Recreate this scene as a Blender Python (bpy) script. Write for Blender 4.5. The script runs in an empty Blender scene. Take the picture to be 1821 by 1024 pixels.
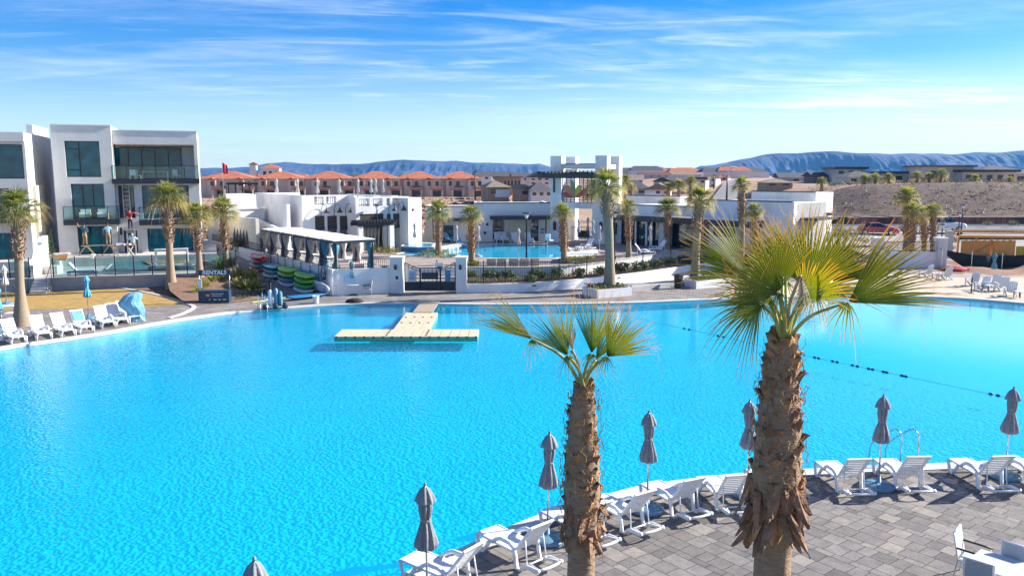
import bpy, bmesh, math, random
from math import sin, cos, pi, radians, sqrt, atan, atan2
from mathutils import Vector, Matrix, noise
R = radians
SC = bpy.context.scene
COL = SC.collection
F, CAMH = 1450.0, 8.0
PT = atan(200 / 1450)
SP, CP = sin(PT), cos(PT)
V3 = Vector

def ray(px, py):
    dv = (py - 512) / F
    return V3(((px - 910.5) / F, CP - dv * SP, -SP - dv * CP))
def P(px, py, z=0.0):                      # photo pixel -> point on the horizontal plane z
    d = ray(px, py)
    return V3((0, 0, CAMH)) + d * ((z - CAMH) / d.z)
def D(px, py, y):                          # photo pixel -> point at forward distance y
    d = ray(px, py)
    return V3((0, 0, CAMH)) + d * (y / d.y)

# ------------------------------------------------------------------ materials
MATS = {}
def nodes(m):
    m.use_nodes = True
    nt = m.node_tree
    b = nt.nodes.get('Principled BSDF')
    return nt, b
def pm(name, col, rough=.6, var=.12, scale=2.5, bump=0.0, bscale=30, metal=0, spec=.5, stretch=(1, 1, 1), grime=None, detail=4):
    """Principled with object-space noise variation of the base colour and optional bump / dirt."""
    m = bpy.data.materials.new(name)
    nt, b = nodes(m)
    b.inputs['Roughness'].default_value = rough
    b.inputs['Metallic'].default_value = metal
    b.inputs['Specular IOR Level'].default_value = spec
    L = nt.links
    tc = nt.nodes.new('ShaderNodeTexCoord')
    mp = nt.nodes.new('ShaderNodeMapping'); mp.inputs['Scale'].default_value = stretch
    L.new(tc.outputs['Object'], mp.inputs['Vector'])
    n = nt.nodes.new('ShaderNodeTexNoise'); n.inputs['Scale'].default_value = scale; n.inputs['Detail'].default_value = detail
    n.inputs['Roughness'].default_value = .65
    L.new(mp.outputs['Vector'], n.inputs['Vector'])
    r = nt.nodes.new('ShaderNodeValToRGB')
    c0 = [max(0, c * (1 - var)) for c in col]; c1 = [min(1, c * (1 + var)) for c in col]
    r.color_ramp.elements[0].position = .3; r.color_ramp.elements[1].position = .7
    r.color_ramp.elements[0].color = (*c0, 1); r.color_ramp.elements[1].color = (*c1, 1)
    L.new(n.outputs['Fac'], r.inputs['Fac'])
    out = r.outputs['Color']
    if grime:
        g, amt, gs = grime
        n2 = nt.nodes.new('ShaderNodeTexNoise'); n2.inputs['Scale'].default_value = gs; n2.inputs['Detail'].default_value = 6
        mp2 = nt.nodes.new('ShaderNodeMapping'); mp2.inputs['Scale'].default_value = (1, 1, .25)
        L.new(tc.outputs['Object'], mp2.inputs['Vector']); L.new(mp2.outputs['Vector'], n2.inputs['Vector'])
        r2 = nt.nodes.new('ShaderNodeValToRGB')
        r2.color_ramp.elements[0].position = .5; r2.color_ramp.elements[1].position = .75
        r2.color_ramp.elements[0].color = (0, 0, 0, 1); r2.color_ramp.elements[1].color = (amt, amt, amt, 1)
        L.new(n2.outputs['Fac'], r2.inputs['Fac'])
        mx = nt.nodes.new('ShaderNodeMix'); mx.data_type = 'RGBA'
        L.new(r2.outputs['Color'], mx.inputs['Factor']); L.new(out, mx.inputs['A']); mx.inputs['B'].default_value = (*g, 1)
        out = mx.outputs['Result']
    L.new(out, b.inputs['Base Color'])
    if bump:
        nb = nt.nodes.new('ShaderNodeTexNoise'); nb.inputs['Scale'].default_value = bscale; nb.inputs['Detail'].default_value = 5
        L.new(mp.outputs['Vector'], nb.inputs['Vector'])
        bp = nt.nodes.new('ShaderNodeBump'); bp.inputs['Strength'].default_value = bump; bp.inputs['Distance'].default_value = .05
        L.new(nb.outputs['Fac'], bp.inputs['Height']); L.new(bp.outputs['Normal'], b.inputs['Normal'])
    MATS[name] = m
    return m

def leafmat(name, c_in, c_out, tip, trans=.45):
    """backlit leaf: diffuse + translucent, colour runs along the blade (attribute 'tip') from green to dry tip."""
    m = bpy.data.materials.new(name); nt, b = nodes(m); L = nt.links
    at = nt.nodes.new('ShaderNodeAttribute'); at.attribute_name = 'tip'
    tc = nt.nodes.new('ShaderNodeTexCoord')
    n = nt.nodes.new('ShaderNodeTexNoise'); n.inputs['Scale'].default_value = 7
    L.new(tc.outputs['Object'], n.inputs['Vector'])
    ad = nt.nodes.new('ShaderNodeMath'); ad.operation = 'MULTIPLY_ADD'; ad.inputs[1].default_value = .35; ad.inputs[2].default_value = -.17
    L.new(n.outputs['Fac'], ad.inputs[0])
    s = nt.nodes.new('ShaderNodeMath'); L.new(at.outputs['Fac'], s.inputs[0]); L.new(ad.outputs[0], s.inputs[1])
    r = nt.nodes.new('ShaderNodeValToRGB'); e = r.color_ramp.elements
    e[0].position = .15; e[0].color = (*c_in, 1); e[1].position = .98; e[1].color = (*tip, 1)
    k = e.new(.62); k.color = (*c_out, 1)
    L.new(s.outputs[0], r.inputs['Fac'])
    L.new(r.outputs['Color'], b.inputs['Base Color']); b.inputs['Roughness'].default_value = .5
    b.inputs['Specular IOR Level'].default_value = .35
    t = nt.nodes.new('ShaderNodeBsdfTranslucent')
    hs = nt.nodes.new('ShaderNodeHueSaturation'); hs.inputs['Value'].default_value = 1.7; hs.inputs['Saturation'].default_value = 1.15; hs.inputs['Hue'].default_value = .485
    L.new(r.outputs['Color'], hs.inputs['Color']); L.new(hs.outputs['Color'], t.inputs['Color'])
    mx = nt.nodes.new('ShaderNodeMixShader'); mx.inputs[0].default_value = trans
    L.new(b.outputs[0], mx.inputs[1]); L.new(t.outputs[0], mx.inputs[2])
    L.new(mx.outputs[0], nt.nodes['Material Output'].inputs['Surface'])
    MATS[name] = m
    return m

def glassmat(name, tint, refl=.12, dark=None, mixd=0.0):
    """clear sheet glass: tinted transparency + fresnel reflection (+ a share of opaque dark interior)."""
    m = bpy.data.materials.new(name); nt, b = nodes(m); L = nt.links
    tr = nt.nodes.new('ShaderNodeBsdfTransparent'); tr.inputs[0].default_value = (*tint, 1)
    gl = nt.nodes.new('ShaderNodeBsdfGlossy'); gl.inputs['Roughness'].default_value = .02
    lw = nt.nodes.new('ShaderNodeFresnel'); lw.inputs[0].default_value = 1.5
    mx = nt.nodes.new('ShaderNodeMixShader')
    L.new(lw.outputs[0], mx.inputs[0]); L.new(tr.outputs[0], mx.inputs[1]); L.new(gl.outputs[0], mx.inputs[2])
    L.new(mx.outputs[0], nt.nodes['Material Output'].inputs['Surface'])
    MATS[name] = m
    return m

stucco = pm('white_stucco', (.74, .74, .73), .85, .05, 1.2, .25, 60, grime=((.48, .44, .40), .5, .6))
stucco_villa = pm('villa_stucco', (.66, .655, .63), .85, .06, 1.5, .5, 28, grime=((.5, .47, .43), .3, 1.0))
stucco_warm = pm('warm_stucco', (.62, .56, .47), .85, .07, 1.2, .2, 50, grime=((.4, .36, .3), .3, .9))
black_metal = pm('black_metal', (.018, .02, .024), .45, .2, 5, 0, metal=.2)
black_trim = pm('dark_fascia', (.022, .028, .038), .5, .2, 3)
dark_brown = pm('dark_brown_slats', (.075, .055, .045), .6, .25, 3)
dark_in = pm('interior_shade', (.02, .022, .024), .8, .3, 1)  # near-black colour standing in for the shade inside recesses
teal_reflect_glass = pm('window_teal_reflection', (.002, .10, .135), .03, .6, .9, 0, spec=.5)  # teal base colour emulates the sky and pool reflected in the panes
teal_reflect_glass.node_tree.nodes['Principled BSDF'].inputs['IOR'].default_value = 1.45
dark_glass = pm('dark_window_glass', (.012, .035, .045), .04, .5, .7, 0, spec=.9)
rail_glass = glassmat('rail_glass', (.70, .89, .90))
steel = pm('steel', (.6, .62, .65), .25, .05, 5, metal=.9)
white_plastic = pm('white_plastic', (.8, .8, .8), .4, .03, 3)
white_paint = pm('white_paint', (.8, .8, .78), .5, .04, 3)
grey_canvas = pm('grey_canvas', (.25, .255, .27), .85, .18, 6, .3, 25)
cream_canvas = pm('cream_canvas', (.62, .60, .56), .85, .1, 6, .2, 25)
teal_canvas = pm('teal_canvas', (.10, .24, .30), .8, .2, 6, .2, 25)
blue_canvas = pm('blue_canvas', (.14, .36, .52), .7, .2, 4, .3, 12)
navy = pm('navy_panel', (.012, .05, .10), .5, .15, 3)
blue_plastic = pm('blue_plastic', (.11, .23, .32), .45, .1, 4)
concrete = pm('pale_concrete', (.55, .52, .48), .85, .1, 3, .15, 40, grime=((.35, .32, .29), .4, 1.2))
grey_conc = pm('grey_concrete', (.36, .35, .34), .9, .12, 2, .15, 40)
wood = pm('wood', (.42, .22, .08), .7, .3, 2, .1, 20, stretch=(6, 6, .6))
wood_orange = pm('fresh_lumber', (.72, .33, .07), .7, .3, 2.5, .1, 20, stretch=(7, 7, .4))
beige_soffit = pm('wood_soffit', (.40, .25, .13), .7, .15, 4)
soil = pm('soil', (.22, .13, .08), .95, .35, 3, .6, 25)
palm_bark = pm('palm_bark', (.33, .22, .13), .95, .3, 5, .7, 9, stretch=(1.5, 1.5, 6))
palm_bark_g = pm('grey_palm_bark', (.31, .24, .165), .95, .2, 4, .5, 9, stretch=(1.5, 1.5, 6))
boot_mat = pm('palm_leaf_bases', (.42, .215, .09), .9, .55, 4.5, .8, 18)
boot_dark = pm('old_leaf_bases', (.28, .145, .075), .9, .55, 5, .8, 18)
fibre = pm('palm_fibre', (.30, .17, .07), .95, .5, 7, .5, 30)
petiole = pm('frond_stalk', (.33, .36, .10), .5, .3, 6)
petiole_dry = pm('dry_stalk', (.50, .38, .20), .6, .3, 6)
leaf_near = leafmat('fan_leaf', (.085, .13, .02), (.24, .23, .03), (.58, .33, .09), .5)
leaf_mid = leafmat('palm_leaf', (.085, .13, .03), (.20, .23, .06), (.46, .37, .15), .45)
leaf_dry = leafmat('dry_leaf', (.26, .19, .11), (.34, .25, .15), (.42, .33, .22), .3)
shrub_leaf = leafmat('shrub_leaf', (.05, .085, .03), (.075, .11, .04), (.13, .15, .07), .3)
olive_leaf = leafmat('olive_brush', (.09, .09, .04), (.14, .13, .06), (.24, .2, .1), .3)
cover_leaf = leafmat('ground_cover_leaf', (.10, .12, .02), (.2, .19, .03), (.32, .26, .06), .35)
roof_tile = pm('terracotta_tiles', (.42, .135, .065), .85, .35, .8, .3, 6)
roof_dark = pm('dark_terracotta', (.12, .04, .03), .85, .25, 1)
roof_grey = pm('grey_shingle', (.07, .073, .085), .9, .2, 1)
roof_tan = pm('tan_shingle', (.22, .17, .13), .9, .2, 1)

# ------------------------------------------------------------------ mesh builder
class MB:
    def __init__(s):
        s.v, s.f, s.tip, s.col = [], [], None, None
    def add(s, vs, fs):
        o = len(s.v)
        s.v += [tuple(v) for v in vs]
        s.f += [tuple(i + o for i in f) for f in fs]
        return s
    def quad(s, a, b, c, d):
        return s.add([a, b, c, d], [(0, 1, 2, 3)])
    def poly(s, pts, z=None):
        pts = [(p[0], p[1], p[2] if z is None else z) for p in pts]
        return s.add(pts, [tuple(range(len(pts)))])
    def box(s, c, size, rz=0.0, M=None):
        hx, hy, hz = size[0] / 2, size[1] / 2, size[2] / 2
        vs = [V3((x, y, z)) for x in (-hx, hx) for y in (-hy, hy) for z in (-hz, hz)]
        m = M if M is not None else Matrix.Rotation(rz, 3, 'Z')
        vs = [m @ v + V3(c) for v in vs]
        return s.add(vs, [(0, 1, 3, 2), (4, 6, 7, 5), (0, 4, 5, 1), (2, 3, 7, 6), (0, 2, 6, 4), (1, 5, 7, 3)])
    def bb(s, x0, x1, y0, y1, z0, z1):
        return s.box(((x0 + x1) / 2, (y0 + y1) / 2, (z0 + z1) / 2), (abs(x1 - x0), abs(y1 - y0), abs(z1 - z0)))
    def bar(s, p, q, w, h=None, up=(0, 0, 1)):
        p, q = V3(p), V3(q); h = h or w
        d = q - p; L = d.length
        if L < 1e-6: return s
        d /= L; u = V3(up)
        if abs(d.dot(u)) > .98: u = V3((0, 1, 0)) if abs(d.y) < .9 else V3((1, 0, 0))
        sd = d.cross(u).normalized(); u = sd.cross(d)
        m = Matrix((sd, d, u)).transposed()
        return s.box((p + q) / 2, (w, L, h), M=m)
    def tube(s, pts, r, n=8, closed=False, cap=True):
        pts = [V3(p) for p in pts]; k = len(pts)
        rs = r if isinstance(r, (list, tuple)) else [r] * k
        rings = []; ref = None
        for i, p in enumerate(pts):
            if closed: t = pts[(i + 1) % k] - pts[i - 1]
            else: t = pts[min(i + 1, k - 1)] - pts[max(i - 1, 0)]
            t.normalize()
            if ref is None:
                ref = V3((0, 0, 1)) if abs(t.z) < .9 else V3((1, 0, 0))
            a = t.cross(ref)
            if a.length < 1e-4: a = t.cross(V3((0.3, 1, .2)))
            a.normalize(); b = a.cross(t).normalized(); ref = b
            rings.append([p + (a * cos(2 * pi * j / n) + b * sin(2 * pi * j / n)) * rs[i] for j in range(n)])
        vs = [v for rg in rings for v in rg]; fs = []
        for i in range(k if closed else k - 1):
            i2 = (i + 1) % k
            for j in range(n):
                j2 = (j + 1) % n
                fs.append((i * n + j, i * n + j2, i2 * n + j2, i2 * n + j))
        if cap and not closed:
            fs.append(tuple(range(n))[::-1]); fs.append(tuple((k - 1) * n + j for j in range(n)))
        return s.add(vs, fs)
    def lathe(s, prof, n=16, c=(0, 0, 0), cap=True, fold=None):
        """prof: (r, z); fold(j, i) optional radius factor for pleats."""
        vs = []; fs = []
        for i, (r, z) in enumerate(prof):
            for j in range(n):
                k = fold(j, i) if fold else 1
                a = 2 * pi * j / n
                vs.append((c[0] + r * k * cos(a), c[1] + r * k * sin(a), c[2] + z))
        for i in range(len(prof) - 1):
            for j in range(n):
                j2 = (j + 1) % n
                fs.append((i * n + j, i * n + j2, (i + 1) * n + j2, (i + 1) * n + j))
        if cap:
            fs.append(tuple(range(n))[::-1]); fs.append(tuple((len(prof) - 1) * n + j for j in range(n)))
        return s.add(vs, fs)
    def prism(s, poly, z0, z1):
        """poly (x, y) counter-clockwise, between two heights (z1 may be a list per vertex)."""
        n = len(poly)
        zt = z1 if isinstance(z1, (list, tuple)) else [z1] * n
        zb = z0 if isinstance(z0, (list, tuple)) else [z0] * n
        vs = [(p[0], p[1], zb[i]) for i, p in enumerate(poly)] + [(p[0], p[1], zt[i]) for i, p in enumerate(poly)]
        fs = [tuple(range(n))[::-1], tuple(range(n, 2 * n))]
        for i in range(n):
            j = (i + 1) % n
            fs.append((i, j, n + j, n + i))
        return s.add(vs, fs)
    def vprism(s, poly, o, u, d, t):
        """poly in a vertical plane: (along u, z) outline at origin o, thickened by t along d."""
        u, d, o = V3(u), V3(d), V3(o); n = len(poly)
        a = [o + u * p[0] + V3((0, 0, p[1])) for p in poly]
        vs = a + [v + d * t for v in a]
        fs = [tuple(range(n)), tuple(range(n, 2 * n))[::-1]]
        for i in range(n):
            j = (i + 1) % n
            fs.append((i, n + i, n + j, j))
        return s.add(vs, fs)
    def xform(s, M):
        s.v = [tuple(M @ V3(v)) for v in s.v]
        return s
    def mesh(s, name, mat, smooth=False, bevel=None):
        me = bpy.data.meshes.new(name)
        me.from_pydata(s.v, [], s.f)
        me.validate(); me.update()
        if mat: me.materials.append(mat)
        if smooth: me.polygons.foreach_set('use_smooth', [True] * len(me.polygons))
        if s.tip is not None and len(s.tip) == len(me.vertices):
            a = me.attributes.new('tip', 'FLOAT', 'POINT'); a.data.foreach_set('value', s.tip)
        return me
    def build(s, name, mat, parent=None, smooth=False, world=False, **tags):
        """ONE mesh object; with world=True the coordinates are world ones and are moved into the parent's space."""
        if parent is not None and world:
            s.xform(wmat(parent).inverted())
        o = bpy.data.objects.new(name, s.mesh(name, mat, smooth))
        COL.objects.link(o)
        if parent is not None: o.parent = parent
        for k, v in tags.items():
            if v is not None: o[{'cat': 'category'}.get(k, k)] = v
        return o

def wmat(o):
    m = Matrix.LocRotScale(o.location, o.rotation_euler, o.scale)
    return wmat(o.parent) @ m if o.parent else m
def thing(name, label, cat, loc=(0, 0, 0), rz=0, group=None):
    o = bpy.data.objects.new(name, None); COL.objects.link(o)
    o.empty_display_size = .2
    o.location = loc; o.rotation_euler = (0, 0, rz)
    o['label'] = label; o['category'] = cat
    if group: o['group'] = group
    return o
def tag(o, label, cat, group=None):
    o['label'] = label; o['category'] = cat
    if group: o['group'] = group
    return o
def centred(o):
    """move a top-level mesh's origin to the bottom centre of its bounds."""
    me = o.data
    xs = [v.co for v in me.vertices]
    c = V3(((min(v.x for v in xs) + max(v.x for v in xs)) / 2, (min(v.y for v in xs) + max(v.y for v in xs)) / 2, min(v.z for v in xs)))
    me.transform(Matrix.Translation(-c)); o.location = c
    return o
def kids(o):
    return [c for c in COL.objects if c.parent == o] if False else list(o.children)
def dup(root, loc, rz=None, label=None, sc=None, name=None, group=None):
    r = root.copy(); COL.objects.link(r); r.location = loc
    if rz is not None: r.rotation_euler = (0, 0, rz)
    if sc: r.scale = (sc, sc, sc) if not isinstance(sc, tuple) else sc
    if label: r['label'] = label
    if group: r['group'] = group
    for ch in list(root.children):
        c = ch.copy(); COL.objects.link(c); c.parent = r
        for g in list(ch.children):
            d = g.copy(); COL.objects.link(d); d.parent = c
    return r
def struct(name, mb, mat, smooth=False, kind='structure'):
    o = mb.build(name, mat, None, smooth); o['kind'] = kind
    return o
def ordinal(i):
    return ['first', 'second', 'third', 'fourth', 'fifth', 'sixth', 'seventh', 'eighth', 'ninth', 'tenth', 'eleventh', 'twelfth', 'thirteenth', 'fourteenth', 'fifteenth'][i]

# resort axes
def ax(deg):
    return V3((cos(R(deg)), sin(R(deg)), 0)), V3((-sin(R(deg)), cos(R(deg)), 0))
class Frame:
    """a local frame: a along, b into depth, z up; turns local boxes into world ones."""
    def __init__(s, o, deg):
        s.o = V3(o); s.deg = deg; s.u, s.w = ax(deg)
        s.M = Matrix.Translation(s.o) @ Matrix.Rotation(R(deg), 4, 'Z')
    def pt(s, a, b, z): return s.o + s.u * a + s.w * b + V3((0, 0, z))
    def a_of(s, px, b=0.0):                  # local a where the plane b=const is seen at column px
        k = (px - 910.5) / F
        # X/Zc with Zc ~ depth along camera axis; use ground distance
        lo, hi = -80.0, 120.0
        f = lambda a: (lambda p: p.x - k * ((p.y) * CP - (p.z - CAMH) * SP))(s.pt(a, b, 3.0))
        for _ in range(60):
            mid = (lo + hi) / 2
            if (f(lo) < 0) == (f(mid) < 0): lo = mid
            else: hi = mid
        return lo
    def z_of(s, py, a, b=0.0):               # height where row py cuts the vertical line at (a, b)
        p = s.pt(a, b, 0)
        d = ray(910.5, py)
        return CAMH + d.z / d.y * p.y - s.o.z

def facade(mb, a0, a1, z0, z1, holes, b=0.0, t=.3):
    """wall sheet in local (a, z) with rectangular openings, t thick, front at b."""
    xs = sorted({a0, a1, *[h[0] for h in holes], *[h[1] for h in holes]})
    zs = sorted({z0, z1, *[h[2] for h in holes], *[h[3] for h in holes]})
    xs = [x for x in xs if a0 <= x <= a1]; zs = [z for z in zs if z0 <= z <= z1]
    for i in range(len(xs) - 1):
        j = 0
        while j < len(zs) - 1:
            def solid(jj):
                cx, cz = (xs[i] + xs[i + 1]) / 2, (zs[jj] + zs[jj + 1]) / 2
                return not any(h[0] < cx < h[1] and h[2] < cz < h[3] for h in holes)
            if solid(j):
                k = j
                while k + 1 < len(zs) - 1 and solid(k + 1): k += 1
                mb.bb(xs[i], xs[i + 1], b, b + t, zs[j], zs[k + 1])
                j = k + 1
            else: j += 1
def window(parent, fr, a0, a1, z0, z1, b, bars=(), hbars=(), pane=None, name='window', w=.06, M=None):
    """window part (dark frame) with a pane sub-part, local coordinates of parent."""
    m = MB(); d = .08
    m.bb(a0, a1, b, b + d, z1 - w, z1); m.bb(a0, a1, b, b + d, z0, z0 + w)
    m.bb(a0, a0 + w, b, b + d, z0 + w, z1 - w); m.bb(a1 - w, a1, b, b + d, z0 + w, z1 - w)
    for x in bars: m.bb(x - w / 2, x + w / 2, b + .004, b + d, z0 + w, z1 - w)
    for (z, xa, xb) in hbars: m.bb(xa, xb, b + .008, b + d, z - w / 2, z + w / 2)
    o = m.build(name, black_metal, parent)
    p = MB().bb(a0 + w, a1 - w, b + .045, b + .065, z0 + w, z1 - w)
    p.build('pane', pane or teal_reflect_glass, o)
    return o
# ------------------------------------------------------------------ camera, sky, sun
random.seed(7)
cam = bpy.data.cameras.new('camera'); camo = bpy.data.objects.new('camera', cam); COL.objects.link(camo)
camo.location = (0, 0, CAMH); camo.rotation_euler = (pi / 2 - PT, 0, 0)
cam.sensor_width = 36; cam.sensor_fit = 'HORIZONTAL'; cam.lens = 36 * F / 1821; cam.clip_end = 20000; cam.clip_start = .2
SC.camera = camo
SC.view_settings.view_transform = 'Standard'; SC.view_settings.look = 'None'
SC.view_settings.exposure = 1.32; SC.view_settings.gamma = 1
try: SC.view_settings.use_curve_mapping = False
except Exception: pass
SC.render.engine = 'CYCLES'
SC.cycles.use_denoising = True
try: SC.cycles.denoiser = 'OPENIMAGEDENOISE'; SC.cycles.denoising_input_passes = 'RGB_ALBEDO_NORMAL'
except Exception: pass
SC.cycles.max_bounces = 8; SC.cycles.diffuse_bounces = 3; SC.cycles.glossy_bounces = 3; SC.cycles.transparent_max_bounces = 14
SC.cycles.transmission_bounces = 4; SC.cycles.volume_bounces = 0
SC.cycles.caustics_reflective = False; SC.cycles.caustics_refractive = False
SC.cycles.sample_clamp_indirect = 6
SC.cycles.use_adaptive_sampling = True; SC.cycles.adaptive_threshold = .02

SUN_AZ, SUN_EL = 73.0, 28.0                # clockwise from straight ahead / above the horizon
sl = bpy.data.lights.new('sun', 'SUN'); so = bpy.data.objects.new('sun', sl); COL.objects.link(so)
sl.energy = 4.8; sl.angle = R(.53); sl.color = (1, .94, .85)
sd = V3((sin(R(SUN_AZ)) * cos(R(SUN_EL)), cos(R(SUN_AZ)) * cos(R(SUN_EL)), sin(R(SUN_EL))))
so.rotation_euler = sd.to_track_quat('Z', 'Y').to_euler(); so.location = (40, 20, 60)

w = bpy.data.worlds.new('World'); SC.world = w; w.use_nodes = True
nt = w.node_tree; L = nt.links; N = nt.nodes
bg = N['Background']; bg.inputs['Strength'].default_value = .075
sky = N.new('ShaderNodeTexSky'); sky.sky_type = 'NISHITA'; sky.sun_disc = False
sky.sun_elevation = R(SUN_EL); sky.sun_rotation = R(SUN_AZ); sky.altitude = 800; sky.air_density = 1.0; sky.dust_density = .35; sky.ozone_density = 3.0
hs = N.new('ShaderNodeHueSaturation'); hs.inputs['Saturation'].default_value = 1.55; hs.inputs['Hue'].default_value = .515; hs.inputs['Value'].default_value = .95
L.new(sky.outputs[0], hs.inputs['Color'])
tc = N.new('ShaderNodeTexCoord'); sx = N.new('ShaderNodeSeparateXYZ'); L.new(tc.outputs['Generated'], sx.inputs[0])
def mth(op, a, b=None, c=None):
    n = N.new('ShaderNodeMath'); n.operation = op
    for i, v in enumerate((a, b, c)):
        if v is None: continue
        if isinstance(v, (int, float)): n.inputs[i].default_value = v
        else: L.new(v, n.inputs[i])
    return n.outputs[0]
zz = mth('MULTIPLY_ADD', mth('MAXIMUM', sx.outputs[2], 0.0), 2.3, .09)
cx = mth('DIVIDE', sx.outputs[0], zz); cy = mth('DIVIDE', sx.outputs[1], zz)
cb = N.new('ShaderNodeCombineXYZ'); L.new(cx, cb.inputs[0]); L.new(cy, cb.inputs[1])
def cloud(rot, scale, loc, nscale, dist, lo, hi, seed):
    mp = N.new('ShaderNodeMapping'); mp.inputs['Rotation'].default_value = (0, 0, R(rot)); mp.inputs['Scale'].default_value = scale; mp.inputs['Location'].default_value = loc
    L.new(cb.outputs[0], mp.inputs['Vector'])
    n = N.new('ShaderNodeTexNoise'); n.inputs['Scale'].default_value = nscale; n.inputs['Detail'].default_value = 9; n.inputs['Roughness'].default_value = .62; n.inputs['Distortion'].default_value = dist
    n.noise_dimensions = '4D'; n.inputs['W'].default_value = seed
    L.new(mp.outputs[0], n.inputs['Vector'])
    mr = N.new('ShaderNodeMapRange'); mr.inputs[1].default_value = lo; mr.inputs[2].default_value = hi; mr.interpolation_type = 'SMOOTHSTEP'
    L.new(n.outputs['Fac'], mr.inputs[0])
    return mr.outputs[0]
c1 = cloud(-20, (.42, .85, 1), (.7, -.9, 0), 1.0, 1.1, .47, .74, 3.1)      # long cirrus bands
c2 = cloud(12, (.6, 1.9, 1), (2.3, .4, 0), 2.3, 1.6, .48, .78, 8.2)      # finer wisps
low = N.new('ShaderNodeMapRange'); low.inputs[1].default_value = .13; low.inputs[2].default_value = .01; low.inputs[3].default_value = .0; low.inputs[4].default_value = .54
L.new(sx.outputs[2], low.inputs[0])
side = N.new('ShaderNodeMapRange'); side.inputs[1].default_value = -.6; side.inputs[2].default_value = .45; side.inputs[3].default_value = .45; side.inputs[4].default_value = 1.15
L.new(sx.outputs[0], side.inputs[0])
patch = cloud(0, (.7, 1, 1), (1.1, 2.0, 0), .45, .3, .40, .62, 5.5)
cm = mth('MULTIPLY', mth('ADD', mth('MULTIPLY', c1, .8), mth('MULTIPLY', c2, .6)), patch)
cm = mth('ADD', cm, low.outputs[0]); cm = mth('MULTIPLY', cm, side.outputs[0])
cm = mth('MINIMUM', cm, .88)
mix = N.new('ShaderNodeMix'); mix.data_type = 'RGBA'
L.new(cm, mix.inputs['Factor']); L.new(hs.outputs[0], mix.inputs['A']); mix.inputs['B'].default_value = (7.4, 7.7, 8.0, 1)
L.new(mix.outputs['Result'], bg.inputs['Color'])

# ------------------------------------------------------------------ setting materials
def sst(a, b, x):
    t = max(0, min(1, (x - a) / (b - a))); return t * t * (3 - 2 * t)
desert = pm('desert_ground', (.40, .25, .16), .95, .3, .25, .5, 3, grime=((.20, .17, .09), .8, .9))
gravel = pm('dark_gravel', (.105, .07, .055), .95, .75, 2.6, 1.0, 5, grime=((.22, .16, .125), .6, .9), detail=10)
asphalt = pm('asphalt', (.16, .16, .165), .9, .15, 3, .2, 60)
road_mat = pm('road_surface', (.30, .28, .26), .9, .12, .8, .1, 30)
sand_mat = pm('sand', (.50, .42, .32), .95, .12, .9, .6, 6)
lawn_mat = pm('dormant_lawn', (.40, .25, .07), .95, .3, 2.0, .5, 30, grime=((.22, .17, .05), .6, 1.0))
green_lawn = pm('green_lawn', (.16, .22, .03), .95, .2, 4, .3, 30)
coping_mat = pm('coping', (.60, .56, .50), .8, .08, 3, .1, 30)
joint_mat = pm('paver_joint', (.10, .095, .09), .95, .1, 4)

def brickmat(name, c1, c2, mortar, bw, rh, rot, msize=.012):
    m = bpy.data.materials.new(name); nt, b = nodes(m); L = nt.links
    tc = nt.nodes.new('ShaderNodeTexCoord'); mp = nt.nodes.new('ShaderNodeMapping'); mp.inputs['Rotation'].default_value = (0, 0, R(rot))
    L.new(tc.outputs['Object'], mp.inputs[0])
    br = nt.nodes.new('ShaderNodeTexBrick'); br.inputs['Scale'].default_value = 1; br.inputs['Brick Width'].default_value = bw; br.inputs['Row Height'].default_value = rh
    br.inputs['Mortar Size'].default_value = msize; br.inputs['Color1'].default_value = (*c1, 1); br.inputs['Color2'].default_value = (*c2, 1); br.inputs['Mortar'].default_value = (*mortar, 1)
    L.new(mp.outputs[0], br.inputs[0])
    n = nt.nodes.new('ShaderNodeTexNoise'); n.inputs['Scale'].default_value = .9; n.inputs['Detail'].default_value = 7; L.new(mp.outputs[0], n.inputs[0])
    mx = nt.nodes.new('ShaderNodeMix'); mx.data_type = 'RGBA'; mx.blend_type = 'MULTIPLY'; mx.inputs['Factor'].default_value = .7
    r = nt.nodes.new('ShaderNodeValToRGB'); r.color_ramp.elements[0].position = .3; r.color_ramp.elements[1].position = .75
    r.color_ramp.elements[0].color = (.55, .52, .5, 1); r.color_ramp.elements[1].color = (1.1, 1.06, 1, 1)
    L.new(n.outputs['Fac'], r.inputs[0]); L.new(br.outputs['Color'], mx.inputs['A']); L.new(r.outputs[0], mx.inputs['B'])
    L.new(mx.outputs['Result'], b.inputs['Base Color']); b.inputs['Roughness'].default_value = .9
    return m
far_paver = brickmat('far_pavers', (.22, .20, .19), (.33, .31, .29), (.10, .095, .09), .42, .21, 12)
wallblock = brickmat('stone_block', (.17, .085, .06), (.27, .15, .11), (.07, .05, .04), .7, .35, 0, .04)

# paver faces: tone stored per stone (real colour of each stone) in attribute 'tone'
pav = bpy.data.materials.new('near_pavers'); nt, b = nodes(pav); L = nt.links
at = nt.nodes.new('ShaderNodeAttribute'); at.attribute_name = 'tone'
r = nt.nodes.new('ShaderNodeValToRGB'); e = r.color_ramp.elements
e[0].position = 0; e[0].color = (.128, .122, .122, 1); e[1].position = 1; e[1].color = (.33, .30, .262, 1)
k = e.new(.35); k.color = (.20, .188, .178, 1); k = e.new(.65); k.color = (.245, .232, .222, 1)
L.new(at.outputs['Fac'], r.inputs[0])
tc = nt.nodes.new('ShaderNodeTexCoord')
n1 = nt.nodes.new('ShaderNodeTexNoise'); n1.inputs['Scale'].default_value = 3.5; n1.inputs['Detail'].default_value = 8; n1.inputs['Roughness'].default_value = .7; L.new(tc.outputs['Object'], n1.inputs[0])
r2 = nt.nodes.new('ShaderNodeValToRGB'); r2.color_ramp.elements[0].position = .32; r2.color_ramp.elements[1].position = .7
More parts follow.
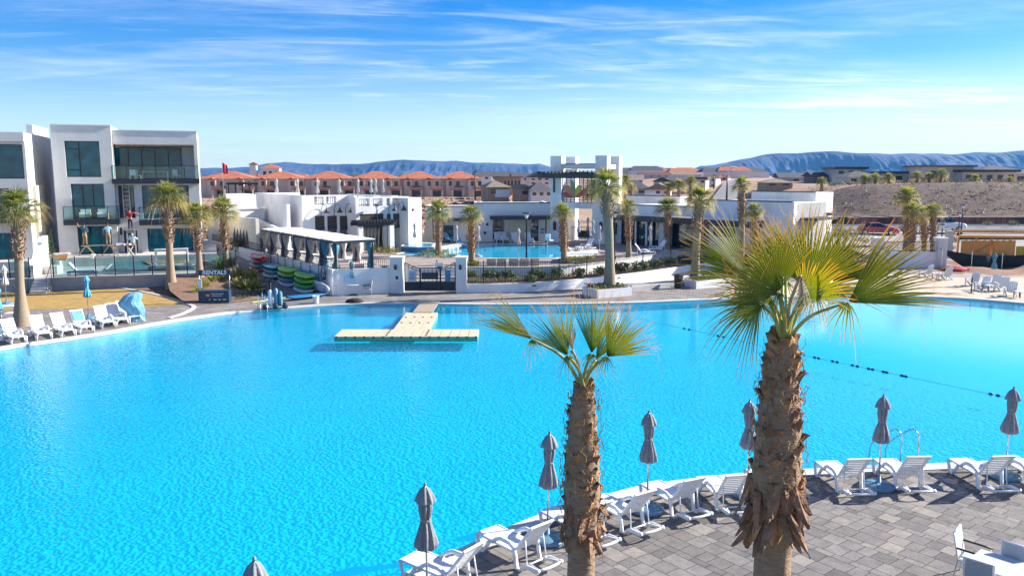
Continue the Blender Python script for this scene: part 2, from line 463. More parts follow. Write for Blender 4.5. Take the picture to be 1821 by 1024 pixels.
r2.color_ramp.elements[0].color = (.56, .55, .56, 1); r2.color_ramp.elements[1].color = (1.15, 1.1, 1.02, 1)
L.new(n1.outputs['Fac'], r2.inputs[0])
mx = nt.nodes.new('ShaderNodeMix'); mx.data_type = 'RGBA'; mx.blend_type = 'MULTIPLY'; mx.inputs['Factor'].default_value = .85
L.new(r.outputs[0], mx.inputs['A']); L.new(r2.outputs[0], mx.inputs['B']); L.new(mx.outputs['Result'], b.inputs['Base Color'])
b.inputs['Roughness'].default_value = .85
n2 = nt.nodes.new('ShaderNodeTexNoise'); n2.inputs['Scale'].default_value = 28; n2.inputs['Detail'].default_value = 5; L.new(tc.outputs['Object'], n2.inputs[0])
bp = nt.nodes.new('ShaderNodeBump'); bp.inputs['Strength'].default_value = .35; bp.inputs['Distance'].default_value = .02; L.new(n2.outputs['Fac'], bp.inputs['Height']); L.new(bp.outputs[0], b.inputs['Normal'])

def water_material(name, tint, body, share, cell, bstr):
    m = bpy.data.materials.new(name); nt, b = nodes(m); L = nt.links; Nn = nt.nodes
    tc = Nn.new('ShaderNodeTexCoord')
    n0 = Nn.new('ShaderNodeTexNoise'); n0.inputs['Scale'].default_value = 1.3; n0.inputs['Detail'].default_value = 2; L.new(tc.outputs['Object'], n0.inputs[0])
    mx0 = Nn.new('ShaderNodeMix'); mx0.data_type = 'VECTOR'; mx0.inputs['Factor'].default_value = .12
    L.new(tc.outputs['Object'], mx0.inputs['A']); L.new(n0.outputs['Color'], mx0.inputs['B'])
    v = Nn.new('ShaderNodeTexVoronoi'); v.feature = 'SMOOTH_F1'; v.inputs['Scale'].default_value = cell; v.inputs['Smoothness'].default_value = .55; L.new(mx0.outputs['Result'], v.inputs[0])
    nz = Nn.new('ShaderNodeTexNoise'); nz.inputs['Scale'].default_value = cell * .55; nz.inputs['Detail'].default_value = 3; L.new(tc.outputs['Object'], nz.inputs[0])
    ad = Nn.new('ShaderNodeMath'); ad.operation = 'MULTIPLY_ADD'; ad.inputs[1].default_value = .8; L.new(v.outputs['Distance'], ad.inputs[0]); L.new(nz.outputs['Fac'], ad.inputs[2])
    # ripple strength dies away towards the sheltered far and right-hand side
    sp = Nn.new('ShaderNodeSeparateXYZ'); L.new(tc.outputs['Object'], sp.inputs[0])
    calm = Nn.new('ShaderNodeMapRange'); calm.interpolation_type = 'SMOOTHSTEP'
    ca = Nn.new('ShaderNodeMath'); ca.operation = 'MULTIPLY_ADD'; ca.inputs[1].default_value = .75; L.new(sp.outputs[0], ca.inputs[0]); L.new(sp.outputs[1], ca.inputs[2])
    calm.inputs[1].default_value = 33; calm.inputs[2].default_value = 50; calm.inputs[3].default_value = 1; calm.inputs[4].default_value = .13
    L.new(ca.outputs[0], calm.inputs[0])
    st = Nn.new('ShaderNodeMath'); st.operation = 'MULTIPLY'; st.inputs[1].default_value = bstr; L.new(calm.outputs[0], st.inputs[0])
    bp = Nn.new('ShaderNodeBump'); bp.inputs['Distance'].default_value = .26; L.new(ad.outputs[0], bp.inputs['Height']); L.new(st.outputs[0], bp.inputs['Strength'])
    bs = Nn.new('ShaderNodeBump'); bs.inputs['Distance'].default_value = .03; bs.inputs['Strength'].default_value = .35; L.new(ad.outputs[0], bs.inputs['Height'])
    s2 = Nn.new('ShaderNodeMath'); s2.operation = 'MULTIPLY'; s2.inputs[1].default_value = .45; L.new(calm.outputs[0], s2.inputs[0]); L.new(s2.outputs[0], bs.inputs['Strength'])
    df = Nn.new('ShaderNodeBsdfDiffuse'); df.inputs[0].default_value = (*body, 1); L.new(bp.outputs[0], df.inputs['Normal'])
    tr = Nn.new('ShaderNodeBsdfTransparent'); tr.inputs[0].default_value = (*tint, 1)
    m1 = Nn.new('ShaderNodeMixShader'); m1.inputs[0].default_value = share
    shal_sheen = Nn.new('ShaderNodeVectorMath'); shal_sheen.operation = 'DOT_PRODUCT'; sub_ = Nn.new('ShaderNodeVectorMath'); sub_.operation = 'SUBTRACT'; sub_.inputs[1].default_value = P(1160, 572)
    L.new(tc.outputs['Object'], sub_.inputs[0]); L.new(sub_.outputs[0], shal_sheen.inputs[0]); rv_ = (P(1780, 705) - P(1160, 572)).normalized(); shal_sheen.inputs[1].default_value = (-rv_.y, rv_.x, 0) if -rv_.y > 0 else (rv_.y, -rv_.x, 0)
    smk = Nn.new('ShaderNodeMapRange'); smk.interpolation_type = 'SMOOTHSTEP'; smk.inputs[1].default_value = -2; smk.inputs[2].default_value = 15; L.new(shal_sheen.outputs['Value'], smk.inputs[0])
    tmx = Nn.new('ShaderNodeMix'); tmx.data_type = 'RGBA'; tmx.inputs['A'].default_value = (*tint, 1); tmx.inputs['B'].default_value = (.72, .96, 1, 1) if cell > 5 else (*tint, 1); L.new(smk.outputs[0], tmx.inputs['Factor']); L.new(tmx.outputs['Result'], tr.inputs[0])  # tint pales past the rope: less depth, plus painted sky reflection
    L.new(tr.outputs[0], m1.inputs[1]); L.new(df.outputs[0], m1.inputs[2])
    geo = Nn.new('ShaderNodeNewGeometry'); dt = Nn.new('ShaderNodeVectorMath'); dt.operation = 'DOT_PRODUCT'; L.new(geo.outputs['Incoming'], dt.inputs[0]); L.new(bs.outputs[0], dt.inputs[1])
    ab = Nn.new('ShaderNodeMath'); ab.operation = 'ABSOLUTE'; L.new(dt.outputs['Value'], ab.inputs[0])
    om = Nn.new('ShaderNodeMath'); om.operation = 'SUBTRACT'; om.inputs[0].default_value = 1; L.new(ab.outputs[0], om.inputs[1])
    p5_ = Nn.new('ShaderNodeMath'); p5_.operation = 'POWER'; p5_.inputs[1].default_value = 5; L.new(om.outputs[0], p5_.inputs[0])
    fr = Nn.new('ShaderNodeMath'); fr.operation = 'MULTIPLY_ADD'; fr.inputs[1].default_value = .98; fr.inputs[2].default_value = .02; L.new(p5_.outputs[0], fr.inputs[0])
    gl = Nn.new('ShaderNodeBsdfGlossy'); gl.inputs['Roughness'].default_value = .03; L.new(bs.outputs[0], gl.inputs['Normal'])
    m2 = Nn.new('ShaderNodeMixShader'); L.new(fr.outputs[0], m2.inputs[0]); L.new(m1.outputs[0], m2.inputs[1]); L.new(gl.outputs[0], m2.inputs[2])
    L.new(m2.outputs[0], Nn['Material Output'].inputs['Surface'])
    return m
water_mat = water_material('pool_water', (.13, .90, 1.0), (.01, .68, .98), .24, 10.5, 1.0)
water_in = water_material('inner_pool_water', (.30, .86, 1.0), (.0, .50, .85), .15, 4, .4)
floor_mat = pm('pool_floor', (.22, .57, .74), .8, .06, .5, .1, 8)
lap_tile = pm('pool_tile_blue', (.02, .14, .30), .4, .2, 6)

# ------------------------------------------------------------------ pool outline
def spline(pts, k=6):
    out = []
    n = len(pts)
    for i in range(n - 1):
        p0, p1, p2, p3 = pts[max(i - 1, 0)], pts[i], pts[i + 1], pts[min(i + 2, n - 1)]
        for j in range(k):
            t = j / k
            out.append(.5 * ((2 * p1) + (p2 - p0) * t + (2 * p0 - 5 * p1 + 4 * p2 - p3) * t * t + (3 * p1 - p0 - 3 * p2 + p3) * t ** 3))
    out.append(pts[-1]); return out
far_px = [(0, 620), (60, 611), (130, 601), (200, 590), (270, 577), (350, 564), (430, 554), (540, 545.5), (610, 541.5), (666, 539.5), (760, 540), (860, 541), (1000, 540.5),
          (1080, 539), (1130, 538), (1190, 535.5), (1250, 533), (1330, 530), (1420, 527.5), (1520, 526), (1600, 526), (1680, 528.5), (1740, 532), (1821, 539), (1900, 548), (2050, 570), (2250, 605)]
left_w = [V3((-12, 3, 0)), V3((-22, 1.5, 0)), V3((-29, 8, 0)), V3((-30.5, 18, 0)), V3((-28, 29, 0))]
near_px = [(715, 1024), (780, 994), (850, 962), (905, 938), (960, 916), (1020, 896), (1080, 880), (1150, 863), (1280, 846), (1380, 838), (1450, 834), (1550, 829), (1640, 826), (1730, 822), (1821, 816), (2000, 805), (2300, 790)]
far_edge = spline(left_w[2:] + [P(*p) for p in far_px])
near_edge = spline([left_w[1], left_w[0], V3((-5.5, 10.5, 0))] + [P(*p) for p in near_px])
rp = [V3((37.5, 33, 0))]
outline = far_edge + rp + near_edge[::-1]           # clockwise seen from above
WZ = -.10
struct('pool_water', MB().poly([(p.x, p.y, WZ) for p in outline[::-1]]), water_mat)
def offset(path, d):
    out = []
    for i, p in enumerate(path):
        a = path[max(i - 1, 0)]; c = path[min(i + 1, len(path) - 1)]
        t = (c - a).normalized(); out.append(p + V3((-t.y, t.x, 0)) * d)
    return out
ring = outline + [outline[0]]
m = MB()
for i in range(len(ring) - 1):
    a, c = ring[i], ring[i + 1]
    m.quad((a.x, a.y, -2.2), (c.x, c.y, -2.2), (c.x, c.y, -.01), (a.x, a.y, -.01))
struct('pool_wall', m, floor_mat)
# floor: deep basin rising to a shallow shelf beyond the rope line
ra, rb = P(1160, 572), P(1780, 705); rd = (rb - ra).normalized(); rn = V3((-rd.y, rd.x, 0))
if rn.x < 0: rn = -rn
m = MB(); nx, ny = 60, 60
for j in range(ny + 1):
    for i in range(nx + 1):
        x = -32 + 72 * i / nx; y = 0 + 57 * j / ny
        d = (V3((x, y, 0)) - ra).dot(rn)
        m.v.append((x, y, -.56 + .12 * sst(-1, 18, d)))
for j in range(ny):
    for i in range(nx):
        a = j * (nx + 1) + i; m.f.append((a, a + 1, a + nx + 2, a + nx + 1))
shelf_sheen_mat = floor_mat.copy(); nt = shelf_sheen_mat.node_tree; b = nt.nodes['Principled BSDF']; src = b.inputs['Base Color'].links[0].from_socket
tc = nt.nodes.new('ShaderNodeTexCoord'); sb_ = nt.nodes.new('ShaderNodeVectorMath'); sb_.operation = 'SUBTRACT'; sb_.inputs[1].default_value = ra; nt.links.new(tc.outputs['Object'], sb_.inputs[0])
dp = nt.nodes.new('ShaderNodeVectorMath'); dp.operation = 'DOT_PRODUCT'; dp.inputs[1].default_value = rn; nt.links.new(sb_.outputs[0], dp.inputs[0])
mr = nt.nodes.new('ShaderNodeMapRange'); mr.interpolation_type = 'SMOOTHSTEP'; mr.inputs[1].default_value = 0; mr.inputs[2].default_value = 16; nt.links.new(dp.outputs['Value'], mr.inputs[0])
mx = nt.nodes.new('ShaderNodeMix'); mx.data_type = 'RGBA'; mx.inputs['B'].default_value = (.74, .88, .93, 1); nt.links.new(mr.outputs[0], mx.inputs['Factor']); nt.links.new(src, mx.inputs['A']); nt.links.new(mx.outputs['Result'], b.inputs['Base Color'])  # paler shelf: shallower water, plus sky reflection put into the floor colour
struct('pool_floor', m, shelf_sheen_mat, True)
# copings: raised lip round the basin
def strip(path, d0, d1, z0, z1, mb):
    a, c = offset(path, d0), offset(path, d1)
    for i in range(len(path) - 1):
        mb.add([(p.x, p.y, z) for p in (a[i], a[i + 1], c[i + 1], c[i]) for z in (z0, z1)],
               [(1, 3, 5, 7), (0, 1, 7, 6)[::-1], (0, 2, 3, 1), (4, 6, 7, 5)])
    return mb
m = MB(); strip(far_edge, -.03, .42, -.09, .022, m); strip(near_edge, .03, -.42, -.09, .022, m)
struct('pool_coping', m, coping_mat)

# decks: two sheets round the pool
Lp, Rp = far_edge[0], rp[0]
fd = [(p.x, p.y) for p in far_edge] + [(Rp.x, Rp.y), (90, 33), (90, 104), (-90, 104), (-90, Lp.y)]
struct('far_deck', MB().poly([(x, y, 0) for x, y in fd]), far_paver)
nd = [(p.x, p.y) for p in near_edge] + [(Rp.x, Rp.y), (90, 33), (90, -40), (-90, -40), (-90, Lp.y), (Lp.x, Lp.y)]
struct('near_deck', MB().poly([(x, y, -.03) for x, y in nd]), joint_mat)

# individual paving stones of the near deck (one surface)
def inside(x, y, poly):
    c = False; j = len(poly) - 1
    for i in range(len(poly)):
        a, b2 = poly[i], poly[j]
        if (a.y > y) != (b2.y > y) and x < (b2.x - a.x) * (y - a.y) / (b2.y - a.y) + a.x: c = not c
        j = i
    return c
near_zone = offset(near_edge, -.3) 
zone = near_zone + [V3((60, 20, 0)), V3((60, -40, 0)), V3((-60, -40, 0))]
rnd = random.Random(3); m = MB(); tones = []
# wide field laid on the skew
th = R(-52); u, wv = V3((cos(th), sin(th), 0)), V3((-sin(th), cos(th), 0)); o = V3((9, 13, 0))
rows = [.42, .42, .20, .42, .42, .42, .20]; y = -12; ri = 0; g = .006
while y < 16:
    rh = rows[ri % 7]; ri += 1; x = -14 + rnd.random() * .5
    while x < 14:
        wd = rnd.choice([.42, .42, .31, .63]) if rh > .3 else rnd.choice([.31, .42, .42])
        c = o + u * (x + wd / 2) + wv * (y + rh / 2)
        if c.y > 6 and c.x > -6 and inside(c.x, c.y, zone):
            t = min(1, max(0, rnd.gauss(.48, .24)))
            i0 = len(m.v)
            for sx_, sy_ in ((g, g), (wd - g, g), (wd - g, rh - g), (g, rh - g)):
                q = o + u * (x + sx_) + wv * (y + sy_); m.v.append((q.x, q.y, 0))
            m.f.append((i0, i0 + 1, i0 + 2, i0 + 3)); tones.append(t)
        x += wd
    y += rh
po = m.build('paving_stones', pav); po['kind'] = 'structure'
a = po.data.attributes.new('tone', 'FLOAT', 'FACE'); a.data.foreach_set('value', tones)

# ------------------------------------------------------------------ terrain
def hill(x, y): return sst(36, 58, x) * sst(112.5, 131, y)
def terr(x, y):
    if y < 97: return -3.0
    z = 1.1 + 1.4 * sst(98, 190, y) + 1.2 * sst(260, 900, y)
    k = sst(.07, .15, x / y) * (1 - sst(.30, .36, x / y) * .0)
    z += k * 2.6 * sst(105, 230, y)
    z = z * (1 - hill(x, y)) + 6.7 * hill(x, y) if x > 36 and y < 900 else z + (0 if y < 900 else 0)
    z += noise.noise((x * .06, y * .06, 0)) * .25 * sst(100, 120, y)
    if y > 900: z = min(z, 6.0)
    return z
ys = [-60, 0, 60, 96.9, 97, 100, 104, 108, 112, 115, 118, 121, 124, 127, 130, 133, 140, 150, 160, 172, 185, 200, 220, 250, 300, 380, 500, 700, 899, 1000, 1400, 2000, 2800, 3600, 4600]
xs = sorted(set([-4000, -2500, -1500, -900, -500, -300, -200] + [-150 + 5 * i for i in range(61)] + [200, 300, 500, 900, 1500, 2500, 4000]))
m = MB()
for yy in ys:
    for xx in xs: m.v.append((xx, yy, terr(xx, yy)))
for j in range(len(ys) - 1):
    for i in range(len(xs) - 1):
        a = j * len(xs) + i; m.f.append((a, a + 1, a + len(xs) + 1, a + len(xs)))
struct('desert_ground', m, desert, True)
# gravel embankment under the right-hand houses
m = MB(); nx, ny = 90, 16
for j in range(ny + 1):
    for i in range(nx + 1):
        x = 47 + 122 * i / nx; y = 112.3 + 18.4 * j / ny
        m.v.append((x, y, terr(x, y) + .10 + .10 * noise.noise((x * .4, y * .4, 3))))
for j in range(ny):
    for i in range(nx):
        a = j * (nx + 1) + i; m.f.append((a, a + 1, a + nx + 2, a + nx + 1))
struct('gravel_slope', m, gravel, True)

# mountains: eroded mesas with real depth
mtn_mat = pm('haze_blue_rock', (.03, .055, .115), .95, .5, .012, .8, .05, grime=((.13, .12, .14), .8, .02), detail=10)  # blue of the distant haze is partly put into the rock colour
def ridge(name, prof, Y, depth, seed):
    m = MB(); n, k = 420, 40
    p0, p1 = prof[0][0], prof[-1][0]
    for j in range(k + 1):
        t = j / k
        for i in range(n + 1):
            px = p0 + (p1 - p0) * i / n
            for a, b2 in zip(prof, prof[1:]):
                if a[0] <= px <= b2[0]: py = a[1] + (b2[1] - a[1]) * (px - a[0]) / (b2[0] - a[0]); break
            top = D(px, py, Y); yy = Y - depth * (1 - t)
            x = top.x * (yy / Y * .5 + .5) if False else top.x
            g = abs(noise.noise((x * .005 + seed, t * 1.6, seed))) * .9 + abs(noise.noise((x * .022, t * 3.5, seed + 5))) * .9 + abs(noise.noise((x * .06, t * 9, seed + 5))) * .6 + noise.noise((x * .11, t * 17, seed + 2)) * .35
            shp = t ** 1.25 * (.66 + .34 * sst(.74, .90, t))
            z = -6 + (top.z + 6) * max(0, shp - g * .80 * t * (1 - t) * 1.7) + (noise.noise((x * .012, seed, 2)) * 5 if j == k else 0)
            m.v.append((x, yy + 130 * noise.noise((x * .004, t * 2, seed + 9)), z))
    for i in range(n + 1):
        v = m.v[k * (n + 1) + i]; m.v.append((v[0], v[1] + depth, -6))
    for j in range(k + 1):
        for i in range(n):
            a = j * (n + 1) + i; m.f.append((a, a + 1, a + n + 2, a + n + 1))
    return struct(name, m, mtn_mat, True)
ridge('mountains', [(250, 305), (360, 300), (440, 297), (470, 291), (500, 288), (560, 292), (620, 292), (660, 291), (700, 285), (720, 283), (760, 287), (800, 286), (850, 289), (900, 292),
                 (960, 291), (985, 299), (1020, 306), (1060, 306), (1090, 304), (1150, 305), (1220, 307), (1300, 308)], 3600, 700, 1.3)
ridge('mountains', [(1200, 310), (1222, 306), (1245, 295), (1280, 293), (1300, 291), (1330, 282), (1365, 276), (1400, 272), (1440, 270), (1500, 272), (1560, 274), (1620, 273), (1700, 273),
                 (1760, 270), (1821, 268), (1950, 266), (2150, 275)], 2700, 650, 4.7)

# air
hz = bpy.data.materials.new('air_haze'); hz.use_nodes = True; nt = hz.node_tree
nt.nodes.remove(nt.nodes['Principled BSDF'])
pv = nt.nodes.new('ShaderNodeVolumePrincipled'); pv.inputs['Density'].default_value = .00010; pv.inputs['Color'].default_value = (.14, .48, 1.0, 1); pv.inputs['Anisotropy'].default_value = .2
nt.links.new(pv.outputs[0], nt.nodes['Material Output'].inputs['Volume'])
struct('haze', MB().bb(-4500, 4500, -80, 5200, -9, 190), hz, kind='stuff')
# ================================================================== sun loungers
def make_lounger(name, label, mat):
    t = thing(name, label, 'sun lounger')
    m = MB()
    for s in (-1, 1):
        m.tube([(-.97, s * .29, .30), (-.90, s * .29, .345), (-.4, s * .29, .335), (.28, s * .29, .33)], .03, 6)
    for i in range(13): m.bb(-.94 + i * .094, -.94 + i * .094 + .078, -.285, .285, .338, .356)
    m.build('seat', mat, t)
    m = MB(); a = R(52); hx, hz = .27, .34
    for s in (-1, 1): m.tube([(hx, s * .28, hz), (hx + .82 * cos(a), s * .28, hz + .82 * sin(a))], .03, 6)
    Mt = Matrix.Rotation(-a, 3, 'Y')
    for i in range(9):
        d = .06 + i * .085
        m.box((hx + d * cos(a), 0, hz + d * sin(a)), (.068, .54, .018), M=Mt)
    m.box((hx + .84 * cos(a), 0, hz + .84 * sin(a)), (.07, .64, .045), M=Mt)
    m.build('backrest', mat, t)
    for s in (-1, 1):
        m = MB(); y = s * .325
        m.tube([(-.92, y * .93, .335), (-.85, y, .2), (-.79, y, .024), (-.68, y, .024), (-.58, y, .16), (-.48, y * .93, .32)], .042, 6)
        m.tube([(-.40, y * .93, .33), (-.22, y * 1.05, .46), (-.08, y * 1.1, .525), (.18, y * 1.1, .53), (.30, y * 1.06, .47), (.34, y, .28), (.39, y, .03), (.50, y, .024), (.62, y, .15), (.70, y, .175), (.98, y, .185), (1.04, y, .215)], .046, 6)
        m.build('side_frame', mat, t, True)
    m = MB()
    for s in (-1, 1): m.tube([(.64, s * .27, .17), (.56, s * .25, .66)], .016, 5)
    m.tube([(.64, -.32, .17), (.64, .32, .17)], .022, 5); m.tube([(.64, -.2, .17), (1.02, -.3, .2), (1.06, -.2, .215), (1.08, 0, .215), (1.06, .2, .215), (1.02, .3, .2), (.64, .2, .17)], .03, 6)
    m.build('back_prop', mat, t, True)
    return t
lounger0 = make_lounger('sun_lounger', 'white slatted plastic lounger cut off by the bottom edge of the photo', white_plastic)
LG = 'white plastic loungers along the paved near edge of the pool'
def near_dir(p):
    k = min(range(len(near_edge)), key=lambda i: (near_edge[i] - V3((p.x, p.y, 0))).length)
    t = (near_edge[min(k + 2, len(near_edge) - 1)] - near_edge[max(k - 2, 0)]).normalized()
    return V3((t.y, -t.x, 0))
first = True
def place_lounger(proto, pos, d, label, group, jit=0):
    global first
    rz = atan2(d.y, d.x) + R(jit)
    if first and proto is lounger0:
        first = False; proto.location = pos; proto.rotation_euler = (0, 0, rz); proto['label'] = label; proto['group'] = group; return proto
    return dup(proto, pos, rz, label, group=group)
near_l = [  # rear contact foot nearest the camera (px), label
    (800, 1062, 0, 'white slatted lounger cut by the bottom photo edge, below the big water expanse'),
    (922, 1014, 0, 'white slatted lounger left of the slim palm trunk, below the third umbrella'),
    (1030, 972, 0, 'white slatted lounger half hidden behind the slim fan palm trunk'),
    (1106, 948, 3, 'white slatted lounger just right of the slim fan palm trunk'),
    (1197, 920, 0, 'white slatted lounger between the fourth and fifth umbrellas, nearer the fourth'),
    (1277, 909, -2, 'white slatted lounger just left of the thick palm trunk, beside the fifth umbrella base'),
    (1362, 893, 0, 'white slatted lounger mostly hidden behind the thick fan palm trunk'),
    (1487, 876, 4, 'white slatted lounger just right of the thick fan palm trunk'),
    (1593, 871, 2, 'white slatted lounger directly in front of the bent steel handrails'),
    (1737, 870, 6, 'white slatted lounger standing apart right of the steel handrails'),
    (1826, 866, 2, 'white slatted lounger cut off by the right photo edge beside the last umbrella')]
for px, py, jit, lab in near_l:
    q = P(px, py); d = near_dir(q); d = (d + V3((-.12, 0, 0))).normalized()
    left = V3((d.y, -d.x, 0))                       # the side frame nearer the camera's left
    # q is the rear V foot at local (.44, -.325): shift to the origin
    pos = q - d * .44 + (-left) * .325
    pos.z = 0.0
    # keep the foot end just behind the coping
    place_lounger(lounger0, pos, d, lab, LG, jit)

# ================================================================== closed umbrellas
def make_umbrella(name, label, canvas, h=2.45, base=True, basemat=None, seed=1):
    t = thing(name, label, 'umbrella'); rd = random.Random(seed)
    MB().tube([(0, 0, .05), (0, 0, h)], .02, 8).build('pole', steel if base else white_paint, t, True)
    k = h / 2.45; ph = [rd.uniform(-.12, .05) for _ in range(48)]
    fold = lambda j, i: 1 + .20 * cos(8 * 2 * pi * j / 48 + .5 * sin(i * 1.3)) + ph[(j * 7 + i * 5) % 48] * .6
    pr = [(.10, 1.20), (.185, 1.25), (.19, 1.33), (.15, 1.52), (.10, 1.70), (.085, 1.78), (.10, 1.88), (.115, 2.02), (.10, 2.15), (.07, 2.3), (.02, 2.4)]
    MB().lathe([(r, z * k) for r, z in pr], 48, fold=fold).build('canopy', canvas, t, True)
    pr2 = [(.175, 2.13), (.18, 2.15), (.145, 2.25), (.10, 2.35), (.03, 2.42)]
    MB().lathe([(r, z * k) for r, z in pr2], 48, fold=lambda j, i: 1 + .12 * cos(8 * 2 * pi * j / 48 + 1), cap=False).build('vent_cap', canvas, t, True)
    m = MB()
    m.lathe([(r, z * k) for r, z in [(.092, 1.75), (.098, 1.76), (.098, 1.80), (.092, 1.81)]], 24, cap=False)
    m.build('strap', canvas, t, True)
    MB().lathe([(.02, h * 1.0 - .03), (.03, h - .01), (.025, h + .03), (.005, h + .05)], 10).build('finial', canvas, t, True)
    if base:
        b2 = MB().lathe([(.40, 0), (.42, .03), (.40, .075), (.30, .115), (.12, .14), (.06, .15), (.04, .30)], 28)
        for i in range(4):
            a = i * pi / 2 + .4
            b2.bar((.10 * cos(a), .10 * sin(a), .135), (.36 * cos(a), .36 * sin(a), .10), .05, .03)
        b2.build('base', basemat or blue_plastic, t, True)
    return t
um0 = make_umbrella('pool_umbrella', '', grey_canvas)
UG = 'closed grey umbrellas between the near loungers'
u_list = [(P(452, 990, 2.48), 'closed grey umbrella whose top just peeks over the bottom photo edge'),
          (P(757, 857, 2.48), 'closed grey umbrella standing well left of the slim palm, before open water'),
          (P(973, 960), 'closed grey umbrella just left of the slim fan palm trunk'),
          (P(1151, 907), 'closed grey umbrella between the two foreground palms, nearer the slim one'),
          (P(1329, 880), 'closed grey umbrella just left of the thick fan palm trunk'),
          (P(1562, 866), 'closed grey umbrella beside the bent steel handrails'),
          (P(1786, 848), 'closed grey umbrella beside the right photo edge')]
for i, (q, lab) in enumerate(u_list):
    if i == 0: um0.location = (q.x, q.y, 0); um0['label'] = lab; um0['group'] = UG; um0.rotation_euler = (0, 0, .3)
    else: 
        o = dup(um0, (q.x, q.y, 0), i * 1.7, lab, group=UG)
        o.rotation_euler = (R(random.uniform(-1, 1)), R(random.uniform(-1.2, 1.2)), i * 1.7)

# ================================================================== pool handrails
def handrail(name, label, deck, dirv, ln, h, group=None):
    t = thing(name, label, 'handrail', deck, 0, group); d = V3(dirv).normalized()
    p = lambda s, z: d * s + V3((0, 0, z))
    pts = [p(0, 0), p(0, h * .75), p(.04, h * .92), p(.14, h), p(.26, h * .97), p(ln * .7, h * .62), p(ln * .95, h * .35), p(ln, h * .18), p(ln, -.4)]
    MB().tube(pts, .024, 8).build('rail', steel, t, True)
    MB().lathe([(.07, .0), (.07, .02), (.03, .03)], 14).build('flange', steel, t, True)
    return t
for px, py, lab in ((1601, 824, 'bent steel pool handrail, left one of the pair behind the lounger'), (1631, 824, 'bent steel pool handrail, right one of the pair behind the lounger')):
    q = P(px, py); handrail('pool_handrail', lab, q, (-.55, .83, 0), .95, .95, 'steel handrails at the near pool edge')

# ================================================================== patio table with chairs (bottom right corner)
c0 = P(1745, 975, .74); ua, ub = V3((.66, -.75, 0)).normalized(), V3((-.75, -.66, 0)).normalized()
cen = c0 + ua * .95 + ub * .45
tb = thing('patio_table', 'white rectangular patio table with an umbrella hole in the bottom right corner', 'table', (cen.x, cen.y, 0), atan2(ua.y, ua.x))
m = MB(); m.bb(-.95, .95, -.45, .45, .715, .74); m.build('tabletop', pm('table_white', (.55, .55, .57), .4, .03, 3), tb)
MB().lathe([(.03, .741), (.03, .744), (.02, .7445)], 14).build('umbrella_hole', black_metal, tb)
m = MB()
m.bb(-.93, .93, -.43, -.40, .66, .713); m.bb(-.93, .93, .40, .43, .66, .713); m.bb(-.93, -.90, -.40, .40, .66, .713); m.bb(.90, .93, -.40, .40, .66, .713)
m.build('apron', white_paint, tb)
for sx_ in (-1, 1):
    for sy_ in (-1, 1):
        MB().bb(sx_ * .9 - .025, sx_ * .9 + .025, sy_ * .4 - .025, sy_ * .4 + .025, 0, .655).build('leg', white_paint, tb)
sling = pm('pale_sling', (.42, .45, .45), .7, .06, 20, .1, 60)
def make_chair(label, fabric=sling):
    t = thing('patio_chair', label, 'chair')
    m = MB(); m.bb(-.22, .24, -.22, .22, .425, .44); m.build('seat', fabric, t)
    m = MB(); a = R(12); Mt = Matrix.Rotation(-a, 3, 'Y')
    m.box((-.29, 0, .72), (.014, .46, .48), M=Mt); m.build('backrest', fabric, t)
    for s in (-1, 1):
        m = MB(); y = s * .25
        m.tube([(-.30, y, .0), (-.24, y, .43), (-.345, y, .97)], .016, 6)
        m.tube([(.26, y, .0), (.24, y, .43), (.22, y, .62)], .016, 6); m.tube([(-.22, y, .425), (.24, y, .43)], .016, 6)
        m.build('side_frame', white_paint, t, True)
        MB().tube([(.24, y, .63), (.1, y, .645), (-.27, y, .66)], .02, 6).build('armrest', black_metal, t, True)
    MB().tube([(-.342, -.25, .965), (-.342, .25, .965)], .016, 6).build('top_rail', white_paint, t, True)
    return t
CG = 'sling chairs round the patio table'
ch0 = make_chair('pale sling chair at the far end of the patio table, its back towards the pool'); ch0['group'] = CG
q = P(1699, 1024); ch0.location = (q.x + .28, q.y - .12, 0); ch0.rotation_euler = (0, 0, atan2(ua.y, ua.x) + .12)
q = P(1806, 988, .75) + ub * .29; dup(ch0, (q.x, q.y, 0), atan2(ub.y, ub.x), 'pale sling chair at the right photo edge, behind the patio table', group=CG)
q = P(1738, 1010, .8) - ub * .29; dup(ch0, (q.x, q.y, 0), atan2(-ub.y, -ub.x) + .1, 'pale sling chair in front of the patio table, cut by the bottom edge', group=CG)

# ================================================================== floating dock and rope
dk_mat = pm('dock_plastic', (.62, .53, .36), .6, .08, 3)
dk_side = pm('dock_side', (.16, .36, .20), .6, .1, 3)
dock = thing('floating_dock', 'beige T-shaped floating dock of plastic cubes moored in the pool', 'dock', (-5.2, 43, WZ))
def cubes(x0, x1, y0, y1, nx_, ny_, name):
    m = MB(); dx, dy = (x1 - x0) / nx_, (y1 - y0) / ny_
    for i in range(nx_):
        for j in range(ny_): m.bb(x0 + i * dx + .012, x0 + (i + 1) * dx - .012, y0 + j * dy + .012, y0 + (j + 1) * dy - .012, .0, .12)
    o = m.build(name, dk_mat, dock, world=True)
    b = MB().bb(x0 + .005, x1 - .005, y0 + .005, y1 - .005, -.12, .05); b.build('float_band', dk_side, o, world=True)
    return o
cubes(-8.8, -1.7, 39.6, 41.5, 15, 4, 'cross_deck')
cubes(-6.15, -4.3, 41.51, 46.7, 4, 11, 'stem_deck')
cl = MB()
for j in range(2):
    for i in range(4): cl.bb(-6.0 + i * .48, -5.9 + i * .48, 43.3 + j * 1.7, 43.36 + j * 1.7, .124, .16)
for i in range(4): cl.bb(-6.28, -6.2, 39.8 + i * .45, 39.88 + i * .45, .124, .16); cl.bb(-4.3, -4.22, 39.8 + i * .45, 39.88 + i * .45, .124, .16)
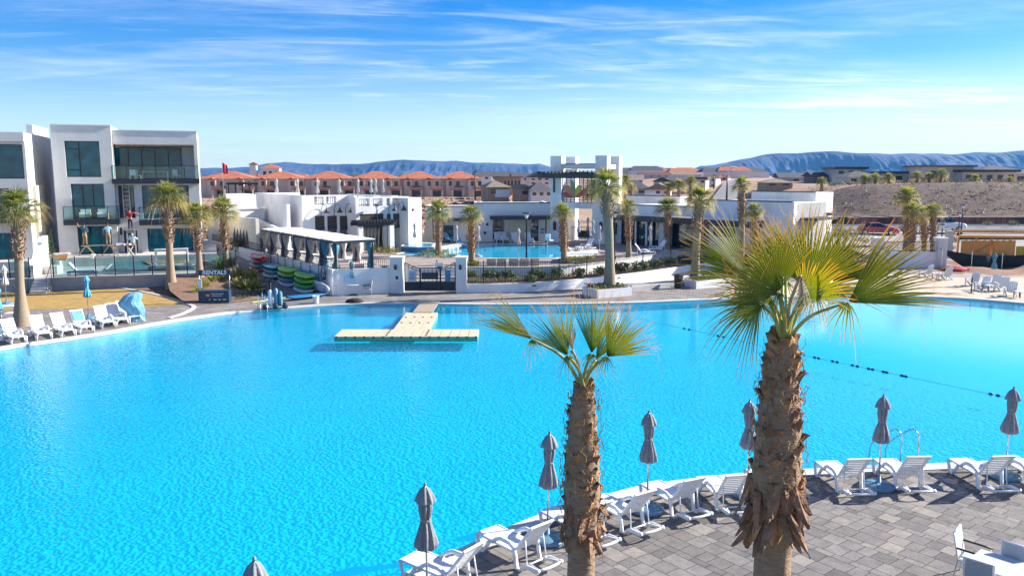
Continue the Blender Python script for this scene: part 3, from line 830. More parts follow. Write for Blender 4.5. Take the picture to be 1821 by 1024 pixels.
for i in range(16): cl.bb(-8.72 + i * .46, -8.64 + i * .46, 39.55, 39.6, .06, .13)
cl.build('cleats', black_metal, dock, world=True)
m = MB(); m.add([(-5.75, 46.6, .16), (-4.6, 46.6, .16), (-4.6, 51.3, .10), (-5.75, 51.3, .10), (-5.75, 46.6, .12), (-4.6, 46.6, .12), (-4.6, 51.3, .04), (-5.75, 51.3, .04)], [(0, 1, 2, 3), (7, 6, 5, 4), (0, 4, 5, 1), (1, 5, 6, 2), (2, 6, 7, 3), (3, 7, 4, 0)])
m.build('gangway', pm('gangway_board', (.36, .29, .21), .8, .15, 4), dock, world=True)
rope = thing('lane_rope', 'thin swimming rope with pairs of dark floats across the right of the pool', 'rope', P(1450, 636, WZ))
rp_px = [(1130, 566), (1160, 572), (1220, 584.5), (1280, 597.5), (1450, 635.5), (1525, 651), (1607, 668), (1780, 704), (1850, 718), (1960, 741)]
rpts = [P(x, y, WZ + .02) for x, y in rp_px]
MB().tube(spline(rpts, 4), .006, 5).build('rope', pm('blue_rope', (.03, .12, .25), .7, .2, 4), rope, True, world=True)
fl = pm('dark_float', (.015, .03, .07), .4, .2, 4)
def on_rope(px):
    for a, b2 in zip(rp_px, rp_px[1:]):
        if a[0] <= px <= b2[0]: return P(px, a[1] + (b2[1] - a[1]) * (px - a[0]) / (b2[0] - a[0]), WZ + .03)
for px in (1217, 1226, 1277, 1287, 1449, 1456, 1481, 1489, 1516, 1525, 1545, 1552, 1571, 1577, 1604, 1611, 1762, 1775):
    c = on_rope(px)
    MB().lathe([(.02, -.08), (.036, -.07), (.047, -.03), (.047, .03), (.036, .07), (.02, .08)], 12).xform(Matrix.Translation(c) @ Matrix.Rotation(pi / 2, 4, 'X') @ Matrix.Rotation(.6, 4, 'Y')).build('float', fl, rope, True, world=True)

# ================================================================== foreground fan palms
def fan_leaf(mb, hub, axis, nrm, Rr, spread, n, droop, rd, fuse=.45, cup=.25, sag=0.0, ridge=.35, wf=1.0):
    """pleated palmate leaf; blades fused near the hub, free and drooping at the tips."""
    if mb.tip is None: mb.tip = []
    axis = V3(axis).normalized(); side = axis.cross(V3(nrm)).normalized(); nrm = side.cross(axis).normalized()
    half = spread / n
    for i in range(n):
        a = -spread + 2 * spread * (i + .5) / n + rd.uniform(-.25, .25) * half
        d = axis * cos(a) + side * sin(a); sd = axis * -sin(a) + side * cos(a)
        ln = Rr * (.70 + .30 * cos(a * .85)) * rd.uniform(.88, 1.06)
        fz = fuse * rd.uniform(.85, 1.15)
        wmax = 2 * ln * fz * math.tan(min(half, .5)) * wf
        brk = rd.random() < .14; dr = droop * rd.uniform(.3, 1.6) * (2.4 if brk else 1)
        tw = rd.uniform(-.3, .3)
        o = len(mb.v); ts = (.02, .2, fz, fz + (1 - fz) * .35, fz + (1 - fz) * .7, 1.0)
        for k, t in enumerate(ts):
            x = ln * t; e = max(0, t - fz * .8)
            pos = hub + d * x + nrm * (cup * x * (abs(a) / max(spread, .1)) ** 1.6) + V3((0, 0, -1)) * (dr * ln * e * e * 1.6 + sag * x * x / max(Rr, .1)) + sd * (tw * e * e * ln * .5)
            wd = wmax * (t / fz) if t <= fz else wmax * (1 - (t - fz) / (1 - fz)) ** .75
            wd = max(wd, .004)
            mb.v += [tuple(pos - sd * wd / 2), tuple(pos + nrm * ridge * wd), tuple(pos + sd * wd / 2)]
            mb.tip += [t * (1.0 if not brk else 1.12)] * 3
        for k in range(len(ts) - 1):
            b2 = o + 3 * k
            mb.f += [(b2, b2 + 1, b2 + 4, b2 + 3), (b2 + 1, b2 + 2, b2 + 5, b2 + 4)]
def threads(mb, hub, axis, nrm, Rr, spread, n, rd):
    if mb.tip is None: mb.tip = []
    axis = V3(axis).normalized(); side = axis.cross(V3(nrm)).normalized()
    for i in range(n):
        a = rd.uniform(-spread, spread); d = axis * cos(a) + side * sin(a)
        p = hub + d * Rr * rd.uniform(.5, .9); v = V3((rd.uniform(-1, 1), rd.uniform(-1, 1), rd.uniform(-.6, .6))) * .5 + d * .6
        pts = [p]
        for k in range(6):
            v = v + V3((rd.uniform(-.4, .4), rd.uniform(-.3, .3), -.42)); pts.append(pts[-1] + v.normalized() * Rr * .09)
        o = len(mb.v); mb.tube(pts, .002, 3, cap=False); mb.tip += [1.0] * (len(mb.v) - o)
def leaf_base(mb, c, ang, r, ln, wd, tilt, rd, up=1, curl=0.0):
    """one woody leaf base: a curved, thick, ragged wedge standing off the trunk."""
    out = V3((cos(ang), sin(ang), 0)); tan_ = V3((-sin(ang), cos(ang), 0)); n = 5; o = len(mb.v)
    lean = rd.uniform(-.25, .25)
    for k in range(n):
        t = k / (n - 1)
        th = tilt + curl * t
        z = up * ln * t * cos(tilt + curl * t * .5); rr = r + ln * sin(th) * t
        w = wd * (1 - .55 * t + .12 * sin(3 * t)) * .5
        if k == n - 1: w *= rd.uniform(.25, .8)
        mid = V3(c) + out * (rr + .035 * (1 - t)) + V3((0, 0, z)) + tan_ * lean * ln * t
        rag = rd.uniform(-.04, .04) * t
        th_ = .022 * (1 - .5 * t)
        L_ = mid - tan_ * w - out * (.07 * wd / .2 * (1 - t * .4)) + V3((0, 0, rag))
        R_ = mid + tan_ * w - out * (.07 * wd / .2 * (1 - t * .4)) - V3((0, 0, rag))
        mb.v += [tuple(L_), tuple(mid), tuple(R_), tuple(R_ - out * th_), tuple(mid - out * th_ * 1.6), tuple(L_ - out * th_)]
    for k in range(n - 1):
        a = o + 6 * k
        for j in range(6):
            j2 = (j + 1) % 6; mb.f.append((a + j, a + j2, a + 6 + j2, a + 6 + j))
    e = o + 6 * (n - 1); mb.f.append((e, e + 1, e + 4, e + 5)); mb.f.append((e + 1, e + 2, e + 3, e + 4))

def near_palm(label, base, top_z, prof, boots, skirt, fronds, seed, rs=1.3):
    rd = random.Random(seed)
    t = thing('fan_palm', label, 'palm tree', base, 0, None)
    # trunk with ring scars
    m = MB(); n = 40; zs = []; z = 0
    while z < top_z: zs.append(z); z += .035 if z < boots[0] + .1 else .15
    zs.append(top_z)
    def rad(z):
        for (z0, r0), (z1, r1) in zip(prof, prof[1:]):
            if z0 <= z <= z1: return r0 + (r1 - r0) * (z - z0) / (z1 - z0)
        return prof[-1][1]
    for zz_ in zs:
        ringn = .010 * noise.noise((zz_ * 17, seed, 0)) + .006 * noise.noise((zz_ * 45, seed, 4))
        for j in range(n):
            a = 2 * pi * j / n
            rr = rad(zz_) + ringn + .012 * noise.noise((cos(a) * 3, sin(a) * 3, zz_ * 1.5 + seed)) + .006 * noise.noise((cos(a) * 16, sin(a) * 16, zz_ * 2))
            m.v.append((rr * cos(a), rr * sin(a), zz_))
    for i in range(len(zs) - 1):
        for j in range(n):
            j2 = (j + 1) % n; m.f.append((i * n + j, i * n + j2, (i + 1) * n + j2, (i + 1) * n + j))
    m.f.append(tuple((len(zs) - 1) * n + j for j in range(n)))
    m.build('trunk', palm_bark, t, True)
    # leaf bases in a spiral
    m = MB(); m2 = MB(); k = 0; z = boots[0]
    while z < boots[1]:
        ang = k * 2.39996 + rd.uniform(-.15, .15); r = rad(z)
        f = (z - boots[0]) / (boots[1] - boots[0])
        leaf_base(m if rd.random() < .62 else m2, (0, 0, z), ang, r - .03, rd.uniform(.13, .22) * boots[2], rd.uniform(.22, .36) * boots[2], R(rd.uniform(4, 24)), rd, 1, R(rd.uniform(-4, 26)))
        k += 1; z += (boots[1] - boots[0]) / boots[3]
    m.build('leaf_bases', boot_mat, t, False); m2.build('leaf_bases', boot_dark, t, False)
    # dead skirt
    m = MB(); m3 = MB() if skirt[2] > 30 else m
    for i in range(skirt[2]):
        z = rd.uniform(skirt[0], skirt[1]); ang = rd.uniform(0, 2 * pi)
        leaf_base(m if i % 3 else m3, (0, 0, z), ang, rad(z) + rd.uniform(-.02, .05), rd.uniform(.22, .48) * skirt[3], rd.uniform(.10, .2), R(rd.uniform(8, 30)), rd, -1, R(rd.uniform(-25, 25)))
    m.build('dead_skirt', boot_dark, t, False)
    if m3 is not m: m3.build('dead_skirt', boot_mat, t, False)
    # fibre threads and rings between the leaf bases
    m = MB()
    for i in range(260):
        z = rd.uniform(skirt[0] - .1, boots[1]); a = rd.uniform(0, 2 * pi); r = rad(z) + rd.uniform(.02, .09)
        pts = []
        aa = a; zz_ = z
        for q_ in range(5):
            pts.append((r * cos(aa), r * sin(aa), zz_)); aa += rd.uniform(.02, .16); zz_ += rd.uniform(-.09, .07); r += rd.uniform(-.02, .025)
        m.tube(pts, rd.uniform(.003, .007), 3, cap=False)
    m.build('trunk_fibres', fibre, t, False)['kind'] = 'stuff'
    B = V3(base)
    for (hp, tp, spread, kind, n_, droop, cup) in fronds:
        hub = D(hp[0], hp[1], base[1] + hp[2]) - B; tip_ = D(tp[0], tp[1], base[1] + tp[2]) - B
        ax_ = tip_ - hub; Rr = ax_.length * rs
        toc = V3((-.1, -1, .35)); toc.x += (hp[0] - 1400) * .0
        o = V3((rd.uniform(-.05, .05), rd.uniform(-.05, .05), top_z - .08))
        mid = (o + hub) / 2 + V3(((hub.x - o.x) * -.12, (hub.y - o.y) * -.12, .10 * (hub - o).length))
        pts = spline([o, mid, hub], 6)
        pm_ = petiole if kind != 'dry' else petiole_dry
        st = MB().tube(pts, [.034 - .018 * i / (len(pts) - 1) for i in range(len(pts))], 6).build('frond_stalk', pm_, t, True)
        m = MB(); fan_leaf(m, hub, ax_, toc, Rr, R(spread), n_, droop * .55, rd, fuse=rd.uniform(.38, .50), cup=cup, ridge=.30)
        # short backward blades at the hub
        fan_leaf(m, hub, (hub - o).normalized() * -.6 + V3((0, 0, -.7)), toc, Rr * .27, R(70), 10, .4, rd, fuse=.25, cup=0, wf=1.0)
        threads(m, hub, ax_, toc, Rr, R(spread), 3, rd)
        m.build('frond', leaf_near if kind == 'green' else leaf_dry, t)
    return t
big_fronds = [
    ((1436, 510, .25), (1446, 392, .5), 66, 'green', 44, .10, .12),
    ((1383, 520, -.35), (1338, 440, -.6), 72, 'green', 40, .14, .10),
    ((1330, 492, .1), (1240, 428, .1), 38, 'green', 30, .25, .18),
    ((1508, 538, -.1), (1640, 462, .0), 35, 'green', 34, .22, .2),
    ((1352, 541, -.45), (1268, 556, -.75), 62, 'green', 34, .5, .1),
    ((1480, 500, .5), (1548, 418, .85), 46, 'green', 34, .22, .15),
    ((1392, 480, .5), (1368, 402, .8), 48, 'green', 34, .12, .15),
    ((1398, 500, .9), (1318, 440, 1.5), 50, 'green', 30, .25, .1),
    ((1450, 520, .9), (1510, 455, 1.6), 50, 'green', 30, .25, .1),
    ((1372, 532, -.1), (1300, 505, -.2), 50, 'green', 30, .5, .1),
    ((1432, 530, -.2), (1478, 478, -.4), 55, 'green', 28, .25, .1),
    ((1424, 490, -.45), (1431, 545, -.7), 15, 'dry', 12, .3, .1)]
near_palm('thick fan palm with a full crown and a shaggy brown trunk in the foreground', (3.72, 11.0, 0), 5.74,
          [(0, .30), (1.2, .265), (2.7, .25), (3.2, .29), (3.9, .33), (4.6, .285), (5.3, .235), (5.74, .19)], (3.35, 5.72, 1.0, 150), (3.25, 3.85, 64, 1.25), big_fronds, 5)
slim_fronds = [
    ((946, 603, .05), (868, 548, .1), 22, 'green', 22, .25, .35),
    ((1009, 632, -.2), (966, 545, -.25), 33, 'green', 34, .2, .2),
    ((1052, 628, .1), (1062, 533, .2), 30, 'green', 34, .06, .15),
    ((1079, 634, -.1), (1136, 570, -.1), 44, 'green', 36, .10, .12),
    ((1018, 622, .1), (1012, 575, .1), 20, 'dry', 10, .3, .1),
    ((1060, 640, .25), (1090, 585, .4), 26, 'green', 20, .12, .15)]
near_palm('slim fan palm with five sparse fronds in the foreground, left of the thick one', (1.03, 11.5, 0), 4.97,
          [(0, .225), (1.5, .205), (2.4, .20), (2.8, .235), (3.3, .27), (3.8, .245), (4.5, .19), (4.97, .14)], (2.75, 4.95, .82, 120), (2.65, 3.2, 22, .7), slim_fronds, 11, 1.24)
# ================================================================== mid-ground palms
def crown_mesh(seed, n=34):
    rd = random.Random(seed); m = MB(); m.tip = []
    for i in range(n):
        f = i / (n - 1); el = R(86 - 102 * f ** .9 + rd.uniform(-9, 9)); az = i * 2.39996 + rd.uniform(-.3, .3)
        d = V3((cos(el) * cos(az), cos(el) * sin(az), sin(el))); pl = rd.uniform(.45, .75)
        hub = d * pl; up = V3((-sin(el) * cos(az), -sin(el) * sin(az), cos(el)))
        o = len(m.v); m.tube([V3((0, 0, -.1)) + d * .08, hub * .6 + V3((0, 0, .03)), hub], [.03, .022, .016], 4, cap=False); m.tip += [.45] * (len(m.v) - o)
        t0 = len(m.tip)
        fan_leaf(m, hub, d + V3((0, 0, -.08 - .22 * f)), up, rd.uniform(.78, 1.02), R(rd.uniform(58, 78)), 17, .35 + .5 * f, rd, fuse=.42, cup=.22, ridge=.22)
        if f > .8:
            m.tip[t0:] = [min(1.2, x + .35 * rd.random()) for x in m.tip[t0:]]
    return m.mesh('palm_crown', leaf_mid)
CROWNS = [crown_mesh(s) for s in (1, 2, 3, 4)]
PALMS = []
def mid_palm(label, bpx, bpy_, bz, cpx, tpy, cw, rb, rt, boots=.45, seed=0, bark=None, group='tall fan palms round the pools', cs=1.0):
    """base pixel at height bz; trunk top pixel; crown width in pixels."""
    rd = random.Random(seed + 17); B = P(bpx, bpy_, bz); T = D(cpx, tpy - 7, B.y) - B; h = T.z
    t = thing('palm_tree', label, 'palm tree', B, 0, group)
    path = lambda f: V3((T.x * f * f, T.y * f, h * f))
    m = MB(); n = 14; k = 26
    for i in range(k + 1):
        f = i / k; c = path(f); r = rt * (.86 + .14 * f) + (rb * .92 - rt) * max(0, 1 - f * 2.4) ** 2.0 + (.05 if f > boots and False else 0)
        r *= 1 + .05 * noise.noise((f * 40, seed, 0))
        for j in range(n):
            a = 2 * pi * j / n; m.v.append((c.x + r * cos(a), c.y + r * sin(a), c.z))
    for i in range(k):
        for j in range(n): m.f.append((i * n + j, i * n + (j + 1) % n, (i + 1) * n + (j + 1) % n, (i + 1) * n + j))
    m.f.append(tuple(k * n + j for j in range(n)))
    m.build('trunk', bark or palm_bark_g, t, True)
    if boots < 1:
        m = MB(); nb = int(70 * (1 - boots) * h / 3) + 20
        for i in range(nb):
            f = boots + (1 - boots) * i / nb; c = path(f)
            leaf_base(m, c, i * 2.39996, rt * (.95 + .35 * sin(pi * min(1, (f - boots) / (1 - boots) + .15))), rd.uniform(.16, .26), rd.uniform(.14, .22), R(rd.uniform(15, 38)), rd, 1, R(10))
        for i in range(12):
            c = path(boots); leaf_base(m, c + V3((0, 0, .15)), rd.uniform(0, 6.3), rt, rd.uniform(.2, .4), .12, R(20), rd, -1, 0)
        m.build('leaf_bases', boot_dark, t)
    cr = bpy.data.objects.new('crown', CROWNS[seed % 4]); COL.objects.link(cr); cr.parent = t
    s = cw * B.y / F / 2 / 1.5 * cs
    cr.location = (T.x, T.y, h); cr.scale = (s, s, s); cr.rotation_euler = (rd.uniform(-.15, .15), rd.uniform(-.15, .15), rd.uniform(0, 6.28))
    PALMS.append(t); return t
mid_palm('palm at the left photo edge with a thick flared grey trunk', 40, 579, 0, 33, 384, 106, .62, .24, .62, 1)
mid_palm('tall palm in front of the main villa, nearest its right end balcony', 305, 514, 0.05, 298, 362, 84, .52, .26, .55, 2)
mid_palm('palm directly behind the rentals stand, left of a slightly shorter palm', 356, 498, .4, 349, 392, 72, .42, .22, .5, 3)
mid_palm('palm between the rentals stand and the boardwalk ramp wall', 404, 488, .4, 396, 386, 72, .42, .2, .45, 4)
mid_palm('palm in the mound beside the raised spa, right of the lamp building', 780, 454, 1.2, 779, 385, 60, .42, .27, .35, 5, palm_bark)
mid_palm('palm behind the right gate pillar, at the edge of the inner pool', 839, 470, 1.2, 838, 393, 56, .36, .27, .3, 6, palm_bark)
mid_palm('palm in front of the tower, at the right end of the inner pool', 1003, 468, 1.2, 1000, 388, 54, .36, .25, .3, 7, palm_bark)
mid_palm('tallest pale-trunked palm standing in the square white planter', 1084, 508, .58, 1077, 342, 88, .54, .33, .72, 8)
mid_palm('brown-trunked palm half hidden behind the tallest planter palm', 1067, 432, 1.2, 1066, 352, 70, .35, .27, .3, 9, palm_bark)
mid_palm('palm in front of the dark glass doors of the clubhouse', 1118, 461, 1.2, 1115, 378, 46, .34, .21, .4, 10)
mid_palm('palm before the open dark porch of the clubhouse', 1187, 446, 1.2, 1187, 378, 56, .32, .26, .35, 11)
mid_palm('grey palm in the long white planter beside the trash bin', 1236, 493, .58, 1244, 366, 70, .5, .3, .62, 12)
mid_palm('slender palm in front of the big blank clubhouse block, the taller of two', 1318, 470, 1.2, 1319, 338, 44, .3, .23, .55, 13)
mid_palm('short dark-trunked palm against the big blank clubhouse block', 1343, 473, 1.2, 1341, 386, 48, .28, .24, .2, 14, palm_bark)
for (bx, by, cx_, ty, cw, sd, lab) in ((1610, 449, 1613, 360, 58, 15, 'tallest palm of the tight clump beside the parking lot fence'), (1620, 452, 1624, 386, 50, 16, 'shorter bushy palm inside the clump beside the parking lot fence'),
                                       (1643, 446, 1641, 392, 46, 17, 'thick-trunked palm of the clump, nearer the lamp posts'), (1658, 451, 1660, 386, 46, 18, 'rightmost palm of the tight clump beside the parking lot fence')):
    mid_palm(lab, bx, by, .6, cx_, ty, cw, .34, .27, .35, sd, palm_bark)

# ================================================================== leafy shrubs
def shrub_mesh(seed, n=620, flat=.8, leaf=.12):
    rd = random.Random(seed); m = MB(); m.tip = []
    lobes = [(V3((rd.uniform(-.5, .5), rd.uniform(-.5, .5), rd.uniform(.3, .75))), rd.uniform(.3, .5)) for _ in range(8)]
    for i in range(n):
        c, r = rd.choice(lobes); v = V3((rd.gauss(0, 1), rd.gauss(0, 1), rd.gauss(0, 1))).normalized()
        p = c + v * r * rd.uniform(.6, 1.0); p.z = max(.02, p.z * flat)
        u = V3((rd.gauss(0, 1), rd.gauss(0, 1), rd.gauss(0, .8))).normalized(); q = u.cross(v)
        if q.length < .1: continue
        q.normalize(); l = leaf * rd.uniform(.7, 1.5)
        o = len(m.v); m.v += [tuple(p - q * l * .35), tuple(p + u * l), tuple(p + q * l * .35), tuple(p - u * l * .6)]; m.f.append((o, o + 1, o + 2, o + 3)); m.tip += [rd.random() * .8] * 4
    for i in range(7):
        a = rd.uniform(0, 6.28); o = len(m.v); m.tube([(0, 0, 0), (cos(a) * .2, sin(a) * .2, .3), (cos(a) * .4, sin(a) * .4, .55 * flat)], .012, 4); m.tip += [1.0] * (len(m.v) - o)
    return m
SHM = [shrub_mesh(s).mesh('shrub', shrub_leaf) for s in (1, 2, 3)]
OLM = [shrub_mesh(s, 520, 1.0, .085).mesh('brush', olive_leaf) for s in (4, 5)]
def shrub(pos, r, h, label, cat='shrub', meshes=None, name='shrub', group=None, seed=0):
    ms = meshes or SHM
    o = bpy.data.objects.new(name, ms[seed % len(ms)]); COL.objects.link(o); o.location = pos; o.scale = (r, r, h); o.rotation_euler = (0, 0, seed * 1.9)
    return tag(o, label, cat, group)
def spiky_mesh(seed, n=150, L_=1.0):
    rd = random.Random(seed); m = MB(); m.tip = []
    for i in range(n):
        el = R(rd.uniform(15, 85)); az = rd.uniform(0, 6.28); d = V3((cos(el) * cos(az), cos(el) * sin(az), sin(el))); s = V3((-sin(az), cos(az), 0)); l = L_ * rd.uniform(.7, 1.1)
        o = len(m.v)
        for t, w_ in ((0, .03), (.4, .035), (.75, .02), (1, .003)):
            p = d * l * t + V3((0, 0, -.25 * l * t * t)); m.v += [tuple(p - s * w_), tuple(p + s * w_)]; m.tip += [t, t]
        for k in range(3): m.f.append((o + 2 * k, o + 2 * k + 1, o + 2 * k + 3, o + 2 * k + 2))
    return m.mesh('spiky_plant', leaf_mid)
SPM = [spiky_mesh(1), spiky_mesh(2)]

# ================================================================== lawn, beds, path on the left
m = MB().poly([P(*p, .012) for p in [(-300, 560), (-300, 523), (0, 521), (120, 517), (215, 512), (250, 519), (300, 530), (332, 541), (230, 547.5), (0, 551)]])
struct('dormant_lawn', m, lawn_mat)
m = MB().poly([P(*p, .008) for p in [(205, 513), (300, 509), (362, 506), (470, 503), (478, 528), (400, 541), (335, 541), (300, 530), (250, 519)]])
struct('mulch_bed', m, soil)
m = MB()
cpts = spline([P(*p, .0) for p in [(208, 511.5), (250, 518.5), (300, 529.5), (330, 540), (345, 546), (330, 556), (300, 566)]], 5)
a_, b_ = offset(cpts, .13), offset(cpts, -.13)
for i in range(len(cpts) - 1):
    m.prism([(b_[i].x, b_[i].y), (b_[i + 1].x, b_[i + 1].y), (a_[i + 1].x, a_[i + 1].y), (a_[i].x, a_[i].y)], -.02, .05)
struct('path_kerb', m, concrete)
RC = P(592, 526, 0); RD = V3((-.57, .82, 0)).normalized(); RU = V3((.82, .57, 0)).normalized()     # cabana wall corner, its run, across
def RW(s, c, z): return V3((RC.x, RC.y, 0)) + RD * s + RU * c + V3((0, 0, z))
m = MB(); rows_ = [(-2.2, 4.6, .012), (0, 4.4, .014), (4, 4.1, .10), (10, 3.7, .38), (16, 3.4, .72), (24, 3.2, 1.12), (34, 3.2, 1.16)]
for i, (s, wd, z) in enumerate(rows_):
    m.v += [tuple(RW(s, -wd, z)), tuple(RW(s, .3, z))]
for i in range(len(rows_) - 1): m.f.append((2 * i, 2 * i + 1, 2 * i + 3, 2 * i + 2))
struct('asphalt_path', m, asphalt)
m = MB()
for (s, w0, w1, z) in [(1, 4.4, 9, .02), (6, 4.0, 9, .35), (12, 3.6, 8, .75), (20, 3.3, 8, 1.14), (34, 3.2, 14, 1.17)]:
    m.v += [tuple(RW(s, -w1, z)), tuple(RW(s, -w0, z + .01))]
for i in range(4): m.f.append((2 * i, 2 * i + 1, 2 * i + 3, 2 * i + 2))
struct('planting_bank', m, soil)

# ================================================================== villa terrace
ta, tb_ = P(0, 519.5, 0), P(402, 505.5, 0)
td = (tb_ - ta).normalized(); tn = V3((-td.y, td.x, 0)); TZ = .84
t0 = ta - td * 40; t1 = tb_ + td * .6
ter = thing('terrace_wall', 'low grey retaining wall carrying the villa terrace above the lawn', 'retaining wall', (t0 + t1) / 2)
def TP(s, c, z): return ta + td * s + tn * c + V3((0, 0, z))
TL = (t1 - ta).length
MB().prism([tuple(TP(-40, 0, 0))[:2], tuple(TP(TL, 0, 0))[:2], tuple(TP(TL, .3, 0))[:2], tuple(TP(-40, .3, 0))[:2]], -.05, TZ).build('wall', grey_conc, ter, world=True)
MB().prism([tuple(TP(-40, -.04, 0))[:2], tuple(TP(TL + .04, -.04, 0))[:2], tuple(TP(TL + .04, .34, 0))[:2], tuple(TP(-40, .34, 0))[:2]], TZ, TZ + .06).build('coping', concrete, ter, world=True)
struct('terrace_paving', MB().prism([tuple(TP(-40, .3, 0))[:2], tuple(TP(TL, .3, 0))[:2], tuple(TP(TL, 12, 0))[:2], tuple(TP(TL - 3, 34, 0))[:2], tuple(TP(-40, 34, 0))[:2]], -.05, TZ), grey_conc)
def s_at(px, c=0.0):
    lo, hi = -40.0, 60.0
    for _ in range(50):
        mid = (lo + hi) / 2; p = TP(mid, c, 1.0)
        if p.x / (p.y * CP + (CAMH - p.z) * SP) < (px - 910.5) / F: lo = mid
        else: hi = mid
    return lo
# glass fence on the wall
gf = thing('glass_fence', 'frameless glass terrace fence with black posts on the grey retaining wall', 'fence', TP(s_at(240), .15, TZ + .06))
posts = [-150, -90, -20, 17, 52, 94.5, 133.5, 170, 204.5, 238, 271, 303, 333, 364, 398]
for px in posts:
    c = TP(s_at(px), .15, TZ + .06); MB().bar(c, c + V3((0, 0, 1.42)), .07, .05).build('post', black_metal, gf, world=True)
for a, b2 in zip(posts[5:], posts[6:]):
    c, d_ = TP(s_at(a) + .08, .15, TZ + .12), TP(s_at(b2) - .08, .15, TZ + .12)
    MB().vprism([(0, 0), ((d_ - c).length, 0), ((d_ - c).length, 1.24), (0, 1.24)], c, td, tn, .012).build('glass_panel', rail_glass, gf, world=True)
c, d_ = TP(s_at(17) + .08, .15, TZ + .12), TP(s_at(52) - .08, .15, TZ + .12)
MB().vprism([(0, 0), ((d_ - c).length, 0), ((d_ - c).length, 1.24), (0, 1.24)], c, td, tn, .012).build('glass_panel', rail_glass, gf, world=True)
c = TP(TL - .15, .2, TZ + .1)
MB().vprism([(0, 0), (5.5, 0), (5.5, 1.3), (0, 1.3)], c, tn, td, .012).build('glass_panel', rail_glass, gf, world=True)
# garden steps
st = thing('garden_steps', 'short flight of concrete steps up to the villa terrace beside a white wall', 'steps', TP(s_at(76), -.6, 0))
for i in range(5):
    MB().prism([tuple(TP(s_at(62), -1.6 + i * .3, 0))[:2], tuple(TP(s_at(91), -1.6 + i * .3, 0))[:2], tuple(TP(s_at(91), -.045, 0))[:2], tuple(TP(s_at(62), -.045, 0))[:2]], -.02 + i * .17 if i else -.02, (i + 1) * .17).build('step', concrete, st, world=True)
for px in (60, 92):
    a0 = TP(s_at(px), -1.55, 0); a1 = TP(s_at(px), -.1, 0)
    MB().tube([a0, a0 + V3((0, 0, .95)), a1 + V3((0, 0, 1.8)), a1 + V3((0, 0, .9))], .02, 6).build('handrail', black_metal, st, world=True)

# ================================================================== villas
def railing(parent, a0, a1, b, z, h=1.05, n=5, ret=0.0, name='balcony_railing'):
    m = MB()
    for i in range(n + 1):
        x = a0 + (a1 - a0) * i / n; m.bb(x - .025, x + .025, b - .025, b + .025, z, z + h)
    m.bb(a0, a1, b - .03, b + .03, z + h, z + h + .04)
    if ret:
        for x in (a0, a1): m.bb(x - .025, x + .025, b + .03, b + ret, z + h, z + h + .04)
    o = m.build(name, black_metal, parent)
    g = MB().bb(a0 + .03, a1 - .03, b - .006, b + .006, z + .06, z + h - .02); g.build('glass_panel', rail_glass, o)
fv = Frame(V3((-36.75, 66, 1.6)), 20)
A, ZV = fv.a_of, fv.z_of
villa = thing('villa', 'white three-storey modern villa with black balconies and painters at work', 'villa', fv.o, R(20))
W = A(357); am = A(207); Ht = ZV(222, 0); Hr = ZV(231.5, am)
zt = lambda py, px, b=0: ZV(py, A(px, b), b)
def hole(px0, px1, py0, py1, b=0.0):
    a0, a1 = A(px0, b), A(px1, b); return (a0, a1, ZV(py1, (a0 + a1) / 2, b), ZV(py0, (a0 + a1) / 2, b))
h3, h2, h1 = hole(124, 185, 251, 315), hole(130, 188, 327, 389), hole(136, 196, 402, 453)
h1 = (h1[0], h1[1], 0.0, h1[3])
m = MB(); facade(m, 0, am, 0, Ht, [h3, h2, h1], 0, .35); m.bb(0, .35, .35, 9, 0, Ht); m.bb(am - .3, am, .35, 9, Hr - .3, Ht); m.bb(.35, am - .35, .55, 9, 0, Ht - .1); m.bb(.0, am, 8.7, 9.0, 0, Ht)
lo_, l3, lw, ld, ls = (am + .06, W - .28, zt(322, 280, .45), zt(257, 280, .45)), None, hole(255, 338, 330, 388, .45), hole(213, 241, 330, 388, .45), hole(260, 341, 406, 453, .45)
ldr = hole(218, 242, 410, 453, .45); ls = (ls[0], ls[1], 0, ls[3]); ldr = (ldr[0], ldr[1], 0, ldr[3])
facade(m, am + .002, W, 0, Hr, [lo_, lw, ld, ls, ldr], .45, .3)
m.bb(am + .002, W, .95, 9, 0, lo_[2] - .02); m.bb(am + .002, W, 3.0, 9, lo_[2], Hr - .1); m.bb(W - .28, W, .75, 3.0, lo_[2] - .02, Hr)
m.build('wall', stucco_villa, villa)
MB().bb(am + .05, W - .28, .76, 2.99, lo_[3] - .12, lo_[3] - .02).build('soffit', beige_soffit, villa)
MB().bb(am + .05, W - .28, .0, 2.99, lo_[2] - .018, lo_[2] + .03).build('loggia_floor', concrete, villa)
m = MB(); m.bb(-.06, am + .05, -.06, .36, Ht, Ht + .06); m.bb(am + .06, W + .06, .40, .8, Hr, Hr + .06); m.build('parapet_cap', white_paint, villa)
window(villa, fv, *h3[:2], *h3[2:], .12, (h3[0] + (h3[1] - h3[0]) * .40,), ((h3[2] + (h3[3] - h3[2]) * .78, h3[0], h3[0] + (h3[1] - h3[0]) * .4), (h3[2] + (h3[3] - h3[2]) * .20, h3[0], h3[0] + (h3[1] - h3[0]) * .4)))
window(villa, fv, *h2[:2], *h2[2:], .12, (h2[0] + (h2[1] - h2[0]) * .34, h2[0] + (h2[1] - h2[0]) * .66))
window(villa, fv, *h1[:2], .0, h1[3], .2, tuple(h1[0] + (h1[1] - h1[0]) * k / 3 for k in (1, 2)))
window(villa, fv, *lw[:2], *lw[2:], .58, (lw[0] + (lw[1] - lw[0]) * .35, lw[0] + (lw[1] - lw[0]) * .68))
window(villa, fv, *ld[:2], *ld[2:], .58, (), pane=dark_glass)
window(villa, fv, *ls[:2], .0, ls[3], .6, tuple(ls[0] + (ls[1] - ls[0]) * k / 4 for k in (1, 2, 3)))
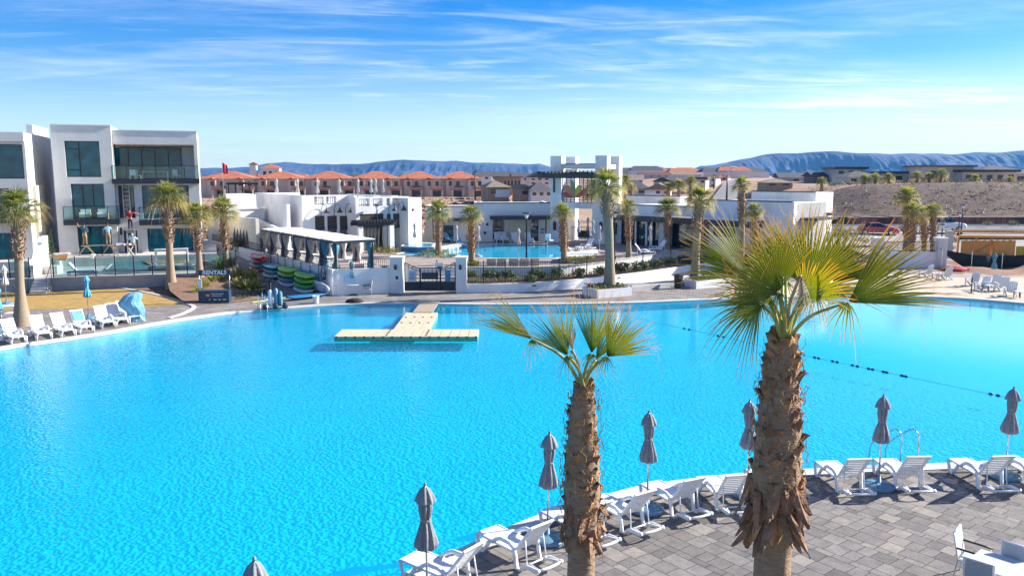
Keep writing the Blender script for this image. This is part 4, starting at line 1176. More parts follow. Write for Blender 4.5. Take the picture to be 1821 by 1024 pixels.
dr = MB().bb(ldr[0], ldr[1], .62, .72, 0, ldr[3]).build('entrance_door', black_trim, villa)
MB().bb(ldr[0] + .32, ldr[1] - .32, .60, .619, .3, ldr[3] - .25).build('pane', dark_glass, dr)
la0, la1 = A(211, 2.9), A(328, 2.9)
window(villa, fv, la0, la1, lo_[2] + .03, lo_[3] - .2, 2.88, tuple(la0 + (la1 - la0) * k / 5 for k in (1, 2, 3, 4)))
# balconies
def balcony(px0, px1, py0, py1, b, bk, n):
    a0, a1 = A(px0, b), A(px1, b); z0, z1 = ZV(py1, (a0 + a1) / 2, b), ZV(py0, (a0 + a1) / 2, b)
    MB().bb(a0, a1, b, bk, z0, z1).build('balcony', black_trim, villa)
    railing(villa, a0 + .05, a1 - .05, b + .06, z1, 1.02, n, bk - b - .02); return a0, a1, z1
b1 = balcony(112, 212, 390.5, 400, -1.2, -.005, 5)
b2 = balcony(247, 349, 391, 400, -.75, .445, 5)
b3 = balcony(203, 358, 318, 327, -.35, .445, 6)
sc_ = MB(); sa = A(213.5, .45); sc_.bb(sa - .09, sa + .09, .36, .44, 1.5, 2.1); sc_.build('wall_lamp', black_metal, villa)
for k in range(3):       # ceiling fan under the soffit
    a = k * 2.09
fa = (la0 + la1) / 2 - .3
m = MB(); m.tube([(fa, 1.9, lo_[3] - .12), (fa, 1.9, lo_[3] - .45)], .02, 6)
for k in range(4): m.bar((fa, 1.9, lo_[3] - .45), (fa + .6 * cos(k * 1.57 + .3), 1.9 + .6 * sin(k * 1.57 + .3), lo_[3] - .45), .12, .015)
m.build('ceiling_fan', black_metal, villa)

# platform the villas stand on
struct('villa_platform', MB().prism([tuple(fv.pt(-1.4, -2.6, 0))[:2], tuple(fv.pt(12, -2.6, 0))[:2], tuple(fv.pt(12, 12, 0))[:2], tuple(fv.pt(-1.4, 12, 0))[:2]], TZ - .02, 1.595), concrete)
# left villa
fl_ = Frame(V3((-37.1, 63, 1.6)), 20); AL, ZL = fl_.a_of, fl_.z_of
v2 = thing('villa', 'white modern villa cut off by the left photo edge', 'villa', fl_.o, R(20))
H2 = ZL(236, 0); w3 = (-6.5, AL(50), ZL(318, -1), ZL(257, -1)); w2 = (-6.5, AL(20), ZL(390, -3), ZL(335, -3)); w1 = (-6.5, AL(18), 0, ZL(415, -3))
m = MB(); facade(m, -13, 0, 0, H2, [w3, w2, w1], 0, .35); m.bb(-.35, 0, .35, 11, 0, H2); m.bb(-13, -.36, .6, 11, 0, H2 - .1); m.bb(-13, .001, -.35, -.002, ZL(252, -1), H2 + .003)
m.bb(-.45, .0025, 3.4, 10, H2 - .2, ZL(222, 0, 3.4)); m.build('wall', stucco_villa, v2)
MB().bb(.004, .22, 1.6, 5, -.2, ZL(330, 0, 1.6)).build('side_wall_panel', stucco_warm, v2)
window(v2, fl_, *w3[:2], *w3[2:], .12, (-4.2,)); window(v2, fl_, *w2[:2], *w2[2:], .12, (-4,)); window(v2, fl_, *w1[:2], *w1[2:], .12, (-5,))
aw = MB(); aw.bb(-6.5, AL(62, -1.1), -1.1, -.005, ZL(398, -3, -1.1), ZL(392, -3, -1.1)); aw.build('awning', black_trim, v2)
for k in range(7): pass
struct('villa_platform', MB().prism([tuple(fl_.pt(-14, -2.0, 0))[:2], tuple(fl_.pt(-.05, -2.0, 0))[:2], tuple(fl_.pt(-.05, 12, 0))[:2], tuple(fl_.pt(-14, 12, 0))[:2]], TZ - .02, 1.594), concrete)
# white stepped side wall beside the steps
sw = thing('stepped_wall', 'white curved stepped garden wall beside the terrace steps', 'garden wall', TP(s_at(58), 2, TZ))
m = MB(); m.vprism([(0, 0), (4.4, 0), (4.4, 2.7), (3.2, 2.65), (2.5, 2.1), (1.7, 1.9), (1.0, 1.3), (0, .9)], TP(s_at(56), .6, TZ), tn, -td, .3); m.build('wall', white_paint, sw, world=True)
# rear house between the villas
rh_o = D(80, 430, 84); rh = thing('rear_house', 'grey and brown house behind, seen in the gap between the two villas', 'house', (rh_o.x, 84, 1.0), R(18))
m = MB(); m.bb(-3, 6, 0, 6, 0, D(90, 345, 84).z - 1); m.build('wall', pm('brown_stucco', (.22, .17, .14), .9, .15, 1), rh)
m = MB(); m.bb(-3, 6, -.02, 6, D(90, 345, 84).z - .99, D(90, 284, 84).z - 1); m.build('upper_wall', pm('grey_stucco', (.38, .36, .37), .9, .1, 1), rh)
lg_o = D(100, 446, 74); lg = thing('lattice_gate', 'dark lattice gate under a timber lintel between the two villas', 'gate', (lg_o.x, 74, 1.6), R(18))
m = MB(); m.bb(-1.6, 1.1, 0, .15, 1.75, 2.3); m.build('lintel', wood, lg)
m = MB()
for i in range(14): m.bb(-1.5 + i * .19, -1.46 + i * .19, 0, .05, 0, 1.74)
for i in range(9): m.bb(-1.6, 1.1, .051, .08, .1 + i * .19, .14 + i * .19)
m.build('lattice', black_metal, lg)
MB().bb(-1.6, 1.1, .3, .36, 0, 1.7).build('backing', dark_in, lg)
cyp = thing('cypress', 'slender upright shrub in a white box beside the terrace steps', 'shrub', TP(s_at(73), 3.2, TZ))
m = MB(); m.tip = []
rd = random.Random(4)
for i in range(420):
    z = rd.uniform(.5, 3.2); r = .32 * (1 - abs(z - 1.6) / 2.2); a = rd.uniform(0, 6.28); p = V3((r * cos(a) * rd.uniform(.5, 1), r * sin(a) * rd.uniform(.5, 1), z)); l = .12; u = V3((cos(a) * .4, sin(a) * .4, 1)).normalized(); q = V3((-sin(a), cos(a), 0))
    o = len(m.v); m.v += [tuple(p - q * .03), tuple(p + u * l), tuple(p + q * .03)]; m.f.append((o, o + 1, o + 2)); m.tip += [rd.random() * .6] * 3
m.build('foliage', shrub_leaf, cyp)
MB().bb(-.55, .55, -.4, .4, 0, .6).build('planter_box', concrete, cyp)

# ------------------------------------------------------------------ terrace furniture
cush_blue = pm('blue_cushion', (.03, .07, .25), .8, .1, 5)
def chaise(label, pos, rz):
    t = thing('chaise_longue', label, 'sun lounger', pos, rz, 'cushioned chaises on the villa terrace')
    m = MB(); m.bb(-.95, .95, -.33, .33, .22, .28)
    for x in (-.85, .85):
        for y in (-.28, .28): m.bb(x - .03, x + .03, y - .03, y + .03, 0, .22)
    m.build('frame', cush_blue, t)
    MB().bb(-.93, .35, -.32, .32, .285, .40).build('seat_cushion', white_plastic, t)
    a = R(52); MB().box((.38 + .32 * cos(a), 0, .36 + .32 * sin(a)), (.75, .64, .10), M=Matrix.Rotation(-a, 3, 'Y')).build('back_cushion', white_plastic, t)
    return t
ang = atan2(td.y, td.x)
chaise('white and blue cushioned chaise alone on the terrace, near the steps', P(146, 489, TZ), ang + pi)
chaise('white cushioned chaise left of the white bar table, back to the left', P(288, 481, TZ), ang + pi)
chaise('white cushioned chaise behind the palm, back raised towards the right', P(332, 479, TZ), ang)
tbp = P(306, 466, 1.6); tt = thing('bar_table', 'plain white bar table before the villa sliding doors', 'table', tbp, R(20))
MB().bb(-1.15, 1.15, -.35, .35, .90, 1.0).build('tabletop', white_paint, tt)
for x in (-1.08, 1.08): MB().bb(x - .06, x + .06, -.33, .33, 0, .90).build('leg', white_paint, tt)
pp = [P(186, 481, .9), P(345, 478, .9), P(345, 466, .9), P(200, 468, .9)]
pc = sum(pp, V3()) / 4; pl = thing('plunge_pool', 'small teal plunge pool with a pale rim on the villa terrace', 'pool', (pc.x, pc.y, TZ))
MB().prism([(p.x, p.y) for p in pp], TZ, TZ + .14).build('rim', concrete, pl, world=True)
ins = [pc + (p - pc) * .93 for p in pp]; MB().poly([(p.x, p.y, TZ + .145) for p in ins]).build('water', pm('teal_water', (.02, .16, .19), .05, .2, 3, .2, 3), pl, world=True)
bin_ = P(88, 466, 1.3); t = thing('storage_box', 'white storage box with a pale lid beside the villa corner', 'box', (bin_.x, bin_.y, TZ), .3)
MB().bb(-.8, .8, -.4, .4, 0, .9).build('body', white_paint, t); MB().bb(-.83, .83, -.43, .43, .90, .98).build('lid', white_plastic, t)
bin_ = P(110, 463, 1.6); t = thing('fire_table', 'low brown slatted fire table against the villa corner', 'table', (bin_.x, bin_.y, 1.6), .3)
MB().bb(-.55, .55, -.35, .35, .45, .55).build('tabletop', concrete, t)
m = MB(); m.add([(-.5, -.3, .45), (.5, -.3, .45), (.5, .3, .45), (-.5, .3, .45), (-.3, -.2, 0), (.3, -.2, 0), (.3, .2, 0), (-.3, .2, 0)], [(0, 1, 2, 3), (4, 7, 6, 5), (0, 4, 5, 1), (1, 5, 6, 2), (2, 6, 7, 3), (3, 7, 4, 0)]); m.build('base', wood, t)
bk = P(166, 460, 1.6); t = thing('paint_bucket', 'white paint bucket under the trestle plank at the villa', 'bucket', bk)
MB().lathe([(.13, 0), (.16, .34), (.165, .36), (.15, .36), (.12, .05)], 14, cap=False).build('body', white_plastic, t, True); MB().tube([(-.16, 0, .34), (-.1, -.1, .22), (.1, -.1, .22), (.16, 0, .34)], .008, 5).build('handle', black_metal, t)
# balcony furniture
def armchair(label, M_, sc=1):
    t = thing('balcony_armchair', label, 'armchair', M_, R(20), 'cream armchairs on the first floor balcony')
    MB().bb(-.38, .38, -.35, .3, .15, .42).build('seat_cushion', white_plastic, t); MB().bb(-.36, .36, .18, .36, .425, .8).build('back_cushion', white_plastic, t)
    m = MB()
    for x in (-.42, .38): m.bb(x, x + .04, -.36, .36, 0, .56)
    m.build('arm_frame', wood, t); return t
armchair('cream armchair on the villa balcony, the left one of the pair', fv.pt(A(152, -.6), -.6, b1[2])); armchair('cream armchair on the villa balcony, the right one of the pair', fv.pt(A(183, -.6), -.6, b1[2]))
dt = thing('dining_table', 'white dining table on the top villa balcony', 'table', fv.pt(A(280, 1.2), 1.2, lo_[2] + .03), R(20))
MB().bb(-1.1, 1.1, -.4, .4, .72, .76).build('tabletop', white_paint, dt)
for x in (-1, 1):
    for y in (-.3, .3): MB().bb(x - .03, x + .03, y - .03, y + .03, 0, .72).build('leg', white_paint, dt)
for k, (px, lb) in enumerate(((240, 'white chair on the top villa balcony, far left of the dining table'), (252, 'white chair tilted beside the left end of the balcony dining table'), (318, 'white chair at the right end of the balcony dining table'))):
    t = thing('balcony_chair', lb, 'chair', fv.pt(A(px, .9), .9, lo_[2] + .03), R(20) + k * 1.3, 'white chairs on the top villa balcony')
    MB().bb(-.22, .22, -.22, .22, .42, .46).build('seat', white_paint, t); MB().bb(-.22, .22, .18, .22, .46, .9).build('backrest', white_paint, t)
    for x in (-.19, .19):
        for y in (-.19, .19): MB().bb(x - .02, x + .02, y - .02, y + .02, 0, .42).build('leg', white_paint, t)
# ladders, trestles
alu = pm('ladder_metal', (.62, .6, .55), .4, .1, 4, metal=.4); lwood = pm('ladder_wood', (.5, .36, .2), .7, .15, 4)
def ladder(t, p, q, w_, n, mat, name='rail'):
    d = (q - p); s = V3((cos(R(20)), sin(R(20)), 0)) * (w_ / 2); m = MB()
    m.bar(p - s, q - s, .05, .03); m.bar(p + s, q + s, .05, .03)
    for i in range(n): c = p + d * ((i + .6) / n); m.bar(c - s, c + s, .05, .03)
    m.build('ladder_frame', mat, t, world=True)
lb0 = fv.pt(A(227, -.2), -.15, ld[2] - .15); t = thing('extension_ladder', 'tall straight ladder leaning in the narrow upper doorway of the villa', 'ladder', lb0)
ladder(t, lb0, fv.pt(A(227, .5), .4, ld[3]), .5, 8, alu)
lb0 = fv.pt(A(272, -.2), -.2, b2[2]); t = thing('stepladder', 'white A-frame stepladder standing on the right villa balcony', 'ladder', lb0)
top_ = fv.pt(A(279, -.2), -.2, b2[2] + 1.75); ladder(t, fv.pt(A(267, -.4), -.4, b2[2]), top_, .32, 5, white_paint); ladder(t, fv.pt(A(292, 0), 0, b2[2]), top_ + V3((.08, 0, 0)), .32, 5, white_paint)
fb = -1.15
lb0 = fv.pt(A(233, fb), fb, 0); lz = 1.95; t = thing('stepladder', 'aluminium stepladder at the villa door under the painter in red', 'ladder', lb0)
ladder(t, fv.pt(A(231, fb), fb - .45, 0), fv.pt(A(231, fb), fb - .02, lz), .6, 6, alu); ladder(t, fv.pt(A(231, fb), fb + .5, 0), fv.pt(A(231, fb), fb + .06, lz), .6, 4, alu)
MB().bar(fv.pt(A(231, fb) - .3, fb, lz), fv.pt(A(231, fb) + .3, fb, lz), .22, .04).build('top_step', alu, t, world=True)
plz = ZV(436, A(165, -1.5), -1.5); tr = thing('trestle_scaffold', 'wooden plank resting on two A-frame trestles at the villa window', 'scaffold', fv.pt(A(168, -1.5), -1.5, 0))
MB().bar(fv.pt(A(141, -1.5), -1.5, plz - .03), fv.pt(A(198, -1.5), -1.5, plz - .03), .35, .05).build('plank', lwood, tr, world=True)
for px in (150, 192):
    a0 = A(px, -1.5); m = MB()
    for sgn in (-1, 1):
        for e in (-.25, .25):
            m.bar(fv.pt(a0 + sgn * .62, -1.5 + e, 0), fv.pt(a0 + sgn * .06, -1.5 + e, plz - .065), .05)
        for k in (.35, .7): m.bar(fv.pt(a0 + sgn * (.62 - .56 * k), -1.75, plz * k), fv.pt(a0 + sgn * (.62 - .56 * k), -1.25, plz * k), .04)
    m.bar(fv.pt(a0, -1.82, plz - .085), fv.pt(a0, -1.18, plz - .085), .16, .045)
    m.build('trestle', lwood, tr, world=True)
wp = fv.pt(A(216, -2.2), -2.2, 0); wt = thing('work_table', 'folding work table covered with tools before the villa door', 'table', wp, R(20))
MB().bb(-.75, .75, -.35, .35, .78, .84).build('tabletop', wood, wt)
for sgn in (-1, 1):
    m = MB()
    for s2 in (-1, 1): m.bar((sgn * .5 - s2 * .25, -.25, 0), (sgn * .5 + s2 * .25, .25, .78), .05)
    m.build('leg', alu, wt)
m = MB(); m.box((-.3, 0, .92), (.5, .3, .14), .3); m.box((.35, .05, .9), (.4, .35, .10), -.4); m.box((.05, -.1, .89), (.25, .2, .09), 1); m.build('tools', pm('tool_cloth', (.45, .45, .55), .8, .3, 6), wt)

# ================================================================== people
skin_a = pm('skin', (.42, .25, .17), .6, .05, 8)
def skin_mesh(pts, edges, radii, root=0):
    me = bpy.data.meshes.new('skin_tmp'); me.from_pydata([tuple(p) for p in pts], edges, [])
    o = bpy.data.objects.new('skin_tmp', me); COL.objects.link(o)
    md = o.modifiers.new('s', 'SKIN'); md.use_smooth_shade = True
    for i, v in enumerate(me.skin_vertices[0].data):
        r = radii[i]; v.radius = (r, r) if not isinstance(r, tuple) else r; v.use_root = (i == root)
    sb = o.modifiers.new('d', 'SUBSURF'); sb.levels = 1; sb.render_levels = 1
    dg = bpy.context.evaluated_depsgraph_get(); dg.update()
    out = bpy.data.meshes.new_from_object(o.evaluated_get(dg)); bpy.data.objects.remove(o); bpy.data.meshes.remove(me)
    return out
def person(label, loc, rz, J, shirt, trousers, hair, hat=None, shoes=None, shorts=False):
    """J: joint positions (x right, y ahead, z up from the feet)."""
    V = lambda k: V3(J[k])
    t = thing('person', label, 'person', loc, rz)
    pel, che, nek, hed = V('pelvis'), V('chest'), V('neck'), V('head')
    names = ['pelvis', 'waist', 'chest', 'neck', 'head', 'crown', 'ls', 'le', 'lh', 'lp', 'rs', 're', 'rh', 'rp', 'lhip', 'lk', 'la', 'lt', 'rhip', 'rk', 'ra', 'rt']
    P_ = dict(J); P_['waist'] = (pel + che) / 2; P_['crown'] = hed + V3((0, .0, .10))
    for s in 'lr':
        d = (V(s + 'h') - V(s + 'e')).normalized(); P_[s + 'p'] = V(s + 'h') + d * .07
        P_[s + 't'] = V(s + 'a') + V3((0, .14, -.05)); P_[s + 'hip'] = pel + V3((-.09 if s == 'l' else .09, 0, -.06))
    pts = [V3(P_[k]) for k in names]; ix = {k: i for i, k in enumerate(names)}
    ed = [('pelvis', 'waist'), ('waist', 'chest'), ('chest', 'neck'), ('neck', 'head'), ('head', 'crown'), ('chest', 'ls'), ('ls', 'le'), ('le', 'lh'), ('lh', 'lp'), ('chest', 'rs'), ('rs', 're'), ('re', 'rh'), ('rh', 'rp'),
          ('pelvis', 'lhip'), ('lhip', 'lk'), ('lk', 'la'), ('la', 'lt'), ('pelvis', 'rhip'), ('rhip', 'rk'), ('rk', 'ra'), ('ra', 'rt')]
    rad = dict(pelvis=(.15, .11), waist=(.135, .10), chest=(.155, .11), neck=.055, head=(.078, .095), crown=(.06, .075), ls=.062, le=.045, lh=.03, lp=(.038, .018), rs=.062, re=.045, rh=.03, rp=(.038, .018), lhip=.088, lk=.06, la=.042, lt=.035, rhip=.088, rk=.06, ra=.042, rt=.035)
    me = skin_mesh(pts, [(ix[a], ix[b2]) for a, b2 in ed], [rad[k] for k in names]); me.materials.clear(); me.materials.append(skin_a)
    # fingers, nose, ears joined to the body mesh
    m = MB()
    for s in 'lr':
        d = (V3(P_[s + 'p']) - V3(P_[s + 'h'])).normalized(); sd = d.cross(V3((0, 1, .2)));  sd = sd.normalized() if sd.length > .1 else V3((1, 0, 0)); b0 = V3(P_[s + 'p'])
        for k, ln in enumerate((.07, .085, .08, .06)):
            c = b0 + sd * (-.03 + .02 * k); m.tube([c, c + d * ln * .6 + V3((0, .008, 0)), c + d * ln + V3((0, .025, 0))], [.009, .008, .006], 5)
        c = b0 - d * .05 - sd * .035; m.tube([c, c - sd * .03 + d * .03, c - sd * .03 + d * .065], [.011, .009, .007], 5)
    m.lathe([(.004, .02), (.016, -.01), (.010, -.018)], 6, tuple(hed + V3((0, .10, .0)))); 
    for sg in (-1, 1): m.box(hed + V3((sg * .085, 0, 0)), (.015, .04, .055))
    bm_ = bmesh.new(); bm_.from_mesh(me); me2 = m.mesh('f', None); bm_.from_mesh(me2); bm_.to_mesh(me); bm_.free()
    me.polygons.foreach_set('use_smooth', [True] * len(me.polygons))
    o = bpy.data.objects.new('body', me); COL.objects.link(o); o.parent = t
    def cloth(name, keys, edges, infl, mat, cut=None):
        i2 = {k: i for i, k in enumerate(keys)}; q = [V3(P_[k]) for k in keys]
        if cut:
            for k, (a, b2, f) in cut.items(): q[i2[k]] = V3(P_[a]).lerp(V3(P_[b2]), f)
        rr = []
        for k in keys:
            r = rad[k]; rr.append((r[0] + infl, r[1] + infl) if isinstance(r, tuple) else r + infl)
        me_ = skin_mesh(q, [(i2[a], i2[b2]) for a, b2 in edges], rr); me_.materials.clear(); me_.materials.append(mat)
        oo = bpy.data.objects.new(name, me_); COL.objects.link(oo); oo.parent = t
    cloth('shirt', ['pelvis', 'waist', 'chest', 'ls', 'le', 'rs', 're'], [('pelvis', 'waist'), ('waist', 'chest'), ('chest', 'ls'), ('ls', 'le'), ('chest', 'rs'), ('rs', 're')], .022, shirt, {'le': ('ls', 'le', .85), 're': ('rs', 're', .85)})
    lim = .45 if shorts else .93
    cloth('trousers', ['waist', 'pelvis', 'lhip', 'lk', 'la', 'rhip', 'rk', 'ra'] if not shorts else ['waist', 'pelvis', 'lhip', 'lk', 'rhip', 'rk'], [('waist', 'pelvis'), ('pelvis', 'lhip'), ('lhip', 'lk'), ('pelvis', 'rhip'), ('rhip', 'rk')] + ([] if shorts else [('lk', 'la'), ('rk', 'ra')]), .018, trousers,
          {'waist': ('pelvis', 'waist', .3), **({} if shorts else {'la': ('lk', 'la', .95), 'ra': ('rk', 'ra', .95)})})
    for s in 'lr':
        MB().tube([V3(P_[s + 'a']) + V3((0, -.05, -.05)), V3(P_[s + 'a']) + V3((0, .05, -.045)), V3(P_[s + 't']) + V3((0, .03, -.01))], [.05, .052, .035], 8).build('shoe', shoes or black_trim, t, True)
    hm = MB().lathe([(.0, .125), (.05, .118), (.085, .08), (.098, .03), (.092, -.03)], 14, tuple(hed + V3((0, -.012, .03))), cap=False); hm.build('hat' if hat else 'hair', hat or hair, t, True)
    return t
def pose(**k):
    d = dict(pelvis=(0, 0, .93), chest=(0, 0, 1.28), neck=(0, 0, 1.47), head=(0, .01, 1.60), ls=(-.19, 0, 1.40), le=(-.25, .02, 1.13), lh=(-.26, .10, .90), rs=(.19, 0, 1.40), re=(.25, .02, 1.13), rh=(.26, .10, .90),
             lk=(-.11, .03, .50), la=(-.12, 0, .08), rk=(.11, .03, .50), ra=(.12, 0, .08)); d.update(k); return d
red = pm('red_cloth', (.30, .01, .03), .85, .15, 6); ltblue = pm('pale_blue_cloth', (.33, .52, .62), .85, .1, 6); dteal = pm('dark_teal_cloth', (.02, .09, .14), .85, .15, 6); denim = pm('dark_denim', (.02, .025, .05), .85, .15, 6)
tan = pm('tan_cloth', (.42, .27, .14), .85, .12, 6); hairm = pm('dark_hair', (.02, .015, .012), .7, .2, 9); capm = pm('pale_cap', (.45, .55, .6), .8, .1, 6)
person('person in a red shirt up a ladder at the villa door, arm stretched right', fv.pt(A(231, fb), fb, lz + .03), R(20), pose(re=(.44, .05, 1.36), rh=(.70, .12, 1.30), le=(-.30, .05, 1.14), lh=(-.18, .22, 1.0)), red, denim, hairm)
bl = V3(fv.pt(A(233, -1.95), -1.95, 0))
person('person in a pale blue shirt and cap steadying the ladder at the door', bl, R(20), pose(le=(-.40, .10, 1.22), lh=(-.30, .30, 1.36), re=(.40, .10, 1.22), rh=(.30, .30, 1.36)), ltblue, denim, hairm, capm)
person('person in a dark teal shirt and tan trousers on the plank, one arm raised', fv.pt(A(148, -1.5), -1.5, plz), R(16), pose(le=(-.38, .12, 1.48), lh=(-.50, .22, 1.70), re=(.24, .12, 1.14), rh=(.15, .26, 1.05), lk=(-.05, .05, .5), rk=(.12, .02, .5)), dteal, tan, hairm)
person('person in a pale shirt and tan shorts on the right end of the plank', fv.pt(A(190, -1.5), -1.5, plz), R(24), pose(le=(-.33, .02, 1.16), lh=(-.30, .06, .92), re=(.28, .1, 1.2), rh=(.22, .3, 1.3)), ltblue, tan, hairm, None, None, True)

# ================================================================== loungers and things on the left deck
LG2 = 'white loungers along the left pool edge'
lf = [(24, 607, 'white slatted lounger at the left photo edge, first of the left row'), (72, 600, 'white slatted lounger on the left deck, second from the photo edge'), (112, 595, 'white slatted lounger on the left deck, third from the photo edge'),
      (146, 589, 'white slatted lounger with a blue towel over its back on the left deck'), (186, 580, 'white slatted lounger just right of the blue umbrella on the left deck'), (209, 575, 'white slatted lounger on the left deck, second left of the covered pool lift'), (228, 570, 'white slatted lounger on the left deck, right next to the covered pool lift')]
for i, (px, py, lab) in enumerate(lf):
    q = P(px, py); o = dup(lounger0, q, atan2(.52, -.85) + R([4, -2, 3, 0, -3, 2, 4][i]) - .25, lab, group=LG2)
    if i == 3:
        tw = MB(); a = R(52)
        tw.box((.27 + .5 * cos(a) - .03, 0, .34 + .5 * sin(a) + .03), (.56, .5, .02), M=Matrix.Rotation(-a, 3, 'Y'))
        tw = tw.xform(Matrix.Translation(o.location) @ Matrix.Rotation(o.rotation_euler.z, 4, 'Z')); tag(centred(tw.build('towel', blue_canvas)), 'blue towel draped over the back of a white lounger', 'towel')
umb = make_umbrella('pool_umbrella', 'closed blue and white umbrella behind the left deck loungers', pm('bright_blue_canvas', (.10, .40, .55), .8, .25, 3, .2, 14), seed=5)
q = P(158, 566); umb.location = (q.x, q.y, 0)
u3 = make_umbrella('pool_umbrella', 'closed pale grey umbrella beside the thick palm at the left photo edge', cream_canvas, seed=6); q = P(12, 541); u3.location = (q.x, q.y, 0)
u4 = dup(umb, P(1, 592), 1.0, 'closed blue umbrella cut off by the left photo edge')
q = P(14, 566); st_ = thing('side_table', 'white plastic table with a lower shelf beside the left palm', 'table', q, .2)
MB().bb(-.55, .55, -.4, .4, .66, .72).build('tabletop', white_plastic, st_); MB().bb(-.5, .5, -.35, .35, .28, .32).build('shelf', white_plastic, st_)
for x in (-.48, .48):
    for y in (-.33, .33): MB().bb(x - .03, x + .03, y - .03, y + .03, 0, .66).build('leg', white_plastic, st_)
# covered pool lift
q = P(244, 571); pl = thing('covered_pool_lift', 'pool lift shrouded in a crumpled blue tarpaulin on the left deck', 'pool lift', q, .4)
m = MB(); rd = random.Random(2); prof = [(.38, .0), (.36, .25), (.42, .55), (.55, .85), (.52, 1.1), (.40, 1.45), (.22, 1.58), (.02, 1.62)]; n = 26
for i, (r, z) in enumerate(prof):
    for j in range(n):
        a = 2 * pi * j / n; k = 1 + .14 * noise.noise((cos(a) * 1.6, sin(a) * 1.6, z * 1.5)) + .07 * cos(7 * a + z * 3)
        lean = .32 * sst(.5, 1.1, z) * (1 - .8 * sst(1.1, 1.6, z)) 
        m.v.append((r * k * cos(a) * 1.1 - lean, r * k * sin(a) * .8, z + .05 * noise.noise((a, z * 2, 5))))
for i in range(len(prof) - 1):
    for j in range(n): m.f.append((i * n + j, i * n + (j + 1) % n, (i + 1) * n + (j + 1) % n, (i + 1) * n + j))
m.build('tarpaulin', blue_canvas, pl, False); MB().bb(-.35, .35, -.3, .3, 0, .08).build('base', grey_conc, pl)
# rentals stand
q = P(383, 538); rs_ = thing('rentals_stand', 'navy rentals kiosk with a RENTALS sign board above a counter box', 'kiosk', q, R(6))
cb_ = MB().bb(-.93, .93, -.35, .35, .03, .80).build('counter', navy, rs_)
def text_mesh(txt, size, name, mat, parent, loc, extr=.008, shear=0.0, bold=0.0):
    cu = bpy.data.curves.new('t', 'FONT'); cu.body = txt; cu.size = size; cu.extrude = extr; cu.align_x = 'CENTER'; cu.align_y = 'CENTER'; cu.shear = shear; cu.offset = bold
    o = bpy.data.objects.new('t', cu); COL.objects.link(o); dg = bpy.context.evaluated_depsgraph_get(); dg.update()
    me = bpy.data.meshes.new_from_object(o.evaluated_get(dg)); bpy.data.objects.remove(o)
    me.materials.clear(); me.materials.append(mat); me.transform(Matrix.Rotation(pi / 2, 4, 'X'))
    p = bpy.data.objects.new(name, me); COL.objects.link(p); p.parent = parent; p.location = loc; return p
lgt = pm('sign_white', (.8, .8, .8), .5, .02, 3); org = pm('sign_orange', (.75, .28, .10), .5, .1, 3)
m = MB(); m.bb(-.15, .62, -.358, -.351, .60, .63); m.bb(-.1, .5, -.358, -.351, .47, .50)
for x, w_ in ((-.30, .10), (-.02, .18), (.28, .14), (.56, .2)): m.bb(x, x + w_, -.358, -.351, .22, .27)
m.build('print', lgt, cb_)
MB().lathe([(.0, 0), (.12, 0), (.12, .006), (0, .006)], 20, cap=False).xform(Matrix.Translation((-.36, -.352, .52)) @ Matrix.Rotation(pi / 2, 4, 'X') @ Matrix.Scale(.7, 4, (0, 1, 0))).build('emblem', org, cb_)
for x in (-.95, .90):
    MB().tube([(x, .15, 0), (x, .15, 2.1)], .025, 8).build('post', steel, rs_, True)
sg = MB().bb(-.98, .98, .08, .12, 1.72, 2.08).build('sign_board', navy, rs_); text_mesh('RENTALS', .36, 'lettering', lgt, sg, (0, .068, 1.90), .008, .12, .012)
MB().bb(-1.05, -.80, .05, .075, .95, 1.5).build('notice', lgt, rs_)
# spiky plants behind the stand
sps = [(362, 519, 1.1), (378, 512, 1.3), (395, 508, 1.2), (415, 508, 1.5), (432, 507, 1.6), (448, 507, 1.5), (424, 518, 1.2), (440, 520, 1.1), (352, 526, .9), (458, 516, 1.0), (392, 478, 1.2), (412, 474, 1.0)]
for i, (px, py, s) in enumerate(sps):
    o = bpy.data.objects.new('yucca', SPM[i % 2]); COL.objects.link(o); o.location = P(px, py, .0 if py > 490 else .85); o.scale = (s * 1.2, s * 1.2, s * 1.2); o.rotation_euler = (0, 0, i)
    tag(o, ['spiky yucca at the left foot of the rentals stand', 'spiky yucca seen under the RENTALS sign board, left of centre', 'spiky yucca seen under the RENTALS sign board, right of centre', 'spiky yucca just right of the rentals stand posts', 'tall pale yucca in the middle of the clump right of the rentals stand', 'tall yucca at the back right of the clump by the asphalt path',
            'low yucca in front of the clump right of the rentals stand', 'low yucca at the front of the clump, nearest the bollard light', 'small yucca at the outer left of the rentals stand bed', 'small yucca at the kerb of the asphalt path', 'yucca between the two palms behind the glass fence end', 'yucca right of the palm near the end of the glass fence'][i], 'yucca', 'spiky yuccas round the rentals stand')
gc = MB(); gc.tip = []; rd = random.Random(8)
def cover(poly_px, z, n, mb, leaf=.10, hmax=.18):
    pts = [P(*p, z) for p in poly_px]; x0, x1 = min(p.x for p in pts), max(p.x for p in pts); y0, y1 = min(p.y for p in pts), max(p.y for p in pts)
    k = 0
    while k < n:
        x, y = rd.uniform(x0, x1), rd.uniform(y0, y1)
        if not inside(x, y, pts): continue
        k += 1; a = rd.uniform(0, 6.28); e = rd.uniform(.2, 1.3); d = V3((cos(a) * cos(e), sin(a) * cos(e), sin(e))); s = V3((-sin(a), cos(a), 0)); l = leaf * rd.uniform(.6, 1.5); p = V3((x, y, z + rd.uniform(0, hmax)))
        o = len(mb.v); mb.v += [tuple(p - s * l * .3), tuple(p + d * l), tuple(p + s * l * .3)]; mb.f.append((o, o + 1, o + 2)); mb.tip += [rd.random() * .8] * 3
cover([(306, 521), (352, 519), (356, 530), (300, 530)], .02, 1300, gc); cover([(415, 522), (470, 514), (476, 525), (420, 535)], .02, 1500, gc)
